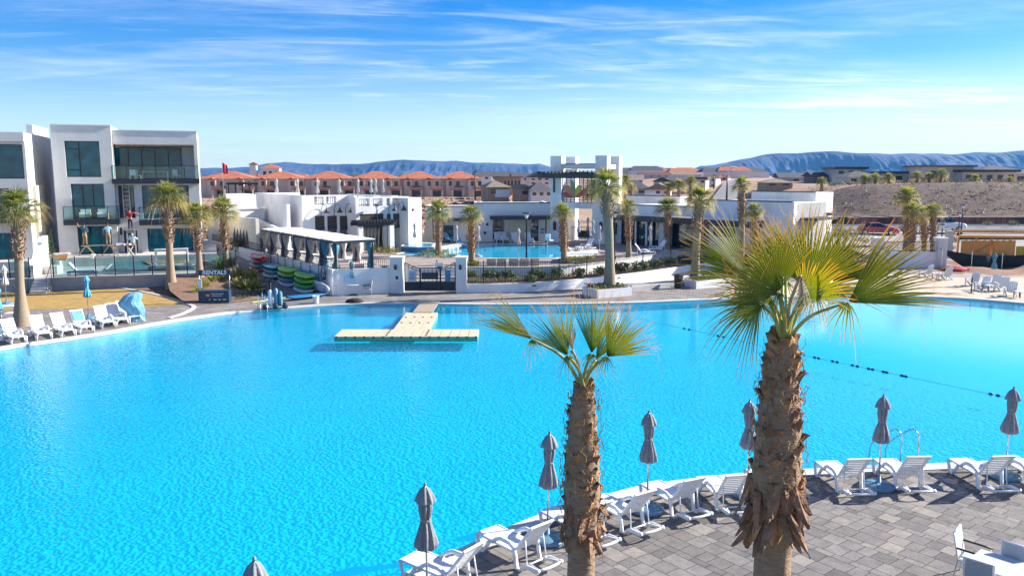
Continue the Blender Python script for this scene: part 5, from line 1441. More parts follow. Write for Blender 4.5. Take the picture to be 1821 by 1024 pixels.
struct('ground_cover', gc, shrub_leaf, kind='stuff')
# brush on the planting bank
for i, (px, py, z, r, h, lab) in enumerate([(432, 455, .9, 1.1, 1.2, 'olive brush at the foot of the pale wall, left of the bigger bush'), (446, 452, .9, 1.3, 1.6, 'big olive bush against the pale boardwalk wall'), (458, 458, .8, 1.1, 1.2, 'olive brush beside the top of the asphalt path'), (418, 442, 1.1, 1.1, 1.3, 'olive brush partly behind the row of upright boards'), (402, 440, 1.1, 1.0, 1.2, 'olive brush behind the right palm of the rentals bed')]):
    shrub(P(px, py, z), r * 1.4, h * 1.5, lab, 'bush', OLM, 'olive_bush', 'olive brush beside the asphalt path', i)
# hand truck with tanks, bollard, hose, bucket, bag, tray
q = P(490, 549); ht = thing('pool_cleaning_cart', 'wheeled cart with upright teal and white tanks at the pool edge', 'cart', q, .3)
MB().bb(-.75, .75, -.3, .3, .17, .22).build('platform', steel, ht)
for x, mt, h in ((-.28, white_plastic, .95), (.05, blue_plastic, 1.05), (.30, teal_canvas, .85)):
    MB().lathe([(.0, 0), (.12, 0), (.13, .05), (.13, h - .12), (.07, h - .03), (.04, h), (.0, h)], 14, (x, 0, .222), cap=False).build('tank', mt, ht, True)
for x in (-.6, 0, .55):
    for y in (-.33, .33): MB().lathe([(.04, -.04), (.15, -.04), (.17, 0), (.15, .04), (.04, .04)], 16).xform(Matrix.Translation((x, y, .17)) @ Matrix.Rotation(pi / 2, 4, 'X')).build('wheel', black_trim, ht, True)
MB().tube([(-.7, -.2, .2), (-.75, -.2, 1.0), (-.75, .2, 1.0), (-.7, .2, .2)], .02, 6).build('push_handle', steel, ht)
for px, lab in ((459, 'steel pool handrail left of the wheeled cart, the left one'), (471, 'steel pool handrail left of the wheeled cart, the right one')):
    q = P(px, 551); handrail('pool_handrail', lab, V3((q.x, q.y, 0)), (.45, -.9, 0), .9, .9, 'steel handrails at the far left pool edge')
q = P(481, 528); t = thing('bollard_light', 'black bollard light with a wider cap beside the asphalt path', 'bollard', q)
MB().lathe([(.12, 0), (.12, .04), (.07, .06), (.07, 1.05), (.0, 1.06)], 12).build('post', black_metal, t, True); MB().bb(-.2, .2, -.14, .14, 1.06, 1.16).build('cap', black_metal, t)
q = P(470, 528); t = thing('plastic_tray', 'pale blue plastic tray lying by the bollard light', 'tray', (q.x, q.y, .02), .3)
m = MB(); m.bb(-.5, .5, -.3, .3, 0, .03); m.bb(-.5, .5, -.3, -.27, .03, .12); m.bb(-.5, .5, .27, .3, .03, .12); m.build('body', blue_plastic, t)
hp = [P(448, 538, .04), P(458, 536.5, .04), P(468, 535, .04), P(480, 532, .04), P(497, 530, .04), P(514, 528.5, .04)]
tag(centred(MB().tube(spline(hp, 4), .035, 6).build('garden_hose', pm('yellow_hose', (.55, .6, .04), .5, .1, 4), None, True)), 'yellow-green hose lying on the far deck behind the handrails', 'hose')
q = P(562, 539); t = thing('bucket', 'white bucket standing alone at the far pool edge', 'bucket', q)
MB().lathe([(.17, 0), (.21, .46), (.22, .48), (.20, .48), (.15, .06)], 16, cap=False).build('body', white_plastic, t, True); MB().tube([(-.21, 0, .46), (-.12, -.12, .32), (.12, -.12, .32), (.21, 0, .46)], .008, 5).build('handle', steel, t)
q = P(631, 538); m = MB(); rd = random.Random(3)
for c, r in (((-.25, 0, .14), .2), ((.1, .05, .12), .17), ((.38, -.02, .1), .14), ((-.05, .0, .18), .15)):
    pass
prof = [(.0, 0), (.42, 0), (.45, .08), (.36, .2), (.18, .27), (.0, .28)]
m.lathe(prof, 18, cap=False, fold=lambda j, i: 1 + .25 * noise.noise((j * .7, i * 1.1, 2))); m.xform(Matrix.Scale(1.3, 4, (1, 0, 0)))
o = m.build('duffel_bag', pm('black_cloth', (.02, .016, .018), .8, .3, 6), None, True); o.location = q; tag(o, 'dark crumpled bag lying on the far deck near the patio set', 'bag')
# ================================================================== boardwalk terrace with cabanas
CT = 1.45
gl_ = P(695, 521, 0); gl_ = V3((gl_.x, gl_.y, 0))
wt_ = thing('cabana_terrace_wall', 'long white retaining wall under the row of cabanas, with a black rail', 'retaining wall', V3((RC.x, RC.y, 0)))
def xy(*ps): return [(p.x, p.y) for p in ps]
fdir = (gl_ - V3((RC.x, RC.y, 0))).normalized(); fn_ = V3((-fdir.y, fdir.x, 0))
R0 = V3((RC.x, RC.y, 0))
MB().prism(xy(R0, R0 + RU * .3, RW(30, .3, 0), RW(30, 0, 0)), -.05, 1.76).build('side_wall', white_paint, wt_, world=True)
MB().prism(xy(R0 + fdir * .26, gl_, gl_ + fn_ * .3, R0 + fdir * .26 + fn_ * .3), -.05, 1.755).build('front_wall', white_paint, wt_, world=True)
m = MB()
for i in range(120): p = RW(.15 + i * .25, .15, 1.76); m.bar(p, p + V3((0, 0, .62)), .025)
m.bar(RW(.1, .15, 2.38), RW(30, .15, 2.38), .05); m.bar(RW(.1, .15, 1.86), RW(30, .15, 1.86), .04)
m.build('railing', black_metal, wt_, world=True)
m = MB(); fl_n = (gl_ - R0).length
for i in range(int(fl_n / .13)): p = R0 + fdir * (.3 + i * .13) + fn_ * .15 + V3((0, 0, 1.755)); m.bar(p, p + V3((0, 0, .62)), .022)
for z in (1.85, 2.37): m.bar(R0 + fdir * .3 + fn_ * .15 + V3((0, 0, z)), gl_ + fn_ * .15 + V3((0, 0, z)), .045)
m.build('railing', black_metal, wt_, world=True)
pm_ = R0 + fdir * .75 + V3((0, 0, .85)) - fn_ * .012; MB().vprism([(0, 0), (.75, 0), (.75, .75), (0, .75)], pm_, fdir, fn_, .008).build('notice_panel', pm('pale_blue_panel', (.45, .62, .72), .6, .05, 4), wt_, world=True)
struct('cabana_terrace', MB().prism(xy(R0 + RU * .3 + RD * .2, gl_ + fn_ * .3, gl_ + fn_ * 5, RW(26, 9, 0), RW(30, .3, 0)), -.05, CT), concrete)
curt = pm('grey_curtain', (.42, .39, .36), .9, .15, 5, .2, 12); curt_t = pm('teal_curtain', (.05, .22, .30), .9, .2, 5, .2, 12)
roof_cloth = pm('white_roof_cloth', (.78, .78, .78), .8, .03, 3)
for i in range(6):
    s0 = .55 + 2.62 * i; z0, z1 = CT, 3.60
    cb = thing('cabana', ['frontmost white-roofed cabana with teal curtains at the wall corner', 'white-roofed cabana second from the wall corner', 'white-roofed cabana third from the wall corner', 'white-roofed cabana fourth from the wall corner', 'white-roofed cabana next to the farthest in the row', 'farthest white-roofed cabana, against the stair wall'][i], 'cabana', RW(s0 + 1.2, 1.9, CT), 0, 'row of white-roofed cabanas')
    for s in (s0 + .1, s0 + 2.3):
        for c in (.55, 3.25): MB().bar(RW(s, c, z0), RW(s, c, z1 - .18), .16).build('post', black_trim, cb, world=True)
    m = MB()
    for c in (.55, 3.25): m.bar(RW(s0, c, z1 - .09), RW(s0 + 2.4, c, z1 - .09), .14, .17)
    for s in (s0 + .1, s0 + 2.3): m.bar(RW(s, .63, z1 - .09), RW(s, 3.17, z1 - .09), .12, .16)
    m.build('roof_frame', black_trim, cb, world=True)
    m = MB(); m.add([RW(s0, .35, z1), RW(s0 + 1.85, .35, z1), RW(s0 + 1.85, 3.45, z1), RW(s0, 3.45, z1), RW(s0, .35, z1 + .05), RW(s0 + 1.85, .35, z1 + .05), RW(s0 + 1.85, 1.9, z1 + .12), RW(s0 + 1.85, 3.45, z1 + .05), RW(s0, 3.45, z1 + .05), RW(s0, 1.9, z1 + .12)],
        [(0, 1, 2, 3), (4, 9, 6, 5), (9, 8, 7, 6), (0, 4, 5, 1), (1, 5, 6, 7, 2), (2, 7, 8, 3), (3, 8, 9, 4, 0)])
    m.build('roof', roof_cloth, cb, world=True)
    for s in (s0 + .28, s0 + 2.12):
        for c in (.62, 3.15):
            MB().lathe([(.20, 0), (.16, .5), (.08, .95), (.09, 1.0), (.20, 1.5), (.26, 1.92)], 14, tuple(RW(s, c, z0 + .02)), fold=lambda j, i2: 1 + .18 * cos(j * 3.2)).build('curtain', curt_t if i == 0 and (c < 1 or s < s0 + 1) else curt, cb, True, world=True)
    MB().prism(xy(RW(s0 + .5, 1.0, 0), RW(s0 + .5, 2.8, 0), RW(s0 + 1.9, 2.8, 0), RW(s0 + 1.9, 1.0, 0))[::-1], z0 + .01, z0 + .45).build('daybed', pm('daybed', (.55, .42, .36), .9, .1, 3) if i == 0 else white_plastic, cb, world=True)

# ------------------------------------------------------------------ cabana building
deg_b = math.degrees(atan2(.57, .82)); ob = D(540, 450, 72)
fb_ = Frame(V3((ob.x, 72, 1.2)), deg_b); AB, ZB = fb_.a_of, fb_.z_of
bl_ = thing('pool_house', 'white two-level pool house with louvred bays, gooseneck lamps and a roof deck', 'building', fb_.o, R(deg_b))
bb1 = -1.7
def zb(py, px, b): return ZB(py, AB(px, b), b)
H1, H2_ = zb(347.5, 545, 0), zb(351, 640, bb1)
def hole_b(px0, px1, py0, b, bot=0.02): return (AB(px0, b), AB(px1, b), bot, ZB(py0, AB(px0, b), b))
o1 = [hole_b(560, 577.5, 384, 0), hole_b(582, 599.5, 384, 0), hole_b(604, 618, 384, 0)]
t1_ = [(AB(a, 0), AB(c, 0), H1 - .86, H1 - .14) for a, c in ((560, 576.5), (581.5, 598.5))]
a2 = AB(633, bb1); a3 = AB(728, bb1)
o2 = [hole_b(640, 682, 381, bb1), hole_b(688, 695, 380, bb1), hole_b(699, 711, 380, bb1), hole_b(715, 725.5, 380, bb1)]
t2_ = [(AB(a, bb1), AB(c, bb1), H2_ - .80, H2_ - .12) for a, c in ((639, 658), (664, 681), (688, 694), (698.5, 710.5), (715, 725))]
m = MB(); facade(m, 0, a2, 0, H1, o1 + t1_, 0, .35); facade(m, a2, a3, 0, H2_, o2 + t2_, bb1, .35)
m.bb(0, .35, .35, 13, 0, H1); m.bb(a2, a2 + .3, bb1 + .35, 0, 0, H1 - .05); m.bb(a3 - .3, a3, bb1 + .35, 12, 0, H2_)
m.bb(.35, a3 - .3, 1.2, 12, 0, H2_ - 1.0); m.bb(.35, a2, 12, 12.3, 0, H1)
m.bb(.35, a2 + .3, .36, 1.19, max(o1[0][3], 2) + .1, H1 - 1.0); m.bb(a2 + .31, a3 - .31, bb1 + .36, 1.19, o2[0][3] + .1, H2_ - 1.0)
m.build('wall', stucco, bl_)
pe = D(727, 440, 75); pf = D(750.5, 440, 76.5); M0 = wmat(bl_).inverted()
dv = (pf - pe); dv.z = 0; dv.normalize(); dn = V3((-dv.y, dv.x, 0)); zt_ = D(735, 352, 75).z
MB().prism(xy(V3((pe.x, pe.y, 0)), V3((pf.x, pf.y, 0)), V3((pf.x, pf.y, 0)) + dn * 4, V3((pe.x, pe.y, 0)) + dn * 4), 1.2, zt_).build('end_wall', stucco, bl_, world=True)
d0 = V3((pe.x, pe.y, 1.2)) + dv * .3 - dn * .02; MB().vprism([(0, 0), (.75, 0), (.75, 2.2), (0, 2.2)], d0, dv, dn, .018).build('side_door', pm('door_paint', (.6, .6, .58), .7, .04, 3), bl_, world=True)
for k, h in enumerate(o1 + o2):
    b = 0 if k < 3 else bb1; hh = h[3] * .70 if k != 3 else h[3] * .74
    m = MB(); n = 8
    for i in range(n): z = hh + .04 + (h[3] - hh - .06) * (i + .5) / n; m.box(((h[0] + h[1]) / 2, b + .12, z), (h[1] - h[0] - .02, .10, (h[3] - hh) / n * .72))
    m.bb(h[0], h[1], b + .17, b + .19, hh, h[3]); m.build('louvre', dark_brown, bl_)
    MB().bb(h[0], h[1], b + .05, b + .25, hh - .32, hh).build('awning_band', black_trim, bl_)
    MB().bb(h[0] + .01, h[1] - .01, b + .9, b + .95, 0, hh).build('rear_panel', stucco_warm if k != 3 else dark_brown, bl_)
    if k == 3:
        for q in range(6): MB().lathe([(.14, 0), (.1, .6), (.07, 1.0), (.16, 1.5), (.20, hh - .35)], 12, (h[0] + .3 + q * (h[1] - h[0] - .6) / 5, b + .5, .02), fold=lambda j, i: 1 + .2 * cos(j * 3)).build('curtain', curt, bl_, True)
for h, b in [(q, 0) for q in t1_] + [(q, bb1) for q in t2_]:
    m = MB(); m.bb(h[0], h[1], b + .15, b + .17, h[2] + .05, h[2] + .08); m.bb(h[0], h[1], b + .15, b + .17, h[3] - .09, h[3] - .05)
    for i in range(5): x = h[0] + (h[1] - h[0]) * (i + .5) / 5; m.bb(x - .012, x + .012, b + .152, b + .168, h[2] + .08, h[3] - .09)
    m.build('parapet_grille', black_metal, bl_)
def goose(px, b):
    a = AB(px, b); z = (o1 if b == 0 else o2)[0][3] + .25
    m = MB(); m.tube([(a - .3, b - .004, z - .25), (a - .3, b - .05, z + .35), (a - .22, b - .2, z + .68), (a - .08, b - .42, z + .80), (a, b - .58, z + .62), (a, b - .6, z + .42)], .022, 6)
    o = m.build('wall_lamp', black_metal, bl_, True)
    MB().lathe([(.03, .45), (.07, .42), (.10, .25), (.26, .04), (.26, .0), (.0, .10)], 14, (a, b - .6, z), cap=False).build('lamp_shade', dark_brown, o, True)
for px in (577, 600, 620): goose(px, 0)
for px in (697, 713, 728): goose(px, bb1)
# pergola before the big bay
pa0, pa1 = AB(636, bb1 - 1.6), AB(704, bb1 - 1.6); zp = o2[0][3] * .80
m = MB(); m.bb(pa0, pa1, bb1 - 1.7, bb1 - 1.5, zp - .32, zp); m.bb(pa0, pa1, bb1 - .22, bb1 - .02, zp - .32, zp)
for i in range(12): x = pa0 + (pa1 - pa0) * (i + .5) / 12; m.bb(x - .06, x + .06, bb1 - 2.1, bb1 - .02, zp + .002, zp + .18)
pg = m.build('pergola', black_trim, bl_)
for a in (pa0 + .2, (pa0 + pa1) * .62): MB().bb(a - .22, a + .22, bb1 - 1.8, bb1 - 1.4, 0, zp - .325).build('pergola_post', stucco, pg)
# stair and ramp walls on the shaded flank
m = MB(); fu, fw = fb_.u, fb_.w
def FB(a, b, z=0): return fb_.pt(a, b, z)
m.vprism([(-.6, 0), (11.5, 0), (11.5, ZB(388, -1.3, 11)), (4.4, zb(362.5, 510, 4)), (-.6, zb(362.5, 530, 0))], FB(-1.3, 0), fw, -fu, .3)
m.build('stair_wall', stucco, bl_, world=True)
m = MB(); m.vprism([(-2.2, 0), (7, 0), (7, ZB(386, -2.7, 7)), (4.5, ZB(387, -2.7, 4.5)), (-2.2, ZB(406, -2.7, -2.2))], FB(-2.7, 0), fw, -fu, .3); m.build('ramp_wall', stucco, bl_, world=True)
m = MB(); m.vprism([(-.5, 0), (15, 0), (15, ZB(383, -4, 12)), (-.5, ZB(388, -4, 0))], FB(-4.0, 0), fw, -fu, .3); m.build('garden_wall', stucco_warm, bl_, world=True)
wb = thing('plant_room', 'white cube-like plant room behind the beige boardwalk wall', 'building', FB(-3.2, 7), R(deg_b))
M1 = wmat(wb)
m = MB(); m.bb(-.75, .9, -1.6, 2.2, 0, ZB(345.5, -3.5, 6)); m.bb(-.8, 1.3, -2.4, -1.61, 0, ZB(372, -3.5, 5)); m.build('wall', stucco, wb)
MB().bb(-.95, 1.35, -2.5, -1.62, ZB(372, -3.5, 5), ZB(372, -3.5, 5) + .06).build('ledge', concrete, wb)
# roof umbrellas and roof loungers
UR = 'closed umbrellas on the pool house roof'
zr = fb_.o.z + H2_ - 1.0
rl = ['closed pale umbrella on the roof, leftmost of the row above the stair wall', 'closed pale umbrella on the roof above the blank parapet left of the louvred bays', 'closed pale umbrella on the roof above the first square parapet opening', 'closed pale umbrella on the roof just left of the notch between the two roof levels', 'closed pale umbrella on the roof at the left end of the pergola bay', 'closed pale umbrella on the roof over the pergola bay', 'closed pale umbrella on the roof just right of the tall street lamp', 'closed pale umbrella on the roof near the right parapet end']
roof_canvas = pm('pale_grey_canvas', (.46, .45, .43), .85, .12, 6, .2, 25)
ur0 = make_umbrella('roof_umbrella', rl[0], roof_canvas, 2.45, True, grey_conc, seed=9); ur0['group'] = UR
for i, (px, b) in enumerate([(494, 8.5), (531, 6), (566, 4), (605, 4), (638, 2.5), (661, 2.5), (669, 4.0), (682, 2.5)]):
    p = fb_.pt(AB(px, b), b, 0); p.z = zr
    if i == 0: ur0.location = p; ur0.scale = (.8, .8, 1.08)
    else: dup(ur0, p, i * 2.1, rl[i], group=UR)
for i, (px, b) in enumerate([(571, 1.2), (591, 1.2), (645, -.2), (672, -.2), (704, -.2)]):
    p = fb_.pt(AB(px, b), b, 0); p.z = zr + .02
    dup(lounger0, p, R(deg_b) + 1.2, ['white lounger behind the first square parapet opening of the roof deck', 'white lounger behind the second square parapet opening of the roof deck', 'white lounger on the roof deck above the pergola bay, left side', 'white lounger on the roof deck above the pergola bay, right side', 'white lounger on the roof deck above the narrow right bays'][i], group='loungers on the roof deck')
# rectangles of boards
cols = {'lime green': (.25, .55, .02), 'green': (.04, .42, .10), 'white': (.75, .75, .75), 'teal': (.0, .30, .33), 'blue': (.02, .16, .34), 'red': (.55, .01, .04)}
BM = {k: pm('board_' + k.replace(' ', '_'), c, .35, .12, 3) for k, c in cols.items()}
bmesh_b = MB()
n = 22
for zz_, k in ((0, .8), (.05, 1), (.10, .97), (.13, .7)):
    for j in range(n):
        a = 2 * pi * j / n; c_ = cos(a); x = 1.55 * (abs(c_) ** .8) * (1 if c_ > 0 else -1); y = .42 * (abs(sin(a)) ** .75) * (1 if sin(a) > 0 else -1) * (1 - .18 * max(0, c_) ** 2)
        bmesh_b.v.append((x * (.96 + .04 * k), y * k, zz_ + .14 * max(0, abs(x) - .9) ** 2))
for i in range(3):
    for j in range(n): bmesh_b.f.append((i * n + j, i * n + (j + 1) % n, (i + 1) * n + (j + 1) % n, (i + 1) * n + j))
bmesh_b.f.append(tuple(range(n))[::-1]); bmesh_b.f.append(tuple(3 * n + j for j in range(n)))
def board(col, pos, rx, label, rz=None, pad=True):
    me = bmesh_b.mesh('paddleboard', BM[col], False)
    o = bpy.data.objects.new('paddleboard', me); COL.objects.link(o); o.location = pos
    o.rotation_euler = (rx, 0, atan2(RD.y, RD.x) if rz is None else rz); tag(o, label, 'paddleboard', 'boards and kayaks stored along the white wall')
    if pad: MB().bb(-1.0, .55, -.24, .24, .131, .145).build('deck_pad', BM['white'] if col in ('teal', 'red', 'blue') else BM['green'], o)
    m = MB(); m.add([(-1.15, -.01, 0), (-1.0, -.01, 0), (-1.18, -.01, -.12), (-1.15, .01, 0), (-1.0, .01, 0), (-1.18, .01, -.12)], [(0, 1, 2), (5, 4, 3), (0, 3, 4, 1), (1, 4, 5, 2), (2, 5, 3, 0)]); m.build('fin', black_trim, o)
    return o
stacks = [(2.9, ['white', 'green', 'lime green', 'lime green'], 'nearest the wall corner', 0), (6.3, ['white', 'blue', 'lime green', 'lime green'], 'second from the wall corner', .38 * .2), (9.6, ['white', 'teal', 'teal'], 'third from the wall corner', .36), (12.9, ['red', 'teal', 'red', 'red'], 'farthest up the path', .5)]
lvl = ['at the bottom of', 'second from the bottom of', 'second from the top of', 'on top of']
for s, cs_, nm, z0 in stacks:
    for k, c in enumerate(cs_):
        lab = f"{c} board {('on top of' if k == len(cs_) - 1 else lvl[k] if len(cs_) == 4 or k == 0 else 'in the middle of')} the stack {nm}"
        board(c, RW(s, -.95 + .04 * k, z0 + .12 + k * .33), R(-12), lab)
    rk = thing('board_rack', f'dark metal rack holding the board stack {nm}', 'rack', RW(s, -.2, z0), 0, 'wall racks for the boards')
    for ds in (-.8, .8):
        m = MB(); m.bar(RW(s + ds, -.12, z0 - .1), RW(s + ds, -.12, z0 + 1.75), .05)
        for k in range(len(cs_)): m.bar(RW(s + ds, -.12, z0 + .07 + k * .33 - .08), RW(s + ds, -1.3, z0 + .07 + k * .33 + .02), .04)
        m.build('rack_arm', black_metal, rk, world=True)
board('blue', RW(3.6, -.55, 1.0), R(62), 'dark teal board leaning upright behind the nearest stack', pad=False)
board('white', RW(1.0, -.62, .55), R(66), 'white surfboard with a dark edge leaning on the wall by the corner', pad=False)
board('blue', RW(-.3, -1.9, .15), 0, 'blue board lying flat on the asphalt near the wall corner', atan2(RU.y, RU.x) + .2, pad=False)
for i in range(5):
    p = FB(-4.55, 2.0 + i * .9); p.z = 1.25
    m = MB(); m.vprism([(-.16, 0), (.16, 0), (.22, .8), (.2, 1.6), (.0, 2.05), (-.2, 1.6), (-.22, .8)], (0, 0, 0), (1, 0, 0), (0, 1, 0), .06)
    o = m.build('upright_board', navy if i % 2 else dark_brown); o.location = p; o.rotation_euler = (R(8), 0, R(deg_b) + pi / 2 + .0); tag(o, f'dark narrow board propped upright on the beige wall, {ordinal(i)} from the right end', 'board', 'upright boards on the beige wall')
# drum fan
fp = RW(.95, -.02, 1.42); fan = thing('drum_fan', 'round black drum fan mounted on the white wall near its corner', 'fan', fp, atan2(-RU.y, -RU.x) - pi / 2)
MB().tube([(.42 * cos(a * pi / 12), .22, .42 * sin(a * pi / 12)) for a in range(24)], .035, 6, True).build('drum', black_metal, fan)
m = MB()
for k in range(3):
    a = k * 2.094 + .4; c, s = cos(a), sin(a); m.add([(.05 * c, .19, .05 * s), (.38 * cos(a - .28), .16, .38 * sin(a - .28)), (.38 * cos(a + .28), .23, .38 * sin(a + .28)), (.05 * c, .21, .05 * s)], [(0, 1, 2, 3)])
m.lathe([(.0, -.04), (.07, -.04), (.07, .04), (0, .04)], 12, cap=False); m.bar((0, .01, 0), (0, .2, 0), .06); m.bar((-.42, .2, 0), (.42, .2, 0), .03)
m.build('blades', black_metal, fan)
MB().bb(-.46, .46, .0, .04, -.46, .46).build('bracket_plate', pm('fan_plate', (.6, .62, .65), .6, .05, 3), fan)

# patio set before the white wall
q = P(627, 524); t = thing('round_table', 'small white table with a closed green umbrella before the white wall', 'table', q)
MB().lathe([(0, .70), (.52, .70), (.54, .72), (.52, .74), (0, .74)], 20, cap=False).build('tabletop', white_paint, t); MB().lathe([(.03, .05), (.03, .70)], 8).build('leg', black_metal, t); MB().lathe([(.28, 0), (.28, .04), (.05, .08)], 16).build('base', black_metal, t)
ug = make_umbrella('patio_umbrella', 'closed grey-green umbrella through the small white table', teal_canvas, 2.3, False, seed=7); ug.location = (q.x, q.y + .01, .02)
for dx, rz, lab in ((-.95, 0, 'white chair left of the small umbrella table by the wall'), (1.0, pi, 'white chair right of the small umbrella table by the wall')):
    dup(ch0, (q.x + dx, q.y - .1, 0), rz + .3, lab, group='chairs at the small umbrella table')

# ================================================================== gate
gy = gl_.y; X = lambda px: D(px, 500, gy).x
zg = lambda py: D(760, py, gy).z
for px0, px1, lab in ((695, 717, 'white gate pillar left of the black gate, with an intercom plate'), (811, 830, 'white gate pillar right of the black gate')):
    t = thing('gate_pillar', lab, 'pillar', V3(((X(px0) + X(px1)) / 2, gy + .3, 0)), 0, 'white pillars of the black gate'); w_ = (X(px1) - X(px0)) / 2
    MB().bb(-w_, w_, -.45, .45, -.02, zg(459.5)).build('shaft', stucco, t); MB().bb(-w_ - .06, w_ + .06, -.51, .51, zg(459.5), zg(457.5) + .03).build('cap', white_paint, t)
    MB().lathe([(.02, -.17), (.09, -.14), (.11, .1), (.07, .17), (.02, .2)], 8, (-.05, -.53, zg(475))).build('wall_lamp', black_metal, t)
    if px0 == 695: k = MB().bb(-.16, .20, -.475, -.452, zg(499), zg(487)).build('intercom_plate', lgt, t); MB().bb(-.08, .12, -.485, -.476, zg(496), zg(490)).build('screen', navy, k)
gt = thing('gate', 'black steel double gate with dipped top rails and a solid centre panel', 'gate', V3((X(764), gy + .3, 0)))
def leaf(px0, px1, za, zb_, nm, kick=True):
    x0, x1 = X(px0), X(px1); m = MB(); y = gy + .3
    for x in (x0, x1): m.bar((x, y, .12), (x, y, za if x == x0 else zb_), .07)
    mid = (za + zb_) / 2 - abs(za - zb_) * .16
    m.tube([(x0, y, za), ((x0 + x1) / 2, y, mid), (x1, y, zb_)], .035, 6); m.tube([(x0, y, za - .16), ((x0 + x1) / 2, y, mid - .16), (x1, y, zb_ - .16)], .025, 6)
    n = max(3, int((x1 - x0) / .26))
    for i in range(1, n): f = i / n; m.bar((x0 + (x1 - x0) * f, y, .7), (x0 + (x1 - x0) * f, y, za + (zb_ - za) * f - abs(za - zb_) * .16 * sin(pi * f)), .028)
    m.bar((x0, y, .72), (x1, y, .72), .05)
    o = m.build(nm, black_metal, gt, world=True); MB().bb(x0 + .04, x1 - .04, y - .02, y + .02, .12, .70).build('kick_panel', black_trim, o, world=True); return o
zo, zi = zg(467.5), zg(478)
l1 = leaf(719, 746, zo, zi, 'gate_leaf'); l2 = leaf(747, 782, zi, zi, 'centre_panel'); l3 = leaf(783, 809, zi, zo, 'gate_leaf')
MB().bb(X(749), X(779), gy + .22, gy + .26, zg(497.5), zg(485)).build('solid_plate', black_trim, l2, world=True)
s1 = MB().bb(X(725), X(739), gy + .20, gy + .23, zg(500), zg(480)).build('rules_sign', pm('pale_sign', (.42, .60, .70), .6, .04, 3), l1, world=True)
m = MB()
for i in range(6): m.bb(X(727), X(737), gy + .192, gy + .199, zg(498 - i * 2.6), zg(498 - i * 2.6) + .035)
m.build('print', navy, s1, world=True)
MB().bb(X(791), X(801), gy + .20, gy + .23, zg(501), zg(481)).build('notice_board', pm('teal_sign', (.03, .22, .34), .6, .4, 2), l3, world=True)
hsn = thing('pole_sign', 'white and blue sign on a black pole behind the gate', 'sign', V3((X(773), gy + 2.0, .2)))
MB().bar((X(772.5), gy + 2, .2), (X(772.5), gy + 2, D(772, 462, gy + 2).z), .06).build('pole', black_metal, hsn, world=True)
k = MB().bb(X(769.5), X(784), gy + 1.93, gy + 1.96, D(772, 480, gy + 2).z, D(772, 467, gy + 2).z).build('sign_board', lgt, hsn, world=True); MB().bb(X(773), X(782), gy + 1.92, gy + 1.929, D(772, 478.5, gy + 2).z, D(772, 473, gy + 2).z).build('print', blue_plastic, k, world=True)
es = thing('entrance_steps', 'broad concrete steps rising behind the black gate', 'steps', V3((X(764), gy + 3, 0)))
for i in range(6): MB().bb(X(719), X(812), gy + 1.6 + i * .45, 60.0, -.02 if i == 0 else i * .19, (i + 1) * .19).build('step', concrete, es, world=True)

# ================================================================== inner deck, curved walls, fence, planting
Wp = [P(*p, 1.2) for p in [(690, 478), (830, 478), (900, 478), (960, 477.5), (1010, 475), (1060, 470), (1110, 463), (1160, 455), (1200, 449), (1270, 441), (1340, 440)]]
Wp = [V3((p.x, p.y, 0)) for p in Wp]; Ws = spline(Wp, 3)
slab = [(p.x, p.y) for p in Ws] + [(36, 80), (36, 101), (-34, 101), (-29, 80), (-10, 61)]
inner_paver = brickmat('inner_pavers', (.32, .27, .24), (.42, .36, .32), (.2, .17, .15), .6, .3, 30)
struct('inner_deck', MB().prism(slab, 1.0, 1.2), inner_paver)
iw = thing('inner_wall', 'white curved wall holding up the inner pool deck behind the shrubs', 'retaining wall', Ws[8])
def wallstrip(path, d0, d1, z0, z1, mat, nm, parent):
    m = MB(); strip(path, d0, d1, z0, z1, m); n = len(path) - 1
    for e in (0, n):
        a, b2 = offset(path, d0)[e], offset(path, d1)[e]; m.add([(a.x, a.y, z0), (b2.x, b2.y, z0), (b2.x, b2.y, z1), (a.x, a.y, z1)], [(0, 1, 2, 3)])
    return m.build(nm, mat, parent, world=True)
wallstrip(Ws, -.02, -.3, .1, 1.32, white_paint, 'wall', iw); wallstrip(Ws, .03, -.35, 1.322, 1.38, concrete, 'coping', iw)
Lp_ = [P(*p) for p in [(830, 521), (860, 520.8), (900, 520.3), (950, 518.3), (1000, 514.5), (1050, 509.5), (1100, 503.5), (1150, 497), (1199, 489.5), (1240, 483), (1290, 476)]]
Ls = spline([V3((p.x, p.y, 0)) for p in Lp_], 3)
lw_ = thing('curved_low_wall', 'low white curved wall sweeping from the gate up to the right', 'retaining wall', Ls[9])
wallstrip(Ls, 0, .26, -.02, .62, white_paint, 'wall', lw_)
for px in (944, 1112):
    p = min(Ls, key=lambda q: abs(q.x - P(px, 510).x)); MB().bb(p.x - .14, p.x + .14, p.y - .05, p.y + .03, .38, .46).build('step_light', black_metal, lw_, world=True)
struct('planting_strip', MB().poly([(p.x, p.y, .56) for p in offset(Ls, .27)] + [(p.x, p.y, .56) for p in Ws[::-1] if p.x > Ls[0].x - .2]), soil)
m = MB().poly([P(*p, .013) for p in [(1000, 516), (1035, 514), (1128, 512), (1215, 495), (1330, 474), (1300, 474), (1199, 489.7), (1100, 503.7)]]); struct('ramp', m, concrete)
fn2 = thing('picket_fence', 'black steel picket fence curving along the planting strip', 'fence', Ls[8]); Fs = offset(Ls, .42)
m = MB(); acc = 0
for a, b2 in zip(Fs, Fs[1:]):
    L_ = (b2 - a).length; k = int((L_ + acc) / .13)
    for i in range(k): p = a + (b2 - a) * min(1, (i * .13) / L_); m.bar(p + V3((0, 0, .6)), p + V3((0, 0, 2.1)), .018)
    for z in (.72, 2.0): m.bar(a + V3((0, 0, z)), b2 + V3((0, 0, z)), .035)
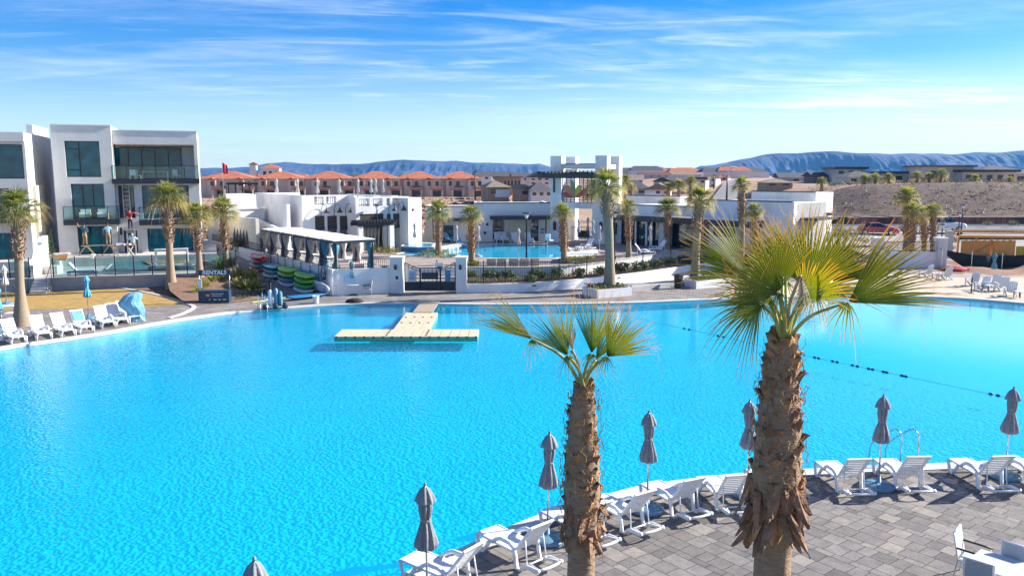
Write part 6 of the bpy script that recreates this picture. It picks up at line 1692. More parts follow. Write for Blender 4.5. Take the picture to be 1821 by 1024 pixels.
m.build('pickets', black_metal, fn2, world=True)
for i in range(0, len(Fs), 3): MB().bar(Fs[i] + V3((0, 0, .56)), Fs[i] + V3((0, 0, 2.2)), .07).build('post', black_metal, fn2, world=True)
cv = MB(); cv.tip = []; rd = random.Random(5)
ov = offset(Ls, .9)
for k in range(5200):
    i = rd.randrange(len(Ls) - 1); p = Ls[i].lerp(Ls[i + 1], rd.random()) + (offset(Ls, 1)[i] - Ls[i]) * rd.uniform(.5, 1.7)
    a = rd.uniform(0, 6.28); e = rd.uniform(.2, 1.4); d = V3((cos(a) * cos(e), sin(a) * cos(e), sin(e))); s = V3((-sin(a), cos(a), 0)); l = .10 * rd.uniform(.6, 1.5); p = p + V3((0, 0, .56 + rd.uniform(0, .28)))
    o = len(cv.v); cv.v += [tuple(p - s * l * .3), tuple(p + d * l), tuple(p + s * l * .3)]; cv.f.append((o, o + 1, o + 2)); cv.tip += [rd.random()] * 3
struct('low_planting', cv, olive_leaf, kind='stuff')
sh = [(840, 489, .75, .85), (873, 488, .8, .9), (907, 489, .75, .85), (948, 495, .75, .7), (955, 489, .9, 1.0), (991, 486, .75, .85), (1032, 486, .75, .8), (1068, 482, .8, .8), (1092, 478, .7, .8), (1107, 479, .9, 1.0), (1137, 475, 1.1, 1.0), (1163, 470, .9, .8), (1187, 467, 1.0, .9), (1213, 461, .9, .8)]
for i, (px, py, r, h) in enumerate(sh): shrub(P(px, py + (8 if px < 1000 else 7), .58), r, h, f'round green shrub behind the picket fence, {ordinal(i)} from the gate', 'shrub', None, 'round_shrub', 'shrubs behind the picket fence', i)

# planters with palms
def planter(name, label, pts, h, covn):
    t = thing(name, label, 'planter', sum(pts, V3()) / len(pts)); c = sum(pts, V3()) / len(pts)
    MB().prism(xy(*pts), -.02, h).build('box', white_paint, t, world=True); ins = [c + (p - c) * .92 for p in pts]
    MB().poly([(p.x, p.y, h + .004) for p in ins]).build('soil', soil, t, world=True)
    g = MB(); g.tip = []; x0, x1, y0, y1 = min(p.x for p in ins), max(p.x for p in ins), min(p.y for p in ins), max(p.y for p in ins); k = 0
    while k < covn:
        x, y = rd.uniform(x0, x1), rd.uniform(y0, y1)
        if not inside(x, y, ins): continue
        k += 1; a = rd.uniform(0, 6.28); e = rd.uniform(.3, 1.4); d = V3((cos(a) * cos(e), sin(a) * cos(e), sin(e))); s = V3((-sin(a), cos(a), 0)); l = .13 * rd.uniform(.6, 1.4); p = V3((x, y, h + rd.uniform(0, .16)))
        o = len(g.v); g.v += [tuple(p - s * l * .35), tuple(p + d * l), tuple(p + s * l * .35)]; g.f.append((o, o + 1, o + 2)); g.tip += [rd.random() * .6] * 3
    g.build('ground_cover', shrub_leaf, t, world=True)['kind'] = 'stuff'
pl_pts = [P(1035, 523.5), P(1062.5, 530.5), P(1123.5, 525.5), P(1096, 519)]; planter('square_planter', 'square white planter carrying the tallest palm at the pool edge', pl_pts, .56, 700)
planter('long_planter', 'white planter beside the black bin, carrying a grey-trunked palm', [P(1217, 509), P(1238, 514), P(1300, 508), P(1272, 502)], .56, 600)
q = P(1206, 513); t = thing('trash_bin', 'black slatted trash bin left of the long white planter', 'bin', q)
MB().lathe([(.26, 0), (.33, .85), (.36, .88), (.36, .95), (.28, .97), (.05, .99)], 16, fold=lambda j, i: 1 - .03 * (j % 2)).build('body', black_metal, t); MB().lathe([(.2, .985), (.22, 1.02), (.1, 1.04)], 14).build('lid', black_trim, t)
bs = thing('low_step_wall', 'low grey step wall joining the two white planters', 'wall', P(1160, 512)); MB().prism(xy(P(1124, 519), P(1217, 508), P(1216, 503), P(1122, 513)), -.02, .3).build('wall', grey_conc, bs, world=True)

# lamp posts
def lamp_post(label, bpx, bpy_, z, tpy, y=None):
    B = P(bpx, bpy_, z) if y is None else D(bpx, bpy_, y); top = D(bpx, tpy, B.y).z - B.z
    t = thing('lamp_post', label, 'street lamp', B, 0, 'black lamp posts round the pools')
    MB().lathe([(.16, 0), (.16, .25), (.09, .32), (.075, .4), (.055, top - .5), (.05, top - .45)], 10).build('post', black_metal, t, True)
    MB().lathe([(.06, top - .45), (.09, top - .40), (.20, top - .08), (.19, top - .08), (.05, top - .36)], 12, cap=False).build('lantern', lgt, t, True)
    MB().lathe([(.36, top - .08), (.36, top - .03), (.10, top), (.0, top + .02)], 14).build('cap', black_metal, t, True)
lamp_post('black lamp post before the inner pool, behind the picket fence', 936, 484, .6, 378); lamp_post('taller-looking black lamp post at the far side of the inner pool', 941, 428, 1.2, 366)
lamp_post('black lamp post beside the pergola bay of the pool house', 672, 447, 1.2, 364); lamp_post('black lamp post just right of the tallest planter palm', 1092, 462, 1.2, 377)
lamp_post('black lamp post before the dark porch, left of the grey palm', 1230, 440, 1.2, 373); lamp_post('black lamp post half hidden behind the palm at the dark porch', 1191, 440, 1.2, 377)

# ------------------------------------------------------------------ inner pool and its furniture
ipx = [(705, 452), (770, 456), (830, 458), (900, 460), (960, 460), (1005, 457), (1015, 447), (1000, 437.5), (960, 435), (880, 434.5), (800, 435), (775, 440), (740, 446)]
ip = [P(*p, 1.2) for p in ipx]
struct('inner_pool_floor', MB().poly([(p.x, p.y, 1.206) for p in ip]), pm('inner_pool_tile', (.30, .78, .84), .6, .1, 2)); struct('inner_pool_water', MB().poly([(p.x, p.y, 1.222) for p in ip]), water_in)
isp = spline(ip + [ip[0]], 2); m = MB(); strip(isp, -.28, .02, 1.19, 1.245, m); struct('inner_pool_coping', m, coping_mat)
c = P(742, 448, 1.2); t = thing('raised_spa', 'raised spa with a dark blue tiled wall at the left end of the inner pool', 'spa', c)
sp_ = [P(714, 447.5, 1.2), P(745, 449.5, 1.2), P(771, 449, 1.2), P(775, 442, 1.2), P(745, 440, 1.2), P(718, 441, 1.2)]
MB().prism(xy(*sp_), 1.2, 1.65).build('tiled_wall', lap_tile, t, world=True); MB().prism(xy(*[c.lerp(p, 1.03) for p in sp_]), 1.652, 1.70).build('rim', concrete, t, world=True); MB().poly([tuple(c.lerp(p, .86)[:2]) + (1.706,) for p in sp_]).build('water', water_in, t, world=True)
rt = thing('rock_waterfall', 'pale rock spillway between the raised spa and the inner pool', 'rocks', P(800, 446, 1.2)); m = MB()
for i in range(7):
    q = P(776 + i * 8, 448 - i * 1.3, 1.2); m.lathe([(.0, 0), (.42, 0), (.5, .2), (.35, .42), (.0, .5)], 9, tuple(q), cap=False, fold=lambda j, k, i=i: 1 + .3 * noise.noise((j * .8, k, i * 3.1)))
m.build('rock', concrete, rt, world=True)
cv = MB(); cv.tip = []
for poly_ in ([(735, 456), (780, 459), (812, 459), (795, 452), (760, 450)], [(655, 449), (700, 453), (715, 451), (700, 446), (670, 444)], [(1010, 470), (1040, 466), (1052, 461), (1020, 463)], [(830, 477), (850, 478), (852, 474), (834, 473)]): cover(poly_, 1.22, 700, cv, .13, .4)
struct('mound_planting', cv, cover_leaf, kind='stuff')
UI = 'closed pale umbrellas round the inner pool'
iu = [(738, 448, 'closed pale umbrella in front of the raised spa'), (812, 455, 'closed pale umbrella between the two palms at the inner pool'), (851, 456, 'closed pale umbrella right of the gate-pillar palm'), (922, 464, 'closed pale umbrella just left of the lamp post before the inner pool'),
      (1029, 437, 'closed pale umbrella before the tower, leftmost of a trio'), (1045, 433, 'closed pale umbrella before the tower, middle of a trio'), (1054, 440, 'closed pale umbrella before the tower, rightmost of a trio'), (1066, 456, 'closed pale umbrella just left of the tallest planter palm trunk'), (1155, 455, 'closed pale umbrella before the dark glass doors of the clubhouse'),
      (698, 445, 'closed pale umbrella before the narrow bays of the pool house'), (715, 436, 'slim closed umbrella against the right bay of the pool house')]
for i, (px, py, lab) in enumerate(iu): dup(ur0, P(px, py, 1.205), i * 1.3, lab, group=UI)
LI = 'white loungers round the inner pool'
il = [(667, 441, 2.4, 'white lounger on the inner deck left of the pool house lamp post'), (682, 440, 2.4, 'white lounger on the inner deck just right of the pool house lamp post'), (693, 440, 2.4, 'white lounger between the lamp post and the umbrella before the narrow bays'), (758, 431, 2.6, 'white lounger behind the raised spa, left of another white lounger'), (769, 430, 2.6, 'white lounger behind the raised spa, next to the palm trunk'),
      (886, 431, 1.8, 'white lounger against the clubhouse, leftmost of four'), (897, 431, 1.8, 'white lounger against the clubhouse, second of four'), (917, 432, 1.8, 'white lounger against the clubhouse, third of four'), (941, 433, 1.8, 'white lounger against the clubhouse, last of four, by the lamp post'), (1040, 445, .6, 'white lounger lying before the trio of umbrellas'), (1146, 455, 2.9, 'white lounger left of the umbrella before the glass doors'), (1168, 449, .4, 'white lounger right of the umbrella before the glass doors'), (800, 432, 2.4, 'blue lounger beside the teal clubhouse window'), (823, 441, 2.4, 'blue lounger at the far edge of the inner pool')]
for i, (px, py, a, lab) in enumerate(il):
    o = dup(lounger0, P(px, py, 1.205), a, lab, group=LI)
    if lab.startswith('blue'):
        for c_ in o.children: c_.material_slots[0].link = 'OBJECT'; c_.material_slots[0].material = blue_canvas
lowc = pm('tan_lounge', (.50, .38, .30), .9, .12, 4)
q0 = None
for i, px in enumerate((874, 892, 913, 932, 950, 1028, 1043, 1060, 1073)):
    q = P(px, 475.5 - (max(0, px - 1000) * .11), 1.2); lab = f'low tan lounge chair along the inner wall, {ordinal(i)} from the gate' if px < 1000 else f'low tan lounge chair before the round planter, {ordinal(i - 5)} from the left'
    if q0 is None:
        q0 = thing('lounge_chair', lab, 'lounge chair', q, 0, 'low tan lounge chairs on the inner deck')
        MB().bb(-.35, .35, -.5, .5, .12, .30).build('seat', lowc, q0); MB().box((0, -.5, .45), (.7, .10, .6), M=Matrix.Rotation(.25, 3, 'X')).build('backrest', lowc, q0)
    else: dup(q0, q, 0, lab)
rp_ = thing('round_planter', 'low white curved planter with ground cover at the right end of the inner pool', 'planter', P(1030, 463, 1.2)); MB().prism(xy(P(1000, 468, 1.2), P(1032, 468.5, 1.2), P(1064, 462, 1.2), P(1062, 455, 1.2), P(1030, 458, 1.2), P(1003, 461, 1.2)), 1.2, 1.75).build('wall', white_paint, rp_, world=True)
g = MB(); g.tip = []; cover([(1005, 465), (1032, 465), (1058, 460), (1058, 457), (1030, 459), (1006, 462)], 1.75, 500, g, .12, .2); g.build('ground_cover', cover_leaf, rp_, world=True)['kind'] = 'stuff'
q = P(977, 441, 1.2); t = thing('pool_lift', 'white pool lift chair at the far edge of the inner pool', 'pool lift', q, 2.4)
MB().bb(-.28, .28, -.25, .25, .7, .78).build('seat', white_plastic, t); MB().bb(-.28, .28, .2, .27, .78, 1.35).build('backrest', white_plastic, t); MB().tube([(0, .3, 0), (0, .3, 1.0), (0, 0, 1.05), (0, 0, .78)], .05, 6).build('arm', steel, t)
q = P(699, 437, 1.2)
for i, (px, py, r, h, lab) in enumerate([(701, 436, .6, 1.7, 'tall dark shrub beside the slim umbrella at the pool house'), (720, 436, .7, 1.6, 'dark shrub at the right corner of the pool house'), (733, 434, .8, 1.8, 'dark bushy plant before the pool house end wall'), (626, 445, .9, 1.2, 'green shrub in the notch between the two pool house blocks')]): shrub(P(px, py, 1.2), r, h, lab, 'shrub', None, 'potted_shrub', 'shrubs at the foot of the pool house', i)
q = P(729, 440, 1.2); t = thing('terracotta_pot', 'large terracotta urn beside the raised spa', 'pot', q); MB().lathe([(.2, 0), (.38, .35), (.42, .7), (.25, 1.05), (.3, 1.15), (.22, 1.15)], 16, cap=False).build('body', pm('terracotta', (.42, .17, .08), .8, .2, 4), t, True)
cv = None

# ================================================================== clubhouse, left wing
oc = D(757, 429, 84); fc = Frame(V3((oc.x, 84, 1.2)), 4); AC, ZC = fc.a_of, fc.z_of
cw_ = thing('clubhouse_wing', 'white single-storey clubhouse wing with dark canopies behind the inner pool', 'building', fc.o, R(4))
s0, s1, s2 = 0, AC(846), AC(980)
hA, hB = ZC(368, 1), ZC(362, s1)
hg = (AC(788), AC(806), 0, ZC(401, AC(797))); hr = (AC(876), AC(958), 0, ZC(390, AC(900)))
m = MB(); facade(m, s0, s1, 0, hA, [hg], 0, .3); facade(m, s1, s2, 0, hB, [hr], -.02, .3); m.bb(s0, s1, .5, 8, 0, hA - .1); m.bb(s1, s2, 1.2, 8, 0, hB - .1); m.bb(s0, s0 + .3, .3, 8, 0, hA); m.bb(s2 - .3, s2, .28, 8, 0, hB); m.bb(s1, s1 + .3, .28, 8, 0, hB)
m.build('wall', stucco, cw_)
m = MB(); m.bb(s0 - .05, s1 - .06, -.06, .36, hA, hA + .1); m.bb(s1 - .05, s2 + .05, -.08, .34, hB, hB + .1); m.build('parapet_trim', black_trim, cw_)
window(cw_, fc, *hg[:2], 0, hg[3], .1, ((hg[0] + hg[1]) / 2,))
MB().bb(AC(770), AC(826), -1.0, -.005, ZC(393.5, 3, -1), ZC(388.5, 3, -1)).build('canopy', black_trim, cw_)
MB().bb(AC(871), AC(977), -1.6, -.03, ZC(391, 8, -1.6), ZC(384.5, 8, -1.6)).build('canopy', black_trim, cw_)
MB().bar(fc.pt(AC(971, -1.5), -1.5, 0), fc.pt(AC(971, -1.5), -1.5, ZC(391, 8, -1.6)), .12).build('canopy_post', black_metal, cw_, world=True)
MB().bb(hr[0], AC(893), .6, .66, 0, hr[3]).build('recessed_door', dark_glass, cw_); MB().bb(AC(897), AC(944), .2, .26, 0, hr[3]).build('partition', stucco_warm, cw_); MB().bb(AC(946), hr[1], .6, .66, 0, hr[3]).build('recessed_door', dark_glass, cw_)
m = MB(); m.bb(AC(850), AC(861), -.036, -.022, ZC(398, s1), ZC(396.4, s1)); m.bb(AC(851), AC(860), -.036, -.022, ZC(401, s1), ZC(399.5, s1)); m.build('wall_sign', blue_plastic, cw_)
m = MB(); m.bb(AC(961), AC(969), -.036, -.022, ZC(410, s1), ZC(407, s1)); m.bb(AC(961), AC(968), -.036, -.022, ZC(415, s1), ZC(412.5, s1)); m.build('wall_sign', blue_plastic, cw_)
for px, py in ((866, 399), (849.5, 413.5), (862, 414)): MB().lathe([(.02, -.15), (.13, -.1), (.13, .1), (.02, .15)], 8, (AC(px), -.16, ZC(py, s1))).build('wall_lamp', black_metal, cw_)
osr = thing('outdoor_stair', 'grey outdoor stair with a slanting dark handrail at the end of the pool house', 'stairs', D(768, 430, 79))
xa, xb = D(752, 430, 79).x, D(781, 430, 79).x; m = MB()
for i in range(14): m.bb(xa, xb - .5, 78.2 + i * .3, 83, 1.2 + i * .19 - .02, 1.2 + (i + 1) * .19)
m.build('treads', grey_conc, osr, world=True); MB().bar((xb - .45, 78, 2.0), (xa + .6, 82.5, 5.2), .09).build('handrail', dark_brown, osr, world=True); MB().vprism([(0, 0), (7, 0), (7, 4.2), (0, 3.6)], (xb - .4, 78, 1.2), (0, 1, 0), (1, 0, 0), .25).build('side_wall', stucco_warm, osr, world=True)

# tower
ot = D(978, 430, 83.5); ft = Frame(V3((ot.x, 83.5, 1.2)), -24); AT, ZT_ = ft.a_of, ft.z_of
tw_ = thing('entrance_tower', 'white four-pillared tower with a black pergola, trellis and a leaf emblem', 'tower', ft.o, R(-24))
af, ar = 1.15, AT(1056); ae = AT(1078); pt_ = ZT_(277.5, .5); zs = lambda py: ZT_(py, 3)
for a0, b0 in ((0, 0), (ae - 1.2, 0), (0, 4.2), (ae - 1.2, 4.2)): MB().bb(a0, a0 + 1.2, b0, b0 + 1.1, 0, pt_).build('pillar', stucco, tw_)
m = MB(); m.bb(1.2, ae - 1.2, .15, .75, zs(300), zs(292.5)); m.bb(1.2, ae - 1.2, 4.35, 4.95, zs(300), zs(292.5)); m.bb(1.2, ae - 1.2, .10, .80, zs(371), zs(360.5)); m.bb(.2, .8, 1.1, 4.2, zs(300), zs(292.5)); m.bb(ae - .9, ae - .3, 1.1, 4.2, zs(300), zs(292.5))
m.build('beam', stucco, tw_)
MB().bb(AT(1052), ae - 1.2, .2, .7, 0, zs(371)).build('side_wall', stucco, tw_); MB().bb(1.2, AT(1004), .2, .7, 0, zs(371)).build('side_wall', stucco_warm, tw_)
m = MB(); m.bb(1.2, ae - 1.2, .1, .16, zs(292.5) + .002, zs(291)); m.bb(-.9, ae + .1, -1.1, -.95, zs(317), zs(308.5)); m.bb(-.9, ae + .1, -.2, -.02, zs(317), zs(308.5))
for i in range(18): x = -.8 + i * (ae + .8) / 17.5; m.bb(x - .06, x + .06, -1.5, -.03, zs(308.5) + .002, zs(305.5))
m.build('pergola', black_trim, tw_)
for x in (.55, ae - .55): MB().box((x, -.35, zs(326)), (.18, .12, 1.9)).build('bracket', black_trim, tw_)
m = MB(); g0, g1 = 1.22, ae - 1.22
for i in range(9): x = g0 + (g1 - g0) * i / 8; m.bb(x - .035, x + .035, .30, .36, zs(360.5), zs(303))
for i in range(14): z = zs(360) + (zs(304) - zs(360)) * i / 13; m.bb(g0, g1, .365, .40, z - .02, z + .02)
m.build('trellis', black_metal, tw_)
for a, b in ((.55, -.12), (ae - .5, -.12)): MB().lathe([(.05, -.5), (.16, -.42), (.18, .25), (.1, .45), (.03, .5)], 8, (a, b - .06, zs(402))).build('lantern', black_metal, tw_)
em = thing('emblem', 'flower-shaped emblem of five coloured leaves on the tower trellis', 'emblem', ft.pt(AT(1021, -.1), -.1, zs(352)), R(-24))
px_m = 83 / F
for ang, ln, wd, col in ((158, 1.25, .60, (.38, .06, .04)), (127, 1.55, .62, (.50, .17, .07)), (97, 1.75, .50, (.20, .26, .13)), (63, 1.45, .60, (.48, .40, .05)), (30, 1.65, .66, (.45, .07, .06))):
    d = V3((cos(R(ang)), 0, sin(R(ang)))); s = V3((-d.z, 0, d.x)); m = MB(); pts = []
    for t_, w_ in ((0, .04), (.3, .55), (.62, 1), (.85, .85), (.97, .45)): pts.append((d * ln * t_ + s * wd * w_ / 2))
    for t_, w_ in ((.97, .45), (.85, .85), (.62, 1), (.3, .55)): pts.append((d * ln * t_ - s * wd * w_ / 2))
    k = len(pts); dep = -.02 * ((ang * 7) % 5); vs = [p + V3((0, dep, 0)) for p in pts] + [p + V3((0, dep + .10, 0)) for p in pts]
    m.add(vs, [tuple(range(k)), tuple(range(k, 2 * k))[::-1]] + [(i, k + i, k + (i + 1) % k, (i + 1) % k) for i in range(k)]); m.build('leaf', pm('emblem_' + str(ang), col, .5, .25, 1.5), em)
ig = thing('entrance_gate', 'black entrance gate and rail inside the tower archway', 'gate', ft.pt(AT(1035), 1.5, 0), R(-24)); m = MB()
for i in range(22): m.bb(-1.7 + i * .16, -1.67 + i * .16, 0, .03, 0, 1.5)
m.bb(-1.7, 1.7, -.01, .04, 1.5, 1.56); m.bb(-1.7, 1.7, -.01, .04, .1, .15); m.build('bars', black_metal, ig); MB().bb(-1.0, .3, .05, .09, .5, 1.2).build('panel', black_trim, ig)

# clubhouse, right wing
fw2 = Frame(V3((10.2, 82.5, 1.2)), -45.5); AR, ZR = fw2.a_of, fw2.z_of
cr_ = thing('clubhouse_wing', 'white clubhouse wing with dark glass doors and a deep canopy right of the tower', 'building', fw2.o, R(-45.5))
c0_, c1_ = AR(1076), AR(1266, 0); hC = ZR(367, AR(1180)); gd = (AR(1105), AR(1172), 0, ZR(388, AR(1140))); op = (AR(1193), AR(1262), 0, ZR(392, AR(1230)))
m = MB(); facade(m, c0_, c1_, 0, hC, [gd, op], 0, .3); m.bb(c0_, c1_, 4, 9, 0, hC - .1); m.bb(c0_, op[0] - .1, 1, 4, 0, hC - .1); m.build('wall', stucco, cr_)
MB().bb(op[0] - .095, op[0] - .05, .31, 3.6, 0, op[3] + .3).build('porch_shade_side', dark_in, cr_); MB().bb(op[0] - .05, op[1], .31, 3.6, op[3] + .01, op[3] + .2).build('porch_shade_ceiling', dark_in, cr_); MB().bb(op[0], op[1], .7, .76, 0, op[3]).build('porch_dark_sheet', dark_glass, cr_)  # dark liner panels added to paint the shade of the open porch
MB().bb(c0_ - .05, c1_ + 2.6, -.06, .36, hC, hC + .10).build('parapet_trim', black_trim, cr_)
window(cr_, fw2, *gd[:2], 0, gd[3], .1, tuple(gd[0] + (gd[1] - gd[0]) * k / 6 for k in range(1, 6)), pane=dark_glass)
for px in (1131, 1150, 1159.5): a = AR(px, -.1); MB().bb(a - .09, a + .09, -.14, -.01, 0, gd[3]).build('column', white_paint, cr_)
MB().bb(op[0], op[1], 3.6, 3.7, 0, op[3]).build('porch_shade_back', dark_in, cr_)  # near-black rear liner, porch shade put into its colour
ca, cb2 = AR(1088, -.9), AR(1337, -2.6)
m = MB(); zc0 = ZR(388, ca, -.9); m.prism([(ca, -.9), (cb2, -3.2), (cb2, -.004), (ca, -.004)], zc0 - .15, zc0 + .38); m.build('canopy', black_trim, cr_)
MB().prism([(ca + .1, -.8), (cb2 - .1, -3.05), (cb2 - .1, -.006), (ca + .1, -.006)], zc0 + .383, zc0 + .45).build('canopy_top', white_paint, cr_)
wd0 = AR(1088); MB().bb(wd0, wd0 + .7, -.03, -.005, .9, 2.1).build('side_window', teal_reflect_glass, cr_); MB().lathe([(.02, -.15), (.13, -.1), (.13, .1), (.02, .15)], 8, (AR(1098), -.15, ZR(403, 2))).build('wall_lamp', black_metal, cr_)
d0_, d1_ = AR(1264, -.6), AR(1411, -.6); hD = ZR(357.5, d0_ + 2, -.6)
bk_ = thing('clubhouse_block', 'tall blank white clubhouse block with a sunlit right face', 'building', fw2.pt(d0_, -.6, 0), R(-45.5))
Wd = d1_ - d0_; wb_ = (.3, 2.5, ZR(421, d0_ + 1, -.6), ZR(405, d0_ + 1, -.6))
m = MB(); facade(m, 0, Wd, 0, hD, [wb_], 0, .3); m.bb(0, Wd, .45, 6.0, 0, hD - .1); m.bb(Wd - .3, Wd, .3, 6.0, 0, hD); m.bb(0, .3, .3, 6, 0, hD); m.bb(0.3, Wd - .3, 5.7, 6, 0, hD); m.build('wall', stucco, bk_)
MB().bb(-.04, Wd - .2, -.05, .34, hD, hD + .09).build('parapet_trim', black_trim, bk_); window(bk_, fw2, *wb_, .1, ((wb_[0] + wb_[1]) / 2,), pane=dark_glass)
MB().bb(Wd + .005, Wd + 1.6, 1.2, 4.8, ZR(392, d1_), ZR(388, d1_)).build('canopy', black_trim, bk_)
e0, e1 = AR(1335, 7), AR(1449, 7); hE = ZR(341.5, e0 + 2, 7)
b3_ = thing('clubhouse_block', 'white rear clubhouse block with a dark roof edge, rightmost of the clubhouse', 'building', fw2.pt(e0, 7, 0), R(-45.5)); We = e1 - e0
MB().bb(0, We, 0, 3.6, 0, hE).build('wall', stucco, b3_); MB().bb(-.04, We - .1, -.05, .3, hE + .002, hE + .09).build('parapet_trim', black_trim, b3_); MB().bb(We + .005, We + 1.4, .3, 3, ZR(383, e1, 7), ZR(379, e1, 7)).build('canopy', black_trim, b3_)
g0_, g1_ = AR(1113, 9.5), AR(1209, 9.5); hG = ZR(348.5, g0_ + 2, 9.5)
b4_ = thing('clubhouse_block', 'white raised roof block behind the clubhouse, just right of the tower', 'building', fw2.pt(g0_, 9.5, 0), R(-45.5)); MB().bb(0, g1_ - g0_, 0, 1.3, 0, hG).build('wall', stucco, b4_); MB().bb(-.04, g1_ - g0_ - .05, -.05, .3, hG + .002, hG + .09).build('parapet_trim', black_trim, b4_)
# ================================================================== houses in the distance
rd = random.Random(21)
win_far = pm('far_window', (.03, .035, .045), .2, .2, 1)
W_ = {'cream': pm('cream_wall', (.66, .54, .44), .9, .06, .5), 'tan': pm('tan_wall', (.40, .28, .18), .9, .08, .5), 'stone': pm('stone_wall', (.42, .31, .22), .9, .3, 1.5), 'white': pm('white_wall', (.68, .66, .62), .9, .05, .5), 'grey': pm('grey_wall', (.52, .50, .47), .9, .06, .5), 'brown': pm('brown_wall', (.25, .19, .15), .9, .08, .5), 'sand': pm('sand_wall', (.70, .60, .49), .9, .06, .5)}
def roof(mb, a0, a1, b0, b1, z, h, kind, oh=.5):
    a0, a1, b0, b1 = a0 - oh, a1 + oh, b0 - oh, b1 + oh; bm_ = (b0 + b1) / 2; t = .22
    if kind == 'cross': # gable facing the front
        am_ = (a0 + a1) / 2; v = [(a0, b0, z), (a1, b0, z), (a1, b1, z), (a0, b1, z), (am_, b0, z + h), (am_, b1, z + h)]
        f = [(0, 4, 5, 3), (1, 2, 5, 4), (0, 1, 4), (3, 5, 2), (0, 3, 2, 1)]
    else:
        ins = min((b1 - b0) / 2, (a1 - a0) * .45) if kind == 'hip' else 0
        v = [(a0, b0, z), (a1, b0, z), (a1, b1, z), (a0, b1, z), (a0 + ins, bm_, z + h), (a1 - ins, bm_, z + h)]
        f = [(0, 1, 5, 4), (2, 3, 4, 5), (0, 4, 3), (1, 2, 5), (0, 3, 2, 1)]
    mb.add(v, f)
def house(label, px0, px1, py0, py1, py2, Y, deg, wm, rm, kind='gable', depth=9, nwin=3, storeys=1, garage=None, group=None, z0=None):
    o = D(px0, py0, Y); f = Frame(V3((o.x, Y, 0)), deg); w_ = f.a_of(px1); bz = D(910, py0, Y).z if z0 is None else z0; ez = D(910, py1, Y).z - bz; rz_ = D(910, py2, Y).z - bz
    f.o.z = bz; t = thing('house', label, 'house', f.o, R(deg), group)
    MB().bb(0, w_, 0, depth, -1.0, ez).build('wall', wm, t)
    m = MB()
    if kind == 'flat': m.bb(-.5, w_ + .4, -.6, depth, ez + .002, max(rz_, ez + .3))
    else: roof(m, 0, w_, 0, depth, ez + .002, rz_ - ez, kind)
    m.build('roof', rm, t)
    if kind == 'cross':
        MB().vprism([(0, 0), (w_, 0), (w_ / 2, (rz_ - ez) * .92)], (0, -.02, ez), (1, 0, 0), (0, 1, 0), .1).build('gable', wm, t)
    for s in range(storeys):
        zz_ = ez * (s + .38) / storeys
        for i in range(nwin):
            x = w_ * (i + .5) / nwin
            if garage is not None and s == 0 and abs(x - garage * w_) < w_ * .2: continue
            MB().bb(x - min(.55, w_ / nwin * .25), x + min(.55, w_ / nwin * .25), -.06, -.003, zz_, zz_ + ez / storeys * .4).build('window', win_far, t)
    if garage is not None: MB().bb(w_ * garage - 1.5, w_ * garage + 1.5, -.05, -.003, 0, min(2.4, ez * .75)).build('garage_door', lgt if wm is not W_['white'] else W_['grey'], t)
    return t, w_, ez
TH = 'terracotta roofed townhouses in one row'
def townhouse(px0, px1, label, seed):
    Y = 205 + seed * 2; t, w_, ez = house(label, px0, px1, 351, 318, 304.5, Y, 6, W_['cream'], roof_tile, 'hip', 12, 0, 1, None, TH)
    r_ = random.Random(seed); n = max(2, int(w_ / 5.4)); bw = 2.0
    for i in range(n):
        a = w_ * (i + .5) / n - bw / 2 + r_.uniform(-.5, .5); h = ez - .30
        b = MB().bb(a, a + bw, -1.3, -.002, 0, h).build('bay', W_['cream'], t)
        m = MB(); roof(m, a, a + bw, -1.3, 2.5, h + .002, .62, 'cross', .25); m.build('bay_roof', roof_tile, t)
        MB().bb(a + .75, a + 1.55, -1.36, -1.302, ez * .62, ez * .87).build('window', win_far, b)
        MB().bb(a + bw + .7, a + bw + 1.6, -.06, -.003, ez * .62, ez * .86).build('window', win_far, t)
        # porch with posts, dark roof and a dark panel painting the recess shade
        p0, p1 = a + bw - .6, a + bw + 2.6
        m = MB(); m.add([(p0, -3.4, ez * .46), (p1, -3.4, ez * .46), (p1, -1.31, ez * .60), (p0, -1.31, ez * .60), (p0, -3.4, ez * .43), (p1, -3.4, ez * .43), (p1, -1.31, ez * .43), (p0, -1.31, ez * .43)], [(0, 1, 2, 3), (7, 6, 5, 4), (0, 4, 5, 1), (1, 5, 6, 2), (3, 2, 6, 7), (0, 3, 7, 4)])
        pr = m.build('porch_roof', roof_dark, t)
        for x in (p0 + .15, p1 - .15): MB().bb(x - .16, x + .16, -3.3, -2.98, 0, ez * .43).build('porch_post', W_['cream'], pr)
        MB().bb(p0 + .5, p1 - .5, -.08, -.003, 0, ez * .36).build('porch_shade', win_far, t)  # dark panel in place of the shade under the porch roof
    return t
for i, (a, b, l) in enumerate([(352, 452, 'townhouse block with terracotta roof right beside the main villa, leftmost of the row'), (449, 541, 'townhouse block with terracotta roof below the two hip-roofed towers'), (538, 626, 'townhouse block with terracotta roof above the louvred bays of the pool house'),
                               (622, 712, 'townhouse block with terracotta roof behind the roof umbrellas right of the notch'), (709, 784, 'townhouse block with terracotta roof behind the spa palm'), (780, 856, 'rightmost townhouse block with terracotta roof and a sunlit end wall')]): townhouse(a, b, l, i)
house('narrow cream tower with a small terracotta hip roof, above the left townhouses', 445, 457, 322, 293, 288.5, 262, 8, W_['white'], roof_dark, 'hip', 3, 0)
house('square cream tower with windows under a terracotta hip roof, beside the narrow tower', 466, 498, 325, 299, 292, 262, 10, W_['white'], roof_tile, 'hip', 7, 3)
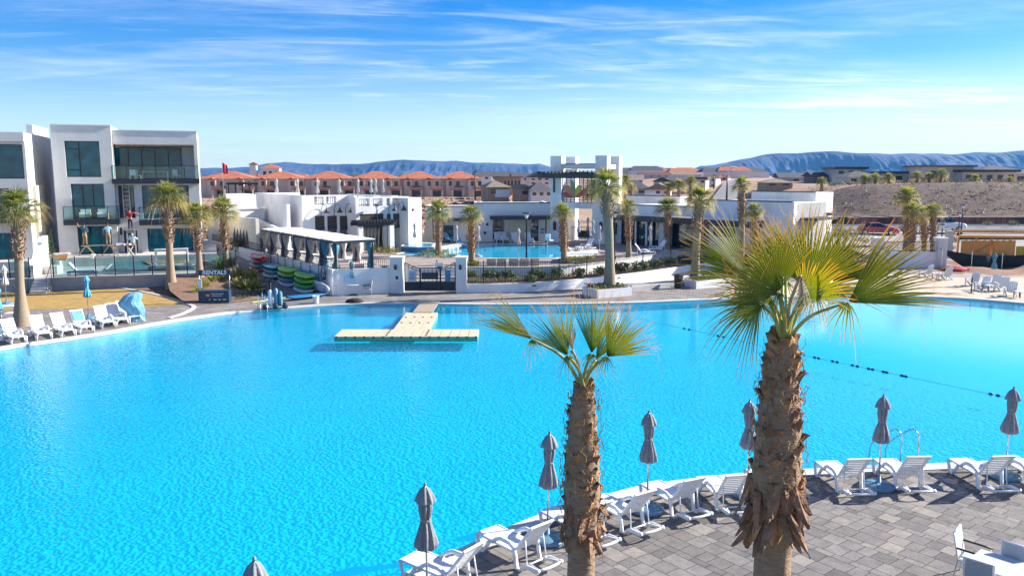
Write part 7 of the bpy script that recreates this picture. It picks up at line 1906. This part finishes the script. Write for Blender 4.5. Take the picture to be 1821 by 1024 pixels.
H = [ # label, px0, px1, base, eave, ridge, Y, deg, wall, roof, kind, depth, nwin, storeys, garage
 ('tan house with a low sloping tan roof just right of the last townhouse', 868, 905, 351, 333, 322, 160, 10, 'tan', roof_tan, 'hip', 10, 2, 1, .7),
 ('tall blank tan house wall with a row of small vents, above the low tan house', 895, 926, 340, 316, 314, 190, 14, 'tan', roof_tan, 'flat', 9, 5, 1, None),
 ('stone-clad tan house with a chimney-like gable left of the tower', 924, 943, 352, 336, 328, 155, 10, 'stone', roof_tan, 'cross', 8, 1, 1, None),
 ('white house with a big dark grey hip roof immediately left of the tower', 944, 982, 353, 339, 325, 150, 4, 'white', roof_grey, 'hip', 11, 3, 1, None),
 ('white house with dark roof peeping over the last townhouse', 846, 872, 322, 313, 305, 300, 8, 'white', roof_grey, 'gable', 10, 2, 1, None),
 ('white house with dark roof and white gable behind the tan vented wall', 873, 912, 322, 314, 305, 310, 6, 'white', roof_grey, 'gable', 10, 3, 1, None),
 ('small cream house with dark roof left of the tower, in the far rows', 913, 942, 324, 315, 307, 280, 6, 'cream', roof_grey, 'gable', 10, 2, 1, None),
 ('pale two-storey house with dark gable touching the tower pergola', 942, 978, 330, 316, 305, 230, 5, 'sand', roof_grey, 'cross', 10, 3, 2, None),
 ('long low house with terracotta ridge just right of the tower', 1100, 1142, 336, 321, 311, 215, -8, 'brown', roof_tan, 'gable', 12, 3, 1, None),
 ('cream gabled house with slate roof behind the raised roof block, left side', 1112, 1150, 349, 335, 322, 150, -10, 'sand', roof_grey, 'hip', 9, 2, 1, None),
 ('cream house with a wide front gable and garage behind the raised roof block', 1148, 1192, 349, 337, 326, 148, -12, 'sand', roof_tan, 'cross', 10, 3, 1, .3),
 ('grey house with a gable window above the cream garage house', 1162, 1192, 336, 323, 315, 190, -10, 'grey', roof_grey, 'cross', 10, 1, 1, None),
 ('pale house with a long slate roof above the small distant palms', 1190, 1232, 335, 321, 312, 200, -12, 'white', roof_grey, 'gable', 11, 3, 1, None),
 ('house with red-brown roof in the farthest row right of the tower', 1138, 1192, 316, 312, 307, 330, -5, 'cream', roof_dark, 'gable', 10, 4, 1, None),
 ('white two-storey townhouse left of the tall street light', 1252, 1272, 336, 316, 311, 190, -20, 'white', roof_dark, 'gable', 10, 2, 2, None),
 ('cream two-storey townhouse right behind the tall street light', 1273, 1292, 331, 315, 309, 215, -20, 'cream', roof_dark, 'hip', 10, 2, 2, None),
 ('white townhouse with warm brown trim and dark flat roof beside the street', 1232, 1254, 338, 319, 315, 178, -18, 'sand', roof_grey, 'flat', 9, 2, 2, None),
 ('long dark-roofed house in the far rows left of the big mountain', 1195, 1250, 314, 311, 306.5, 360, -5, 'white', roof_tan, 'gable', 12, 4, 1, None),
 ('low pinkish house at the left end of the hilltop', 1362, 1408, 333, 325, 318, 150, -8, 'tan', roof_tan, 'hip', 10, 2, 1, None),
 ('white hilltop house with a front gable and a little cupola', 1388, 1442, 326, 316, 307, 175, -10, 'white', roof_grey, 'gable', 10, 3, 1, .3),
 ('dark-roofed low house left of the two-storey flat-roofed hilltop house', 1449, 1487, 325, 314, 305, 160, -6, 'brown', roof_grey, 'gable', 9, 2, 1, None),
 ('two-storey hilltop house with a flat dark roof', 1486, 1536, 328, 301, 297, 155, -6, 'grey', black_trim, 'flat', 9, 3, 2, None),
 ('hilltop house with a broad grey hip roof above a white wall', 1508, 1567, 329, 315, 304, 140, -8, 'white', roof_grey, 'hip', 11, 3, 1, None),
 ('low cream hilltop house with a dark roofline behind dry palms', 1566, 1628, 328, 309, 305, 150, -6, 'sand', roof_grey, 'flat', 9, 3, 1, None),
 ('large boxy tan hilltop house without visible roof', 1637, 1727, 328, 297, 295.5, 142, -10, 'sand', roof_tan, 'flat', 10, 2, 1, None),
 ('hilltop house with a dark flat roof over a deep porch', 1712, 1803, 329, 306, 302, 138, -6, 'sand', black_trim, 'flat', 9, 5, 1, None),
 ('grey-roofed house behind the deep-porch hilltop house', 1748, 1814, 320, 303, 294, 165, -6, 'grey', roof_grey, 'hip', 10, 2, 1, None),
 ('pale hilltop house cut by the right photo edge', 1802, 1870, 329, 309, 301, 139, -6, 'sand', roof_grey, 'gable', 10, 3, 1, None)]
for h in H:
    h = list(h); h[8] = W_[h[8]]; house(*h)
rd = random.Random(77)
fm = MB(); fr2 = MB(); fr3 = MB()      # dim far-off rows of houses nobody could count
for i in range(150):
    px = rd.choice([rd.uniform(300, 990), rd.uniform(1100, 1330)]); Y = rd.uniform(380, 800); p = D(px, 312, Y); z = terr(p.x, Y) - .3; w_, d_ = rd.uniform(9, 16), rd.uniform(8, 12); h = rd.uniform(2.4, 4.4)
    fm.bb(p.x, p.x + w_, Y, Y + d_, z, z + h); (fr2 if rd.random() < .6 else fr3).add([(p.x - .5, Y - .5, z + h), (p.x + w_ + .5, Y - .5, z + h), (p.x + w_ + .5, Y + d_, z + h), (p.x - .5, Y + d_, z + h), (p.x + 2, Y + d_ / 2, z + h + 2), (p.x + w_ - 2, Y + d_ / 2, z + h + 2)], [(0, 1, 5, 4), (2, 3, 4, 5), (0, 4, 3), (1, 2, 5)])
for n_, mb, mt in (('distant_houses', fm, W_['white']), ('distant_roofs', fr2, roof_grey), ('distant_roofs', fr3, roof_tile)): struct(n_, mb, mt, kind='stuff')
# scrub and boulders on the desert
bs_ = MB(); bs3 = MB(); sc2 = MB(); sc2.tip = []
def terr_pt(px0, px1, y0, y1):
    Y = rd.uniform(y0, y1); x = D(rd.uniform(px0, px1), 330, Y).x; return V3((x, Y, terr(x, Y)))
for i in range(1500):
    q = terr_pt(*rd.choice([(1470, 1840, 113, 130), (1470, 1840, 113, 130), (355, 480, 97.5, 160), (740, 900, 97.5, 170), (480, 980, 150, 196), (1090, 1330, 100, 150)])); r = rd.uniform(.2, .7); tgt = bs_
    if q.x > 44 and q.y < 131: r *= .34; tgt = bs3
    tgt.lathe([(0, -.1), (r, 0), (r * .9, r * .5), (0, r * .8)], 6, tuple(q), cap=False, fold=lambda j, k, i=i: 1 + .4 * noise.noise((j * 1.3, k * 2, i)))
for i in range(1100):
    q = terr_pt(*rd.choice([(1480, 1840, 113, 130), (355, 480, 98, 180), (740, 985, 98, 175), (480, 870, 170, 199), (1090, 1340, 100, 170), (1440, 1840, 131, 139), (1330, 1500, 100, 111)])); r = rd.uniform(.3, .9)
    for k in range(16):
        v = V3((rd.gauss(0, 1), rd.gauss(0, 1), abs(rd.gauss(0, 1)))).normalized() * r * rd.uniform(.4, 1); s = V3((rd.gauss(0, 1), rd.gauss(0, 1), rd.gauss(0, 1))).normalized() * .16; o = len(sc2.v)
        sc2.v += [tuple(q + v - s), tuple(q + v * 1.25), tuple(q + v + s)]; sc2.f.append((o, o + 1, o + 2)); sc2.tip += [rd.random()] * 3
struct('boulders', bs_, pm('red_rock', (.34, .20, .13), .9, .3, 1), kind='stuff'); struct('slope_rocks', bs3, pm('slope_rock', (.15, .10, .08), .9, .5, 1), kind='stuff'); struct('desert_scrub', sc2, olive_leaf, kind='stuff')
struct('green_lawn', MB().poly([P(*p, 1.22) for p in [(358, 403), (395, 403), (395, 392), (358, 392)]]), green_lawn)
t = thing('timber_fence', 'reddish timber fence beyond the green lawn right of the villa', 'fence', P(375, 393, 1.2)); a, b = P(352, 392, 1.2), P(398, 391, 1.2); m = MB()
for i in range(26): p = a.lerp(b, i / 25); m.bar(p, p + V3((0, 0, 1.9)), (b - a).length / 27, .05)
m.build('boards', wood, t, world=True); MB().bar(a + V3((0, .1, 1.5)), b + V3((0, .1, 1.5)), .1, .1).build('rail', wood, t, world=True)
t = thing('steel_pergola', 'black steel pergola on the desert slope below the left townhouses', 'pergola', D(425, 346, 112)); m = MB(); a, b = D(407, 346, 112), D(444, 346, 112)
for k in range(4):
    for dy in (0, 3): p = a.lerp(b, k / 3) + V3((0, dy, -.6)); m.bar(p, p + V3((0, 0, 2.0)), .12)
m.build('posts', black_metal, t, world=True); m = MB()
for dy in (0, 3): m.bar(a + V3((-.3, dy, 1.45)), b + V3((.3, dy, 1.45)), .12, .2)
for k in range(9): p = a.lerp(b, k / 8) + V3((0, -.4, 1.62)); m.bar(p, p + V3((0, 3.8, 0)), .1, .12)
m.build('beams', black_metal, t, world=True)
# flag, poles
p = D(396, 308, 190); t = thing('flagpole', 'tall flagpole with a hanging red and white flag beyond the villa', 'flagpole', (p.x, 190, 2)); zt2 = D(396, 289, 190).z; MB().tube([(0, 0, 0), (0, 0, zt2 - 1.5)], .06, 6).build('pole', steel, t)
m = MB(); zf = zt2 - 2; n = 8
for i in range(n + 1): x = i / n; m.v += [(x * 1.1, .25 * sin(x * 9), zf - .6 * x), (x * 1.25, .25 * sin(x * 9 + .5), zf - 2.3 - .9 * x * (1 - x) * 2)]
for i in range(n): m.f.append((2 * i, 2 * i + 2, 2 * i + 3, 2 * i + 1))
fg = m.build('flag', pm('flag_red', (.5, .03, .06), .8, .5, 1.5), t)
def street_light(label, px, pb, pt2, Y, arm=True):
    p = D(px, pb, Y); t = thing('street_light', label, 'street light', p, 0, 'tall street lights beyond the clubhouse'); h = D(px, pt2, Y).z - p.z
    MB().tube([(0, 0, 0), (0, 0, h)], [.13, .07], 8).build('pole', black_metal, t, True)
    if arm: MB().tube([(0, 0, h - .2), (.25, 0, h + .5), (.7, 0, h + 1.0)], .05, 6).build('arm', steel, t); MB().box((.75, 0, h + 1.0), (.7, .25, .1)).build('lamp_head', steel, t)
    else: MB().box((0, 0, h + .05), (.5, .3, .1)).build('lamp_head', black_metal, t)
street_light('tall street light with a bent pale arm beside the climbing street', 1292, 359, 311, 102); street_light('dark slender pole in front of the rightmost townhouse', 845, 358, 306, 120, False); street_light('short dark post among the townhouses left of the bent street light', 1269, 336, 312, 160, False)
# climbing street behind the clubhouse
m = MB()
for i in range(9):
    Y = 99 + i * 12; a, b = D(1262 + i * 4.2, 330, Y).x - 3 + i * .3, D(1322 + i * .4, 330, Y).x; m.v += [(a, Y, terr(a, Y) + .45), (b, Y, terr(b, Y) + .45)]
for i in range(8): m.f.append((2 * i, 2 * i + 1, 2 * i + 3, 2 * i + 2))
struct('street', m, road_mat)
# small palms far off
def far_palm(label, px, pb, pt2, cw, Y, sd): 
    B = D(px, pb, Y); t = thing('small_palm', label, 'palm tree', B, 0, 'small palms among the distant houses'); h = max(.4, D(px, pt2, Y).z - B.z)
    MB().tube([(0, 0, -.8), (0, 0, h * .5), (0, 0, h)], [.3, .24, .22], 8).build('trunk', palm_bark, t, True)
    c = bpy.data.objects.new('crown', CROWNS[sd % 4]); COL.objects.link(c); c.parent = t; s = cw * Y / F / 3; c.scale = (s, s, s); c.location = (0, 0, h); c.rotation_euler = (0, 0, sd)
for i, a in enumerate([('small palm close to the right side of the tower, the lower one', 1103, 352, 330, 24, 118), ('small palm a little right of the tower pillar, the taller one', 1112, 350, 322, 30, 120), ('small palm at the left corner of the slate-roofed cream house', 1123, 350, 333, 22, 122), ('small palm before the wide gable garage house, leftmost of three', 1188, 349, 334, 26, 118), ('small palm before the slate-roofed pale house, middle of three', 1207, 349, 332, 34, 118), ('small palm before the slate-roofed pale house, rightmost of three', 1228, 346, 324, 30, 122),
                       ('small palm on the left part of the hilltop edge', 1461, 332, 324, 24, 132), ('small palm before the grey hip roof on the hilltop, left one', 1537, 331, 320, 28, 132), ('small palm before the grey hip roof on the hilltop, middle one', 1556, 331, 320, 30, 132), ('small palm before the low cream hilltop house', 1580, 331, 318, 26, 132), ('small palm at the left corner of the boxy tan hilltop house', 1630, 331, 315, 28, 132), ('small palm in the middle of the boxy tan hilltop house', 1651, 331, 317, 28, 132), ('small palm at the right part of the boxy tan hilltop house', 1673, 331, 312, 30, 132), ('small palm before the deep-porch hilltop house', 1733, 331, 320, 26, 132), ('small bushy palm near the right end of the hilltop porch', 1795, 331, 323, 24, 132)]): far_palm(*a, i)

# ================================================================== right-hand side: street, parking, cars
m = MB(); rows_ = [(64, 34, .02), (74, 30, .05), (84, 33, .45), (94, 34, .95), (101, 34, 1.22)]
for y, x, z in rows_: m.v += [(x, y, z), (140, y, z)]
for i in range(4): m.f.append((2 * i, 2 * i + 1, 2 * i + 3, 2 * i + 2))
struct('parking_lot', m, road_mat)
struct('hillside_road', MB().poly([(30, 101.02, 1.30), (170, 101.02, 1.30), (170, 108.6, 1.36), (30, 108.6, 1.36)]), asphalt)
t = thing('block_wall', 'long reddish rough block wall at the foot of the gravel slope', 'retaining wall', (80, 110, 1)); m = MB()
for i in range(60): x = 41 + i * 2; m.bb(x, x + 1.995, 109.6 + .12 * noise.noise((i * .9, 0, 0)), 112.6, .8, 2.45 + .22 * noise.noise((i * .7, 3, 0)))
m.build('blocks', wallblock, t, world=True)
struct('road_kerb', MB().bb(30, 170, 108.62, 108.95, .9, 1.52), concrete)
def car(label, pos, rz, paint, suv, nm):
    t = thing(nm, label, 'car', pos, rz, None); L_, w_ = 4.6, 1.85
    pr = [(-2.25, .35), (-2.3, .75), (-2.2, .98), (-1.3, 1.05), (1.15, 1.02), (2.0, .86), (2.28, .65), (2.25, .35)]
    if suv: pr = [(-2.3, .4), (-2.32, 1.0), (-2.2, 1.12), (1.1, 1.14), (2.05, 1.02), (2.3, .75), (2.25, .4)]
    m = MB(); n = len(pr)
    for y, k in ((-w_ / 2, .97), (-w_ / 2 + .08, 1.0), (w_ / 2 - .08, 1.0), (w_ / 2, .97)): m.v += [(x * k, y, z if z < .5 or k == 1 else z - .05) for x, z in pr]
    m.f = [tuple(range(n)), tuple(range(3 * n, 4 * n))[::-1]]
    for s in range(3):
        for i in range(n): j = (i + 1) % n; m.f.append((s * n + i, (s + 1) * n + i, (s + 1) * n + j, s * n + j))
    m.build('body', paint, t, False)
    cp = [(-2.15, 1.06), (-1.75, 1.72), (.2, 1.74), (1.15, 1.1)] if suv else [(-1.95, .99), (-1.1, 1.42), (.1, 1.44), (1.15, 1.0)]
    m = MB()
    for y, k in ((-.80, 1.0), (-.66, .96), (.66, .96), (.80, 1.0)): m.v += [(x, y if z < 1.2 else y * .84, z) for x, z in cp]
    m.f = [(0, 1, 2, 3), (15, 14, 13, 12)] + [(s * 4 + i, (s + 1) * 4 + i, (s + 1) * 4 + i + 1, s * 4 + i + 1) for s in range(3) for i in range(3)]
    g = m.build('cabin_windows', dark_glass, t); m = MB(); zt3 = cp[1][1]; m.bb(cp[1][0] + .02, cp[2][0], -.66, .66, zt3 - .01, zt3 + .035); m.build('roof', paint, t)
    for x in (-1.4, 1.42):
        for y in (-w_ / 2 + .1, w_ / 2 - .1):
            o = MB().lathe([(.1, -.11), (.33, -.11), (.35, 0), (.33, .11), (.1, .11)], 18).xform(Matrix.Translation((x, y, .35)) @ Matrix.Rotation(pi / 2, 4, 'X')).build('wheel', black_trim, t, True)
            MB().lathe([(.02, -.125), (.2, -.12), (.2, .12), (.02, .125)], 12).xform(Matrix.Translation((x, y, .35)) @ Matrix.Rotation(pi / 2, 4, 'X')).build('rim', steel, o)
    for y in (-.65, .65):
        MB().bb(2.20, 2.29, y - .2, y + .2, .62, .74).build('headlight', lgt, t); MB().bb(-2.33, -2.24, y - .18, y + .18, .78, .92).build('taillight', BM['red'], t)
car('red car parked behind the white pillar, left of the palm clump', P(1562, 418, .95), R(-28), pm('red_paint', (.40, .01, .04), .25, .1, 2, spec=.8), False, 'parked_car')
car('white SUV on the road beside the palm clump', P(1678, 411.5, 1.3), R(-12), pm('white_car_paint', (.75, .76, .78), .3, .04, 2, spec=.8), True, 'parked_car')
lamp_post('black double lamp post before the gravel slope, taller one', 1709, 417, 1.1, 364); lamp_post('black double lamp post before the gravel slope, shorter one', 1704, 419, 1.05, 378); lamp_post('black lamp post rising right behind the fence pillar', 1673, 447, .5, 398)
# pillars, wall and fence of the parking edge
yw = 70.5
t = thing('parking_wall', 'low white wall with black railings between two pillars before the parking lot', 'wall', D(1615, 465, yw)); xa, xb = D(1559, 460, yw).x, D(1671, 460, yw).x; zf = lambda py: D(1600, py, yw).z
MB().bb(xa + .42, xb - .4, yw - .15, yw + .15, -.02, zf(448)).build('wall', white_paint, t, world=True)
for x in (xa, xb): 
    pl_ = MB().bb(x - .40, x + .40, yw - .4, yw + .4, -.02, zf(424.5)).build('pillar', stucco, t, world=True); MB().bb(x - .46, x + .46, yw - .46, yw + .46, zf(424.5), zf(422.5) + .02).build('cap', white_paint, pl_, world=True)
m = MB(); n = 44
for i in range(n): x = xa + .5 + (xb - xa - 1) * i / (n - 1); m.bb(x - .015, x + .015, yw - .015, yw + .015, zf(448), zf(429.5))
for z in (zf(430), zf(446)): m.bb(xa + .41, xb - .41, yw - .02, yw + .02, z - .025, z + .025)
m.build('railing', black_metal, t, world=True)
# construction corner
t = thing('timber_enclosure', 'fresh orange timber enclosure with open beams at the right edge', 'enclosure', D(1760, 452, 78)); Yc = 78; zc = lambda py: D(1760, py, Yc).z; XC = lambda px: D(px, 440, Yc).x
m = MB(); n = 26
for i in range(n):
    if i == 14: continue
    x = XC(1709) + (XC(1806) - XC(1709)) * i / n; m.bb(x, x + (XC(1806) - XC(1709)) / n - .02, Yc, Yc + .05, .2, zc(428) + .03 * ((i * 7) % 3))
m.build('boards', wood_orange, t, world=True)
for py in (413.5, 421): MB().bar((XC(1706), Yc + (.3 if py > 415 else 1.6), zc(py)), (XC(1900), Yc + (.3 if py > 415 else 1.6), zc(py) - .1), .16, .22).build('beam', wood_orange, t, world=True)
for px in (1706, 1738, 1766, 1800, 1830, 1860): MB().bar((XC(px), Yc + .3, 0), (XC(px), Yc + .3, zc(421) - .11), .16).build('post', wood_orange, t, world=True)
MB().bar((XC(1690), Yc + .35, 0), (XC(1690), Yc + .35, zc(411)), .55).build('corner_pier', stucco_warm, t, world=True)
MB().bb(XC(1706), XC(1900), Yc + .42, Yc + .45, zc(427), zc(422.5)).build('black_netting', black_trim, t, world=True); MB().bar((XC(1735), Yc - .08, zc(448)), (XC(1768), Yc - .08, zc(430)), .12, .05).build('brace', wood, t, world=True)
MB().bb(XC(1808), XC(1860), Yc + .05, Yc + .1, .3, zc(438)).build('yellow_panel', pm('yellow_panel', (.6, .36, .02), .6, .1, 3), t, world=True)
Yn = 70; m = MB(); n = 24; A0, A1 = D(1672, 442, Yn), D(1900, 458, Yn)
for i in range(n + 1):
    f = i / n; tp = A0.lerp(A1, f); tp.z -= .35 * sin(pi * min(1, f * 1.5)) if f < .66 else 0; px = 1672 + 228 * f
    low_ = .02 + 1.45 * min(1, f / .24) - .55 * max(0, f - .24) / .42 if f < .66 else .92
    y = Yn + .25 * sin(f * 17); m.v += [(tp.x, y, tp.z), (tp.x, y + .22 * sin(f * 30), tp.z - low_ * .55), (tp.x, y + .1, tp.z - low_)]
for i in range(n):
    for k in range(2): m.f.append((3 * i + k, 3 * i + 3 + k, 3 * i + 4 + k, 3 * i + 1 + k))
sn = thing('shade_netting', 'black shade netting sagging between posts before the timber enclosure', 'netting', (A0.x, Yn, 0)); m.build('netting', pm('black_net', (.012, .022, .028), .9, .3, 2, .3, 6), sn, True, world=True)
for px, a, b in ((1725, 446, 486), (1779, 449, 486), (1672, 440, 486), (1850, 452, 488)): x = D(px, 450, Yn).x; MB().tube([(x, Yn - .35, 0), (x, Yn - .35, D(px, a, Yn).z)], .035, 6).build('post', steel, sn, world=True)
dirt = pm('bare_dirt', (.26, .14, .085), .95, .3, .8, .6, 5)
m = MB(); nx, ny = 36, 16; xa, xb = D(1672, 480, 66).x, 66
for j in range(ny + 1):
    for i in range(nx + 1): x = xa + (xb - xa) * i / nx; y = 65 + 12.5 * j / ny; m.v.append((x, y, .02 + .8 * max(0, noise.noise((x * .3, y * .3, 7)) + .25) * sst(0, .25, i / nx) * sst(0, .2, j / ny)))
for j in range(ny):
    for i in range(nx): a = j * (nx + 1) + i; m.f.append((a, a + 1, a + nx + 2, a + nx + 1))
struct('bare_dirt', m, dirt, True)
q = P(1698, 482); t = thing('red_tarp', 'heap of red sheeting on the dirt below the black netting', 'sheeting', q); m = MB(); m.lathe([(1.1, 0), (1.0, .25), (.5, .42), (0, .46)], 16, cap=False, fold=lambda j, i: 1 + .35 * noise.noise((j * .9, i * 2, 3))); m.build('sheet', pm('dull_red', (.40, .05, .05), .8, .2, 4), t)
# beach
bp_ = [P(*p, .016) for p in [(1285, 531.5), (1330, 529.5), (1420, 527), (1520, 525.5), (1600, 525.5), (1680, 528), (1740, 531.5), (1821, 538.5), (1900, 547.5), (2050, 569)]]
bp_ = [p + V3((0, .35, 0)) for p in bp_] + [V3((62, 40, .016)), V3((62, 64.8, .016)), V3((33, 66.2, .016)), V3((28, 66, .016)), P(1290, 516, .016)]
struct('sand_beach', MB().poly(bp_), sand_mat)
wood_grey = pm('pale_blue_plastic_wood', (.52, .58, .66), .6, .06, 6)
def adirondack(label, pos, rz):
    t = thing('adirondack_chair', label, 'beach chair', pos, rz, 'pale slatted chairs on the sand'); m = MB()
    for i in range(5): m.box((0, -.02 + i * .11 - .22, .34 - i * -.015), (.54, .09, .025))
    m.build('seat', wood_grey, t); m = MB()
    for i in range(5): x = -.24 + i * .12; m.box((x, .42, .66), (.105, .03, .86 - abs(i - 2) * .06), M=Matrix.Rotation(-.32, 3, 'X'))
    m.build('backrest', wood_grey, t)
    for s in (-1, 1):
        MB().box((s * .36, .02, .56), (.15, .72, .03)).build('armrest', wood_grey, t); MB().bb(s * .31 - .03, s * .31 + .03, -.32, -.26, 0, .54).build('leg', wood_grey, t); MB().bar((s * .30, -.1, .32), (s * .30, .55, .02), .05, .09).build('leg', wood_grey, t)
    return t
ad0 = None
for i, (px, py, rz, lab) in enumerate([(1680, 497, pi + .1, 'pale beach chair in front of the red sheeting'), (1645, 493, pi + .4, 'pale beach chair beside the pillar at the parking wall, behind the frond'), (1728, 508, pi, 'pale beach chair directly behind the thin black post on the sand'), (1745, 516, pi + .1, 'pale beach chair just right of the thin black post'), (1765, 511, pi, 'pale beach chair at the foot of the beach umbrella'), (1781, 517, pi - .2, 'pale beach chair right of the beach umbrella, the farther of two'), (1796, 526, pi - .35, 'pale beach chair nearest the water at the right photo edge')]):
    if ad0 is None: ad0 = adirondack(lab, P(px, py), rz)
    else: dup(ad0, P(px, py), rz, lab)
for px, py, lab in ((1666, 496, 'small white side table left of the chair before the red sheeting'), (1757, 518, 'small white side table between the beach chairs and umbrella'), (1813, 530, 'small white side table at the right photo edge on the sand')):
    t = thing('beach_table', lab, 'side table', P(px, py), .3, 'side tables on the sand'); MB().bb(-.28, .28, -.28, .28, .42, .46).build('tabletop', white_paint, t)
    for x in (-.24, .24):
        for y in (-.24, .24): MB().bb(x - .02, x + .02, y - .02, y + .02, 0, .42).build('leg', dark_brown, t)
bu = make_umbrella('beach_umbrella', 'closed grey-green umbrella standing on the sand at the right', teal_canvas, 2.4, True, grey_conc, seed=12); q = P(1765, 507); bu.location = (q.x, q.y, 0)
q = P(1727, 522); t = thing('post_sign', 'thin black post with a small crossbar standing on the sand', 'post', q); MB().tube([(0, 0, 0), (0, 0, 1.15)], .04, 6).build('post', black_metal, t); MB().lathe([(.2, 0), (.2, .03), (.05, .05)], 12).build('base', black_metal, t)
for i, (px, py, z, r, h, lab) in enumerate([(1452, 436, .5, 1.3, 1.3, 'dry bush right of the big clubhouse block'), (1480, 432, .6, 1.5, 1.6, 'dry leafless-looking bush behind the foreground fan, left of the red car'), (1508, 428, .7, 1.4, 1.4, 'dry bush left of the red car, nearer the car'), (1532, 440, .4, 1.2, 1.0, 'low dry bush left of the white parking pillar'), (1598, 412, 1.1, 1.0, .7, 'low green bush right behind the red car'), (1700, 434, .5, 1.0, .8, 'low bush between the pillar and the timber enclosure'), (1690, 447, .3, .9, .7, 'small bush at the corner of the timber enclosure'),
                                              (1480, 386, 2.0, 1.2, .9, 'dark bush on the gravel slope above the road'), (1756, 402, 1.5, .9, .7, 'yellowish bush at the foot of the block wall, left one'), (1803, 402, 1.5, .9, .7, 'yellowish bush at the foot of the block wall, right one')]): shrub(P(px, py, z), r, h, lab, 'bush', OLM, 'dry_bush', 'bushes round the parking lot', i)
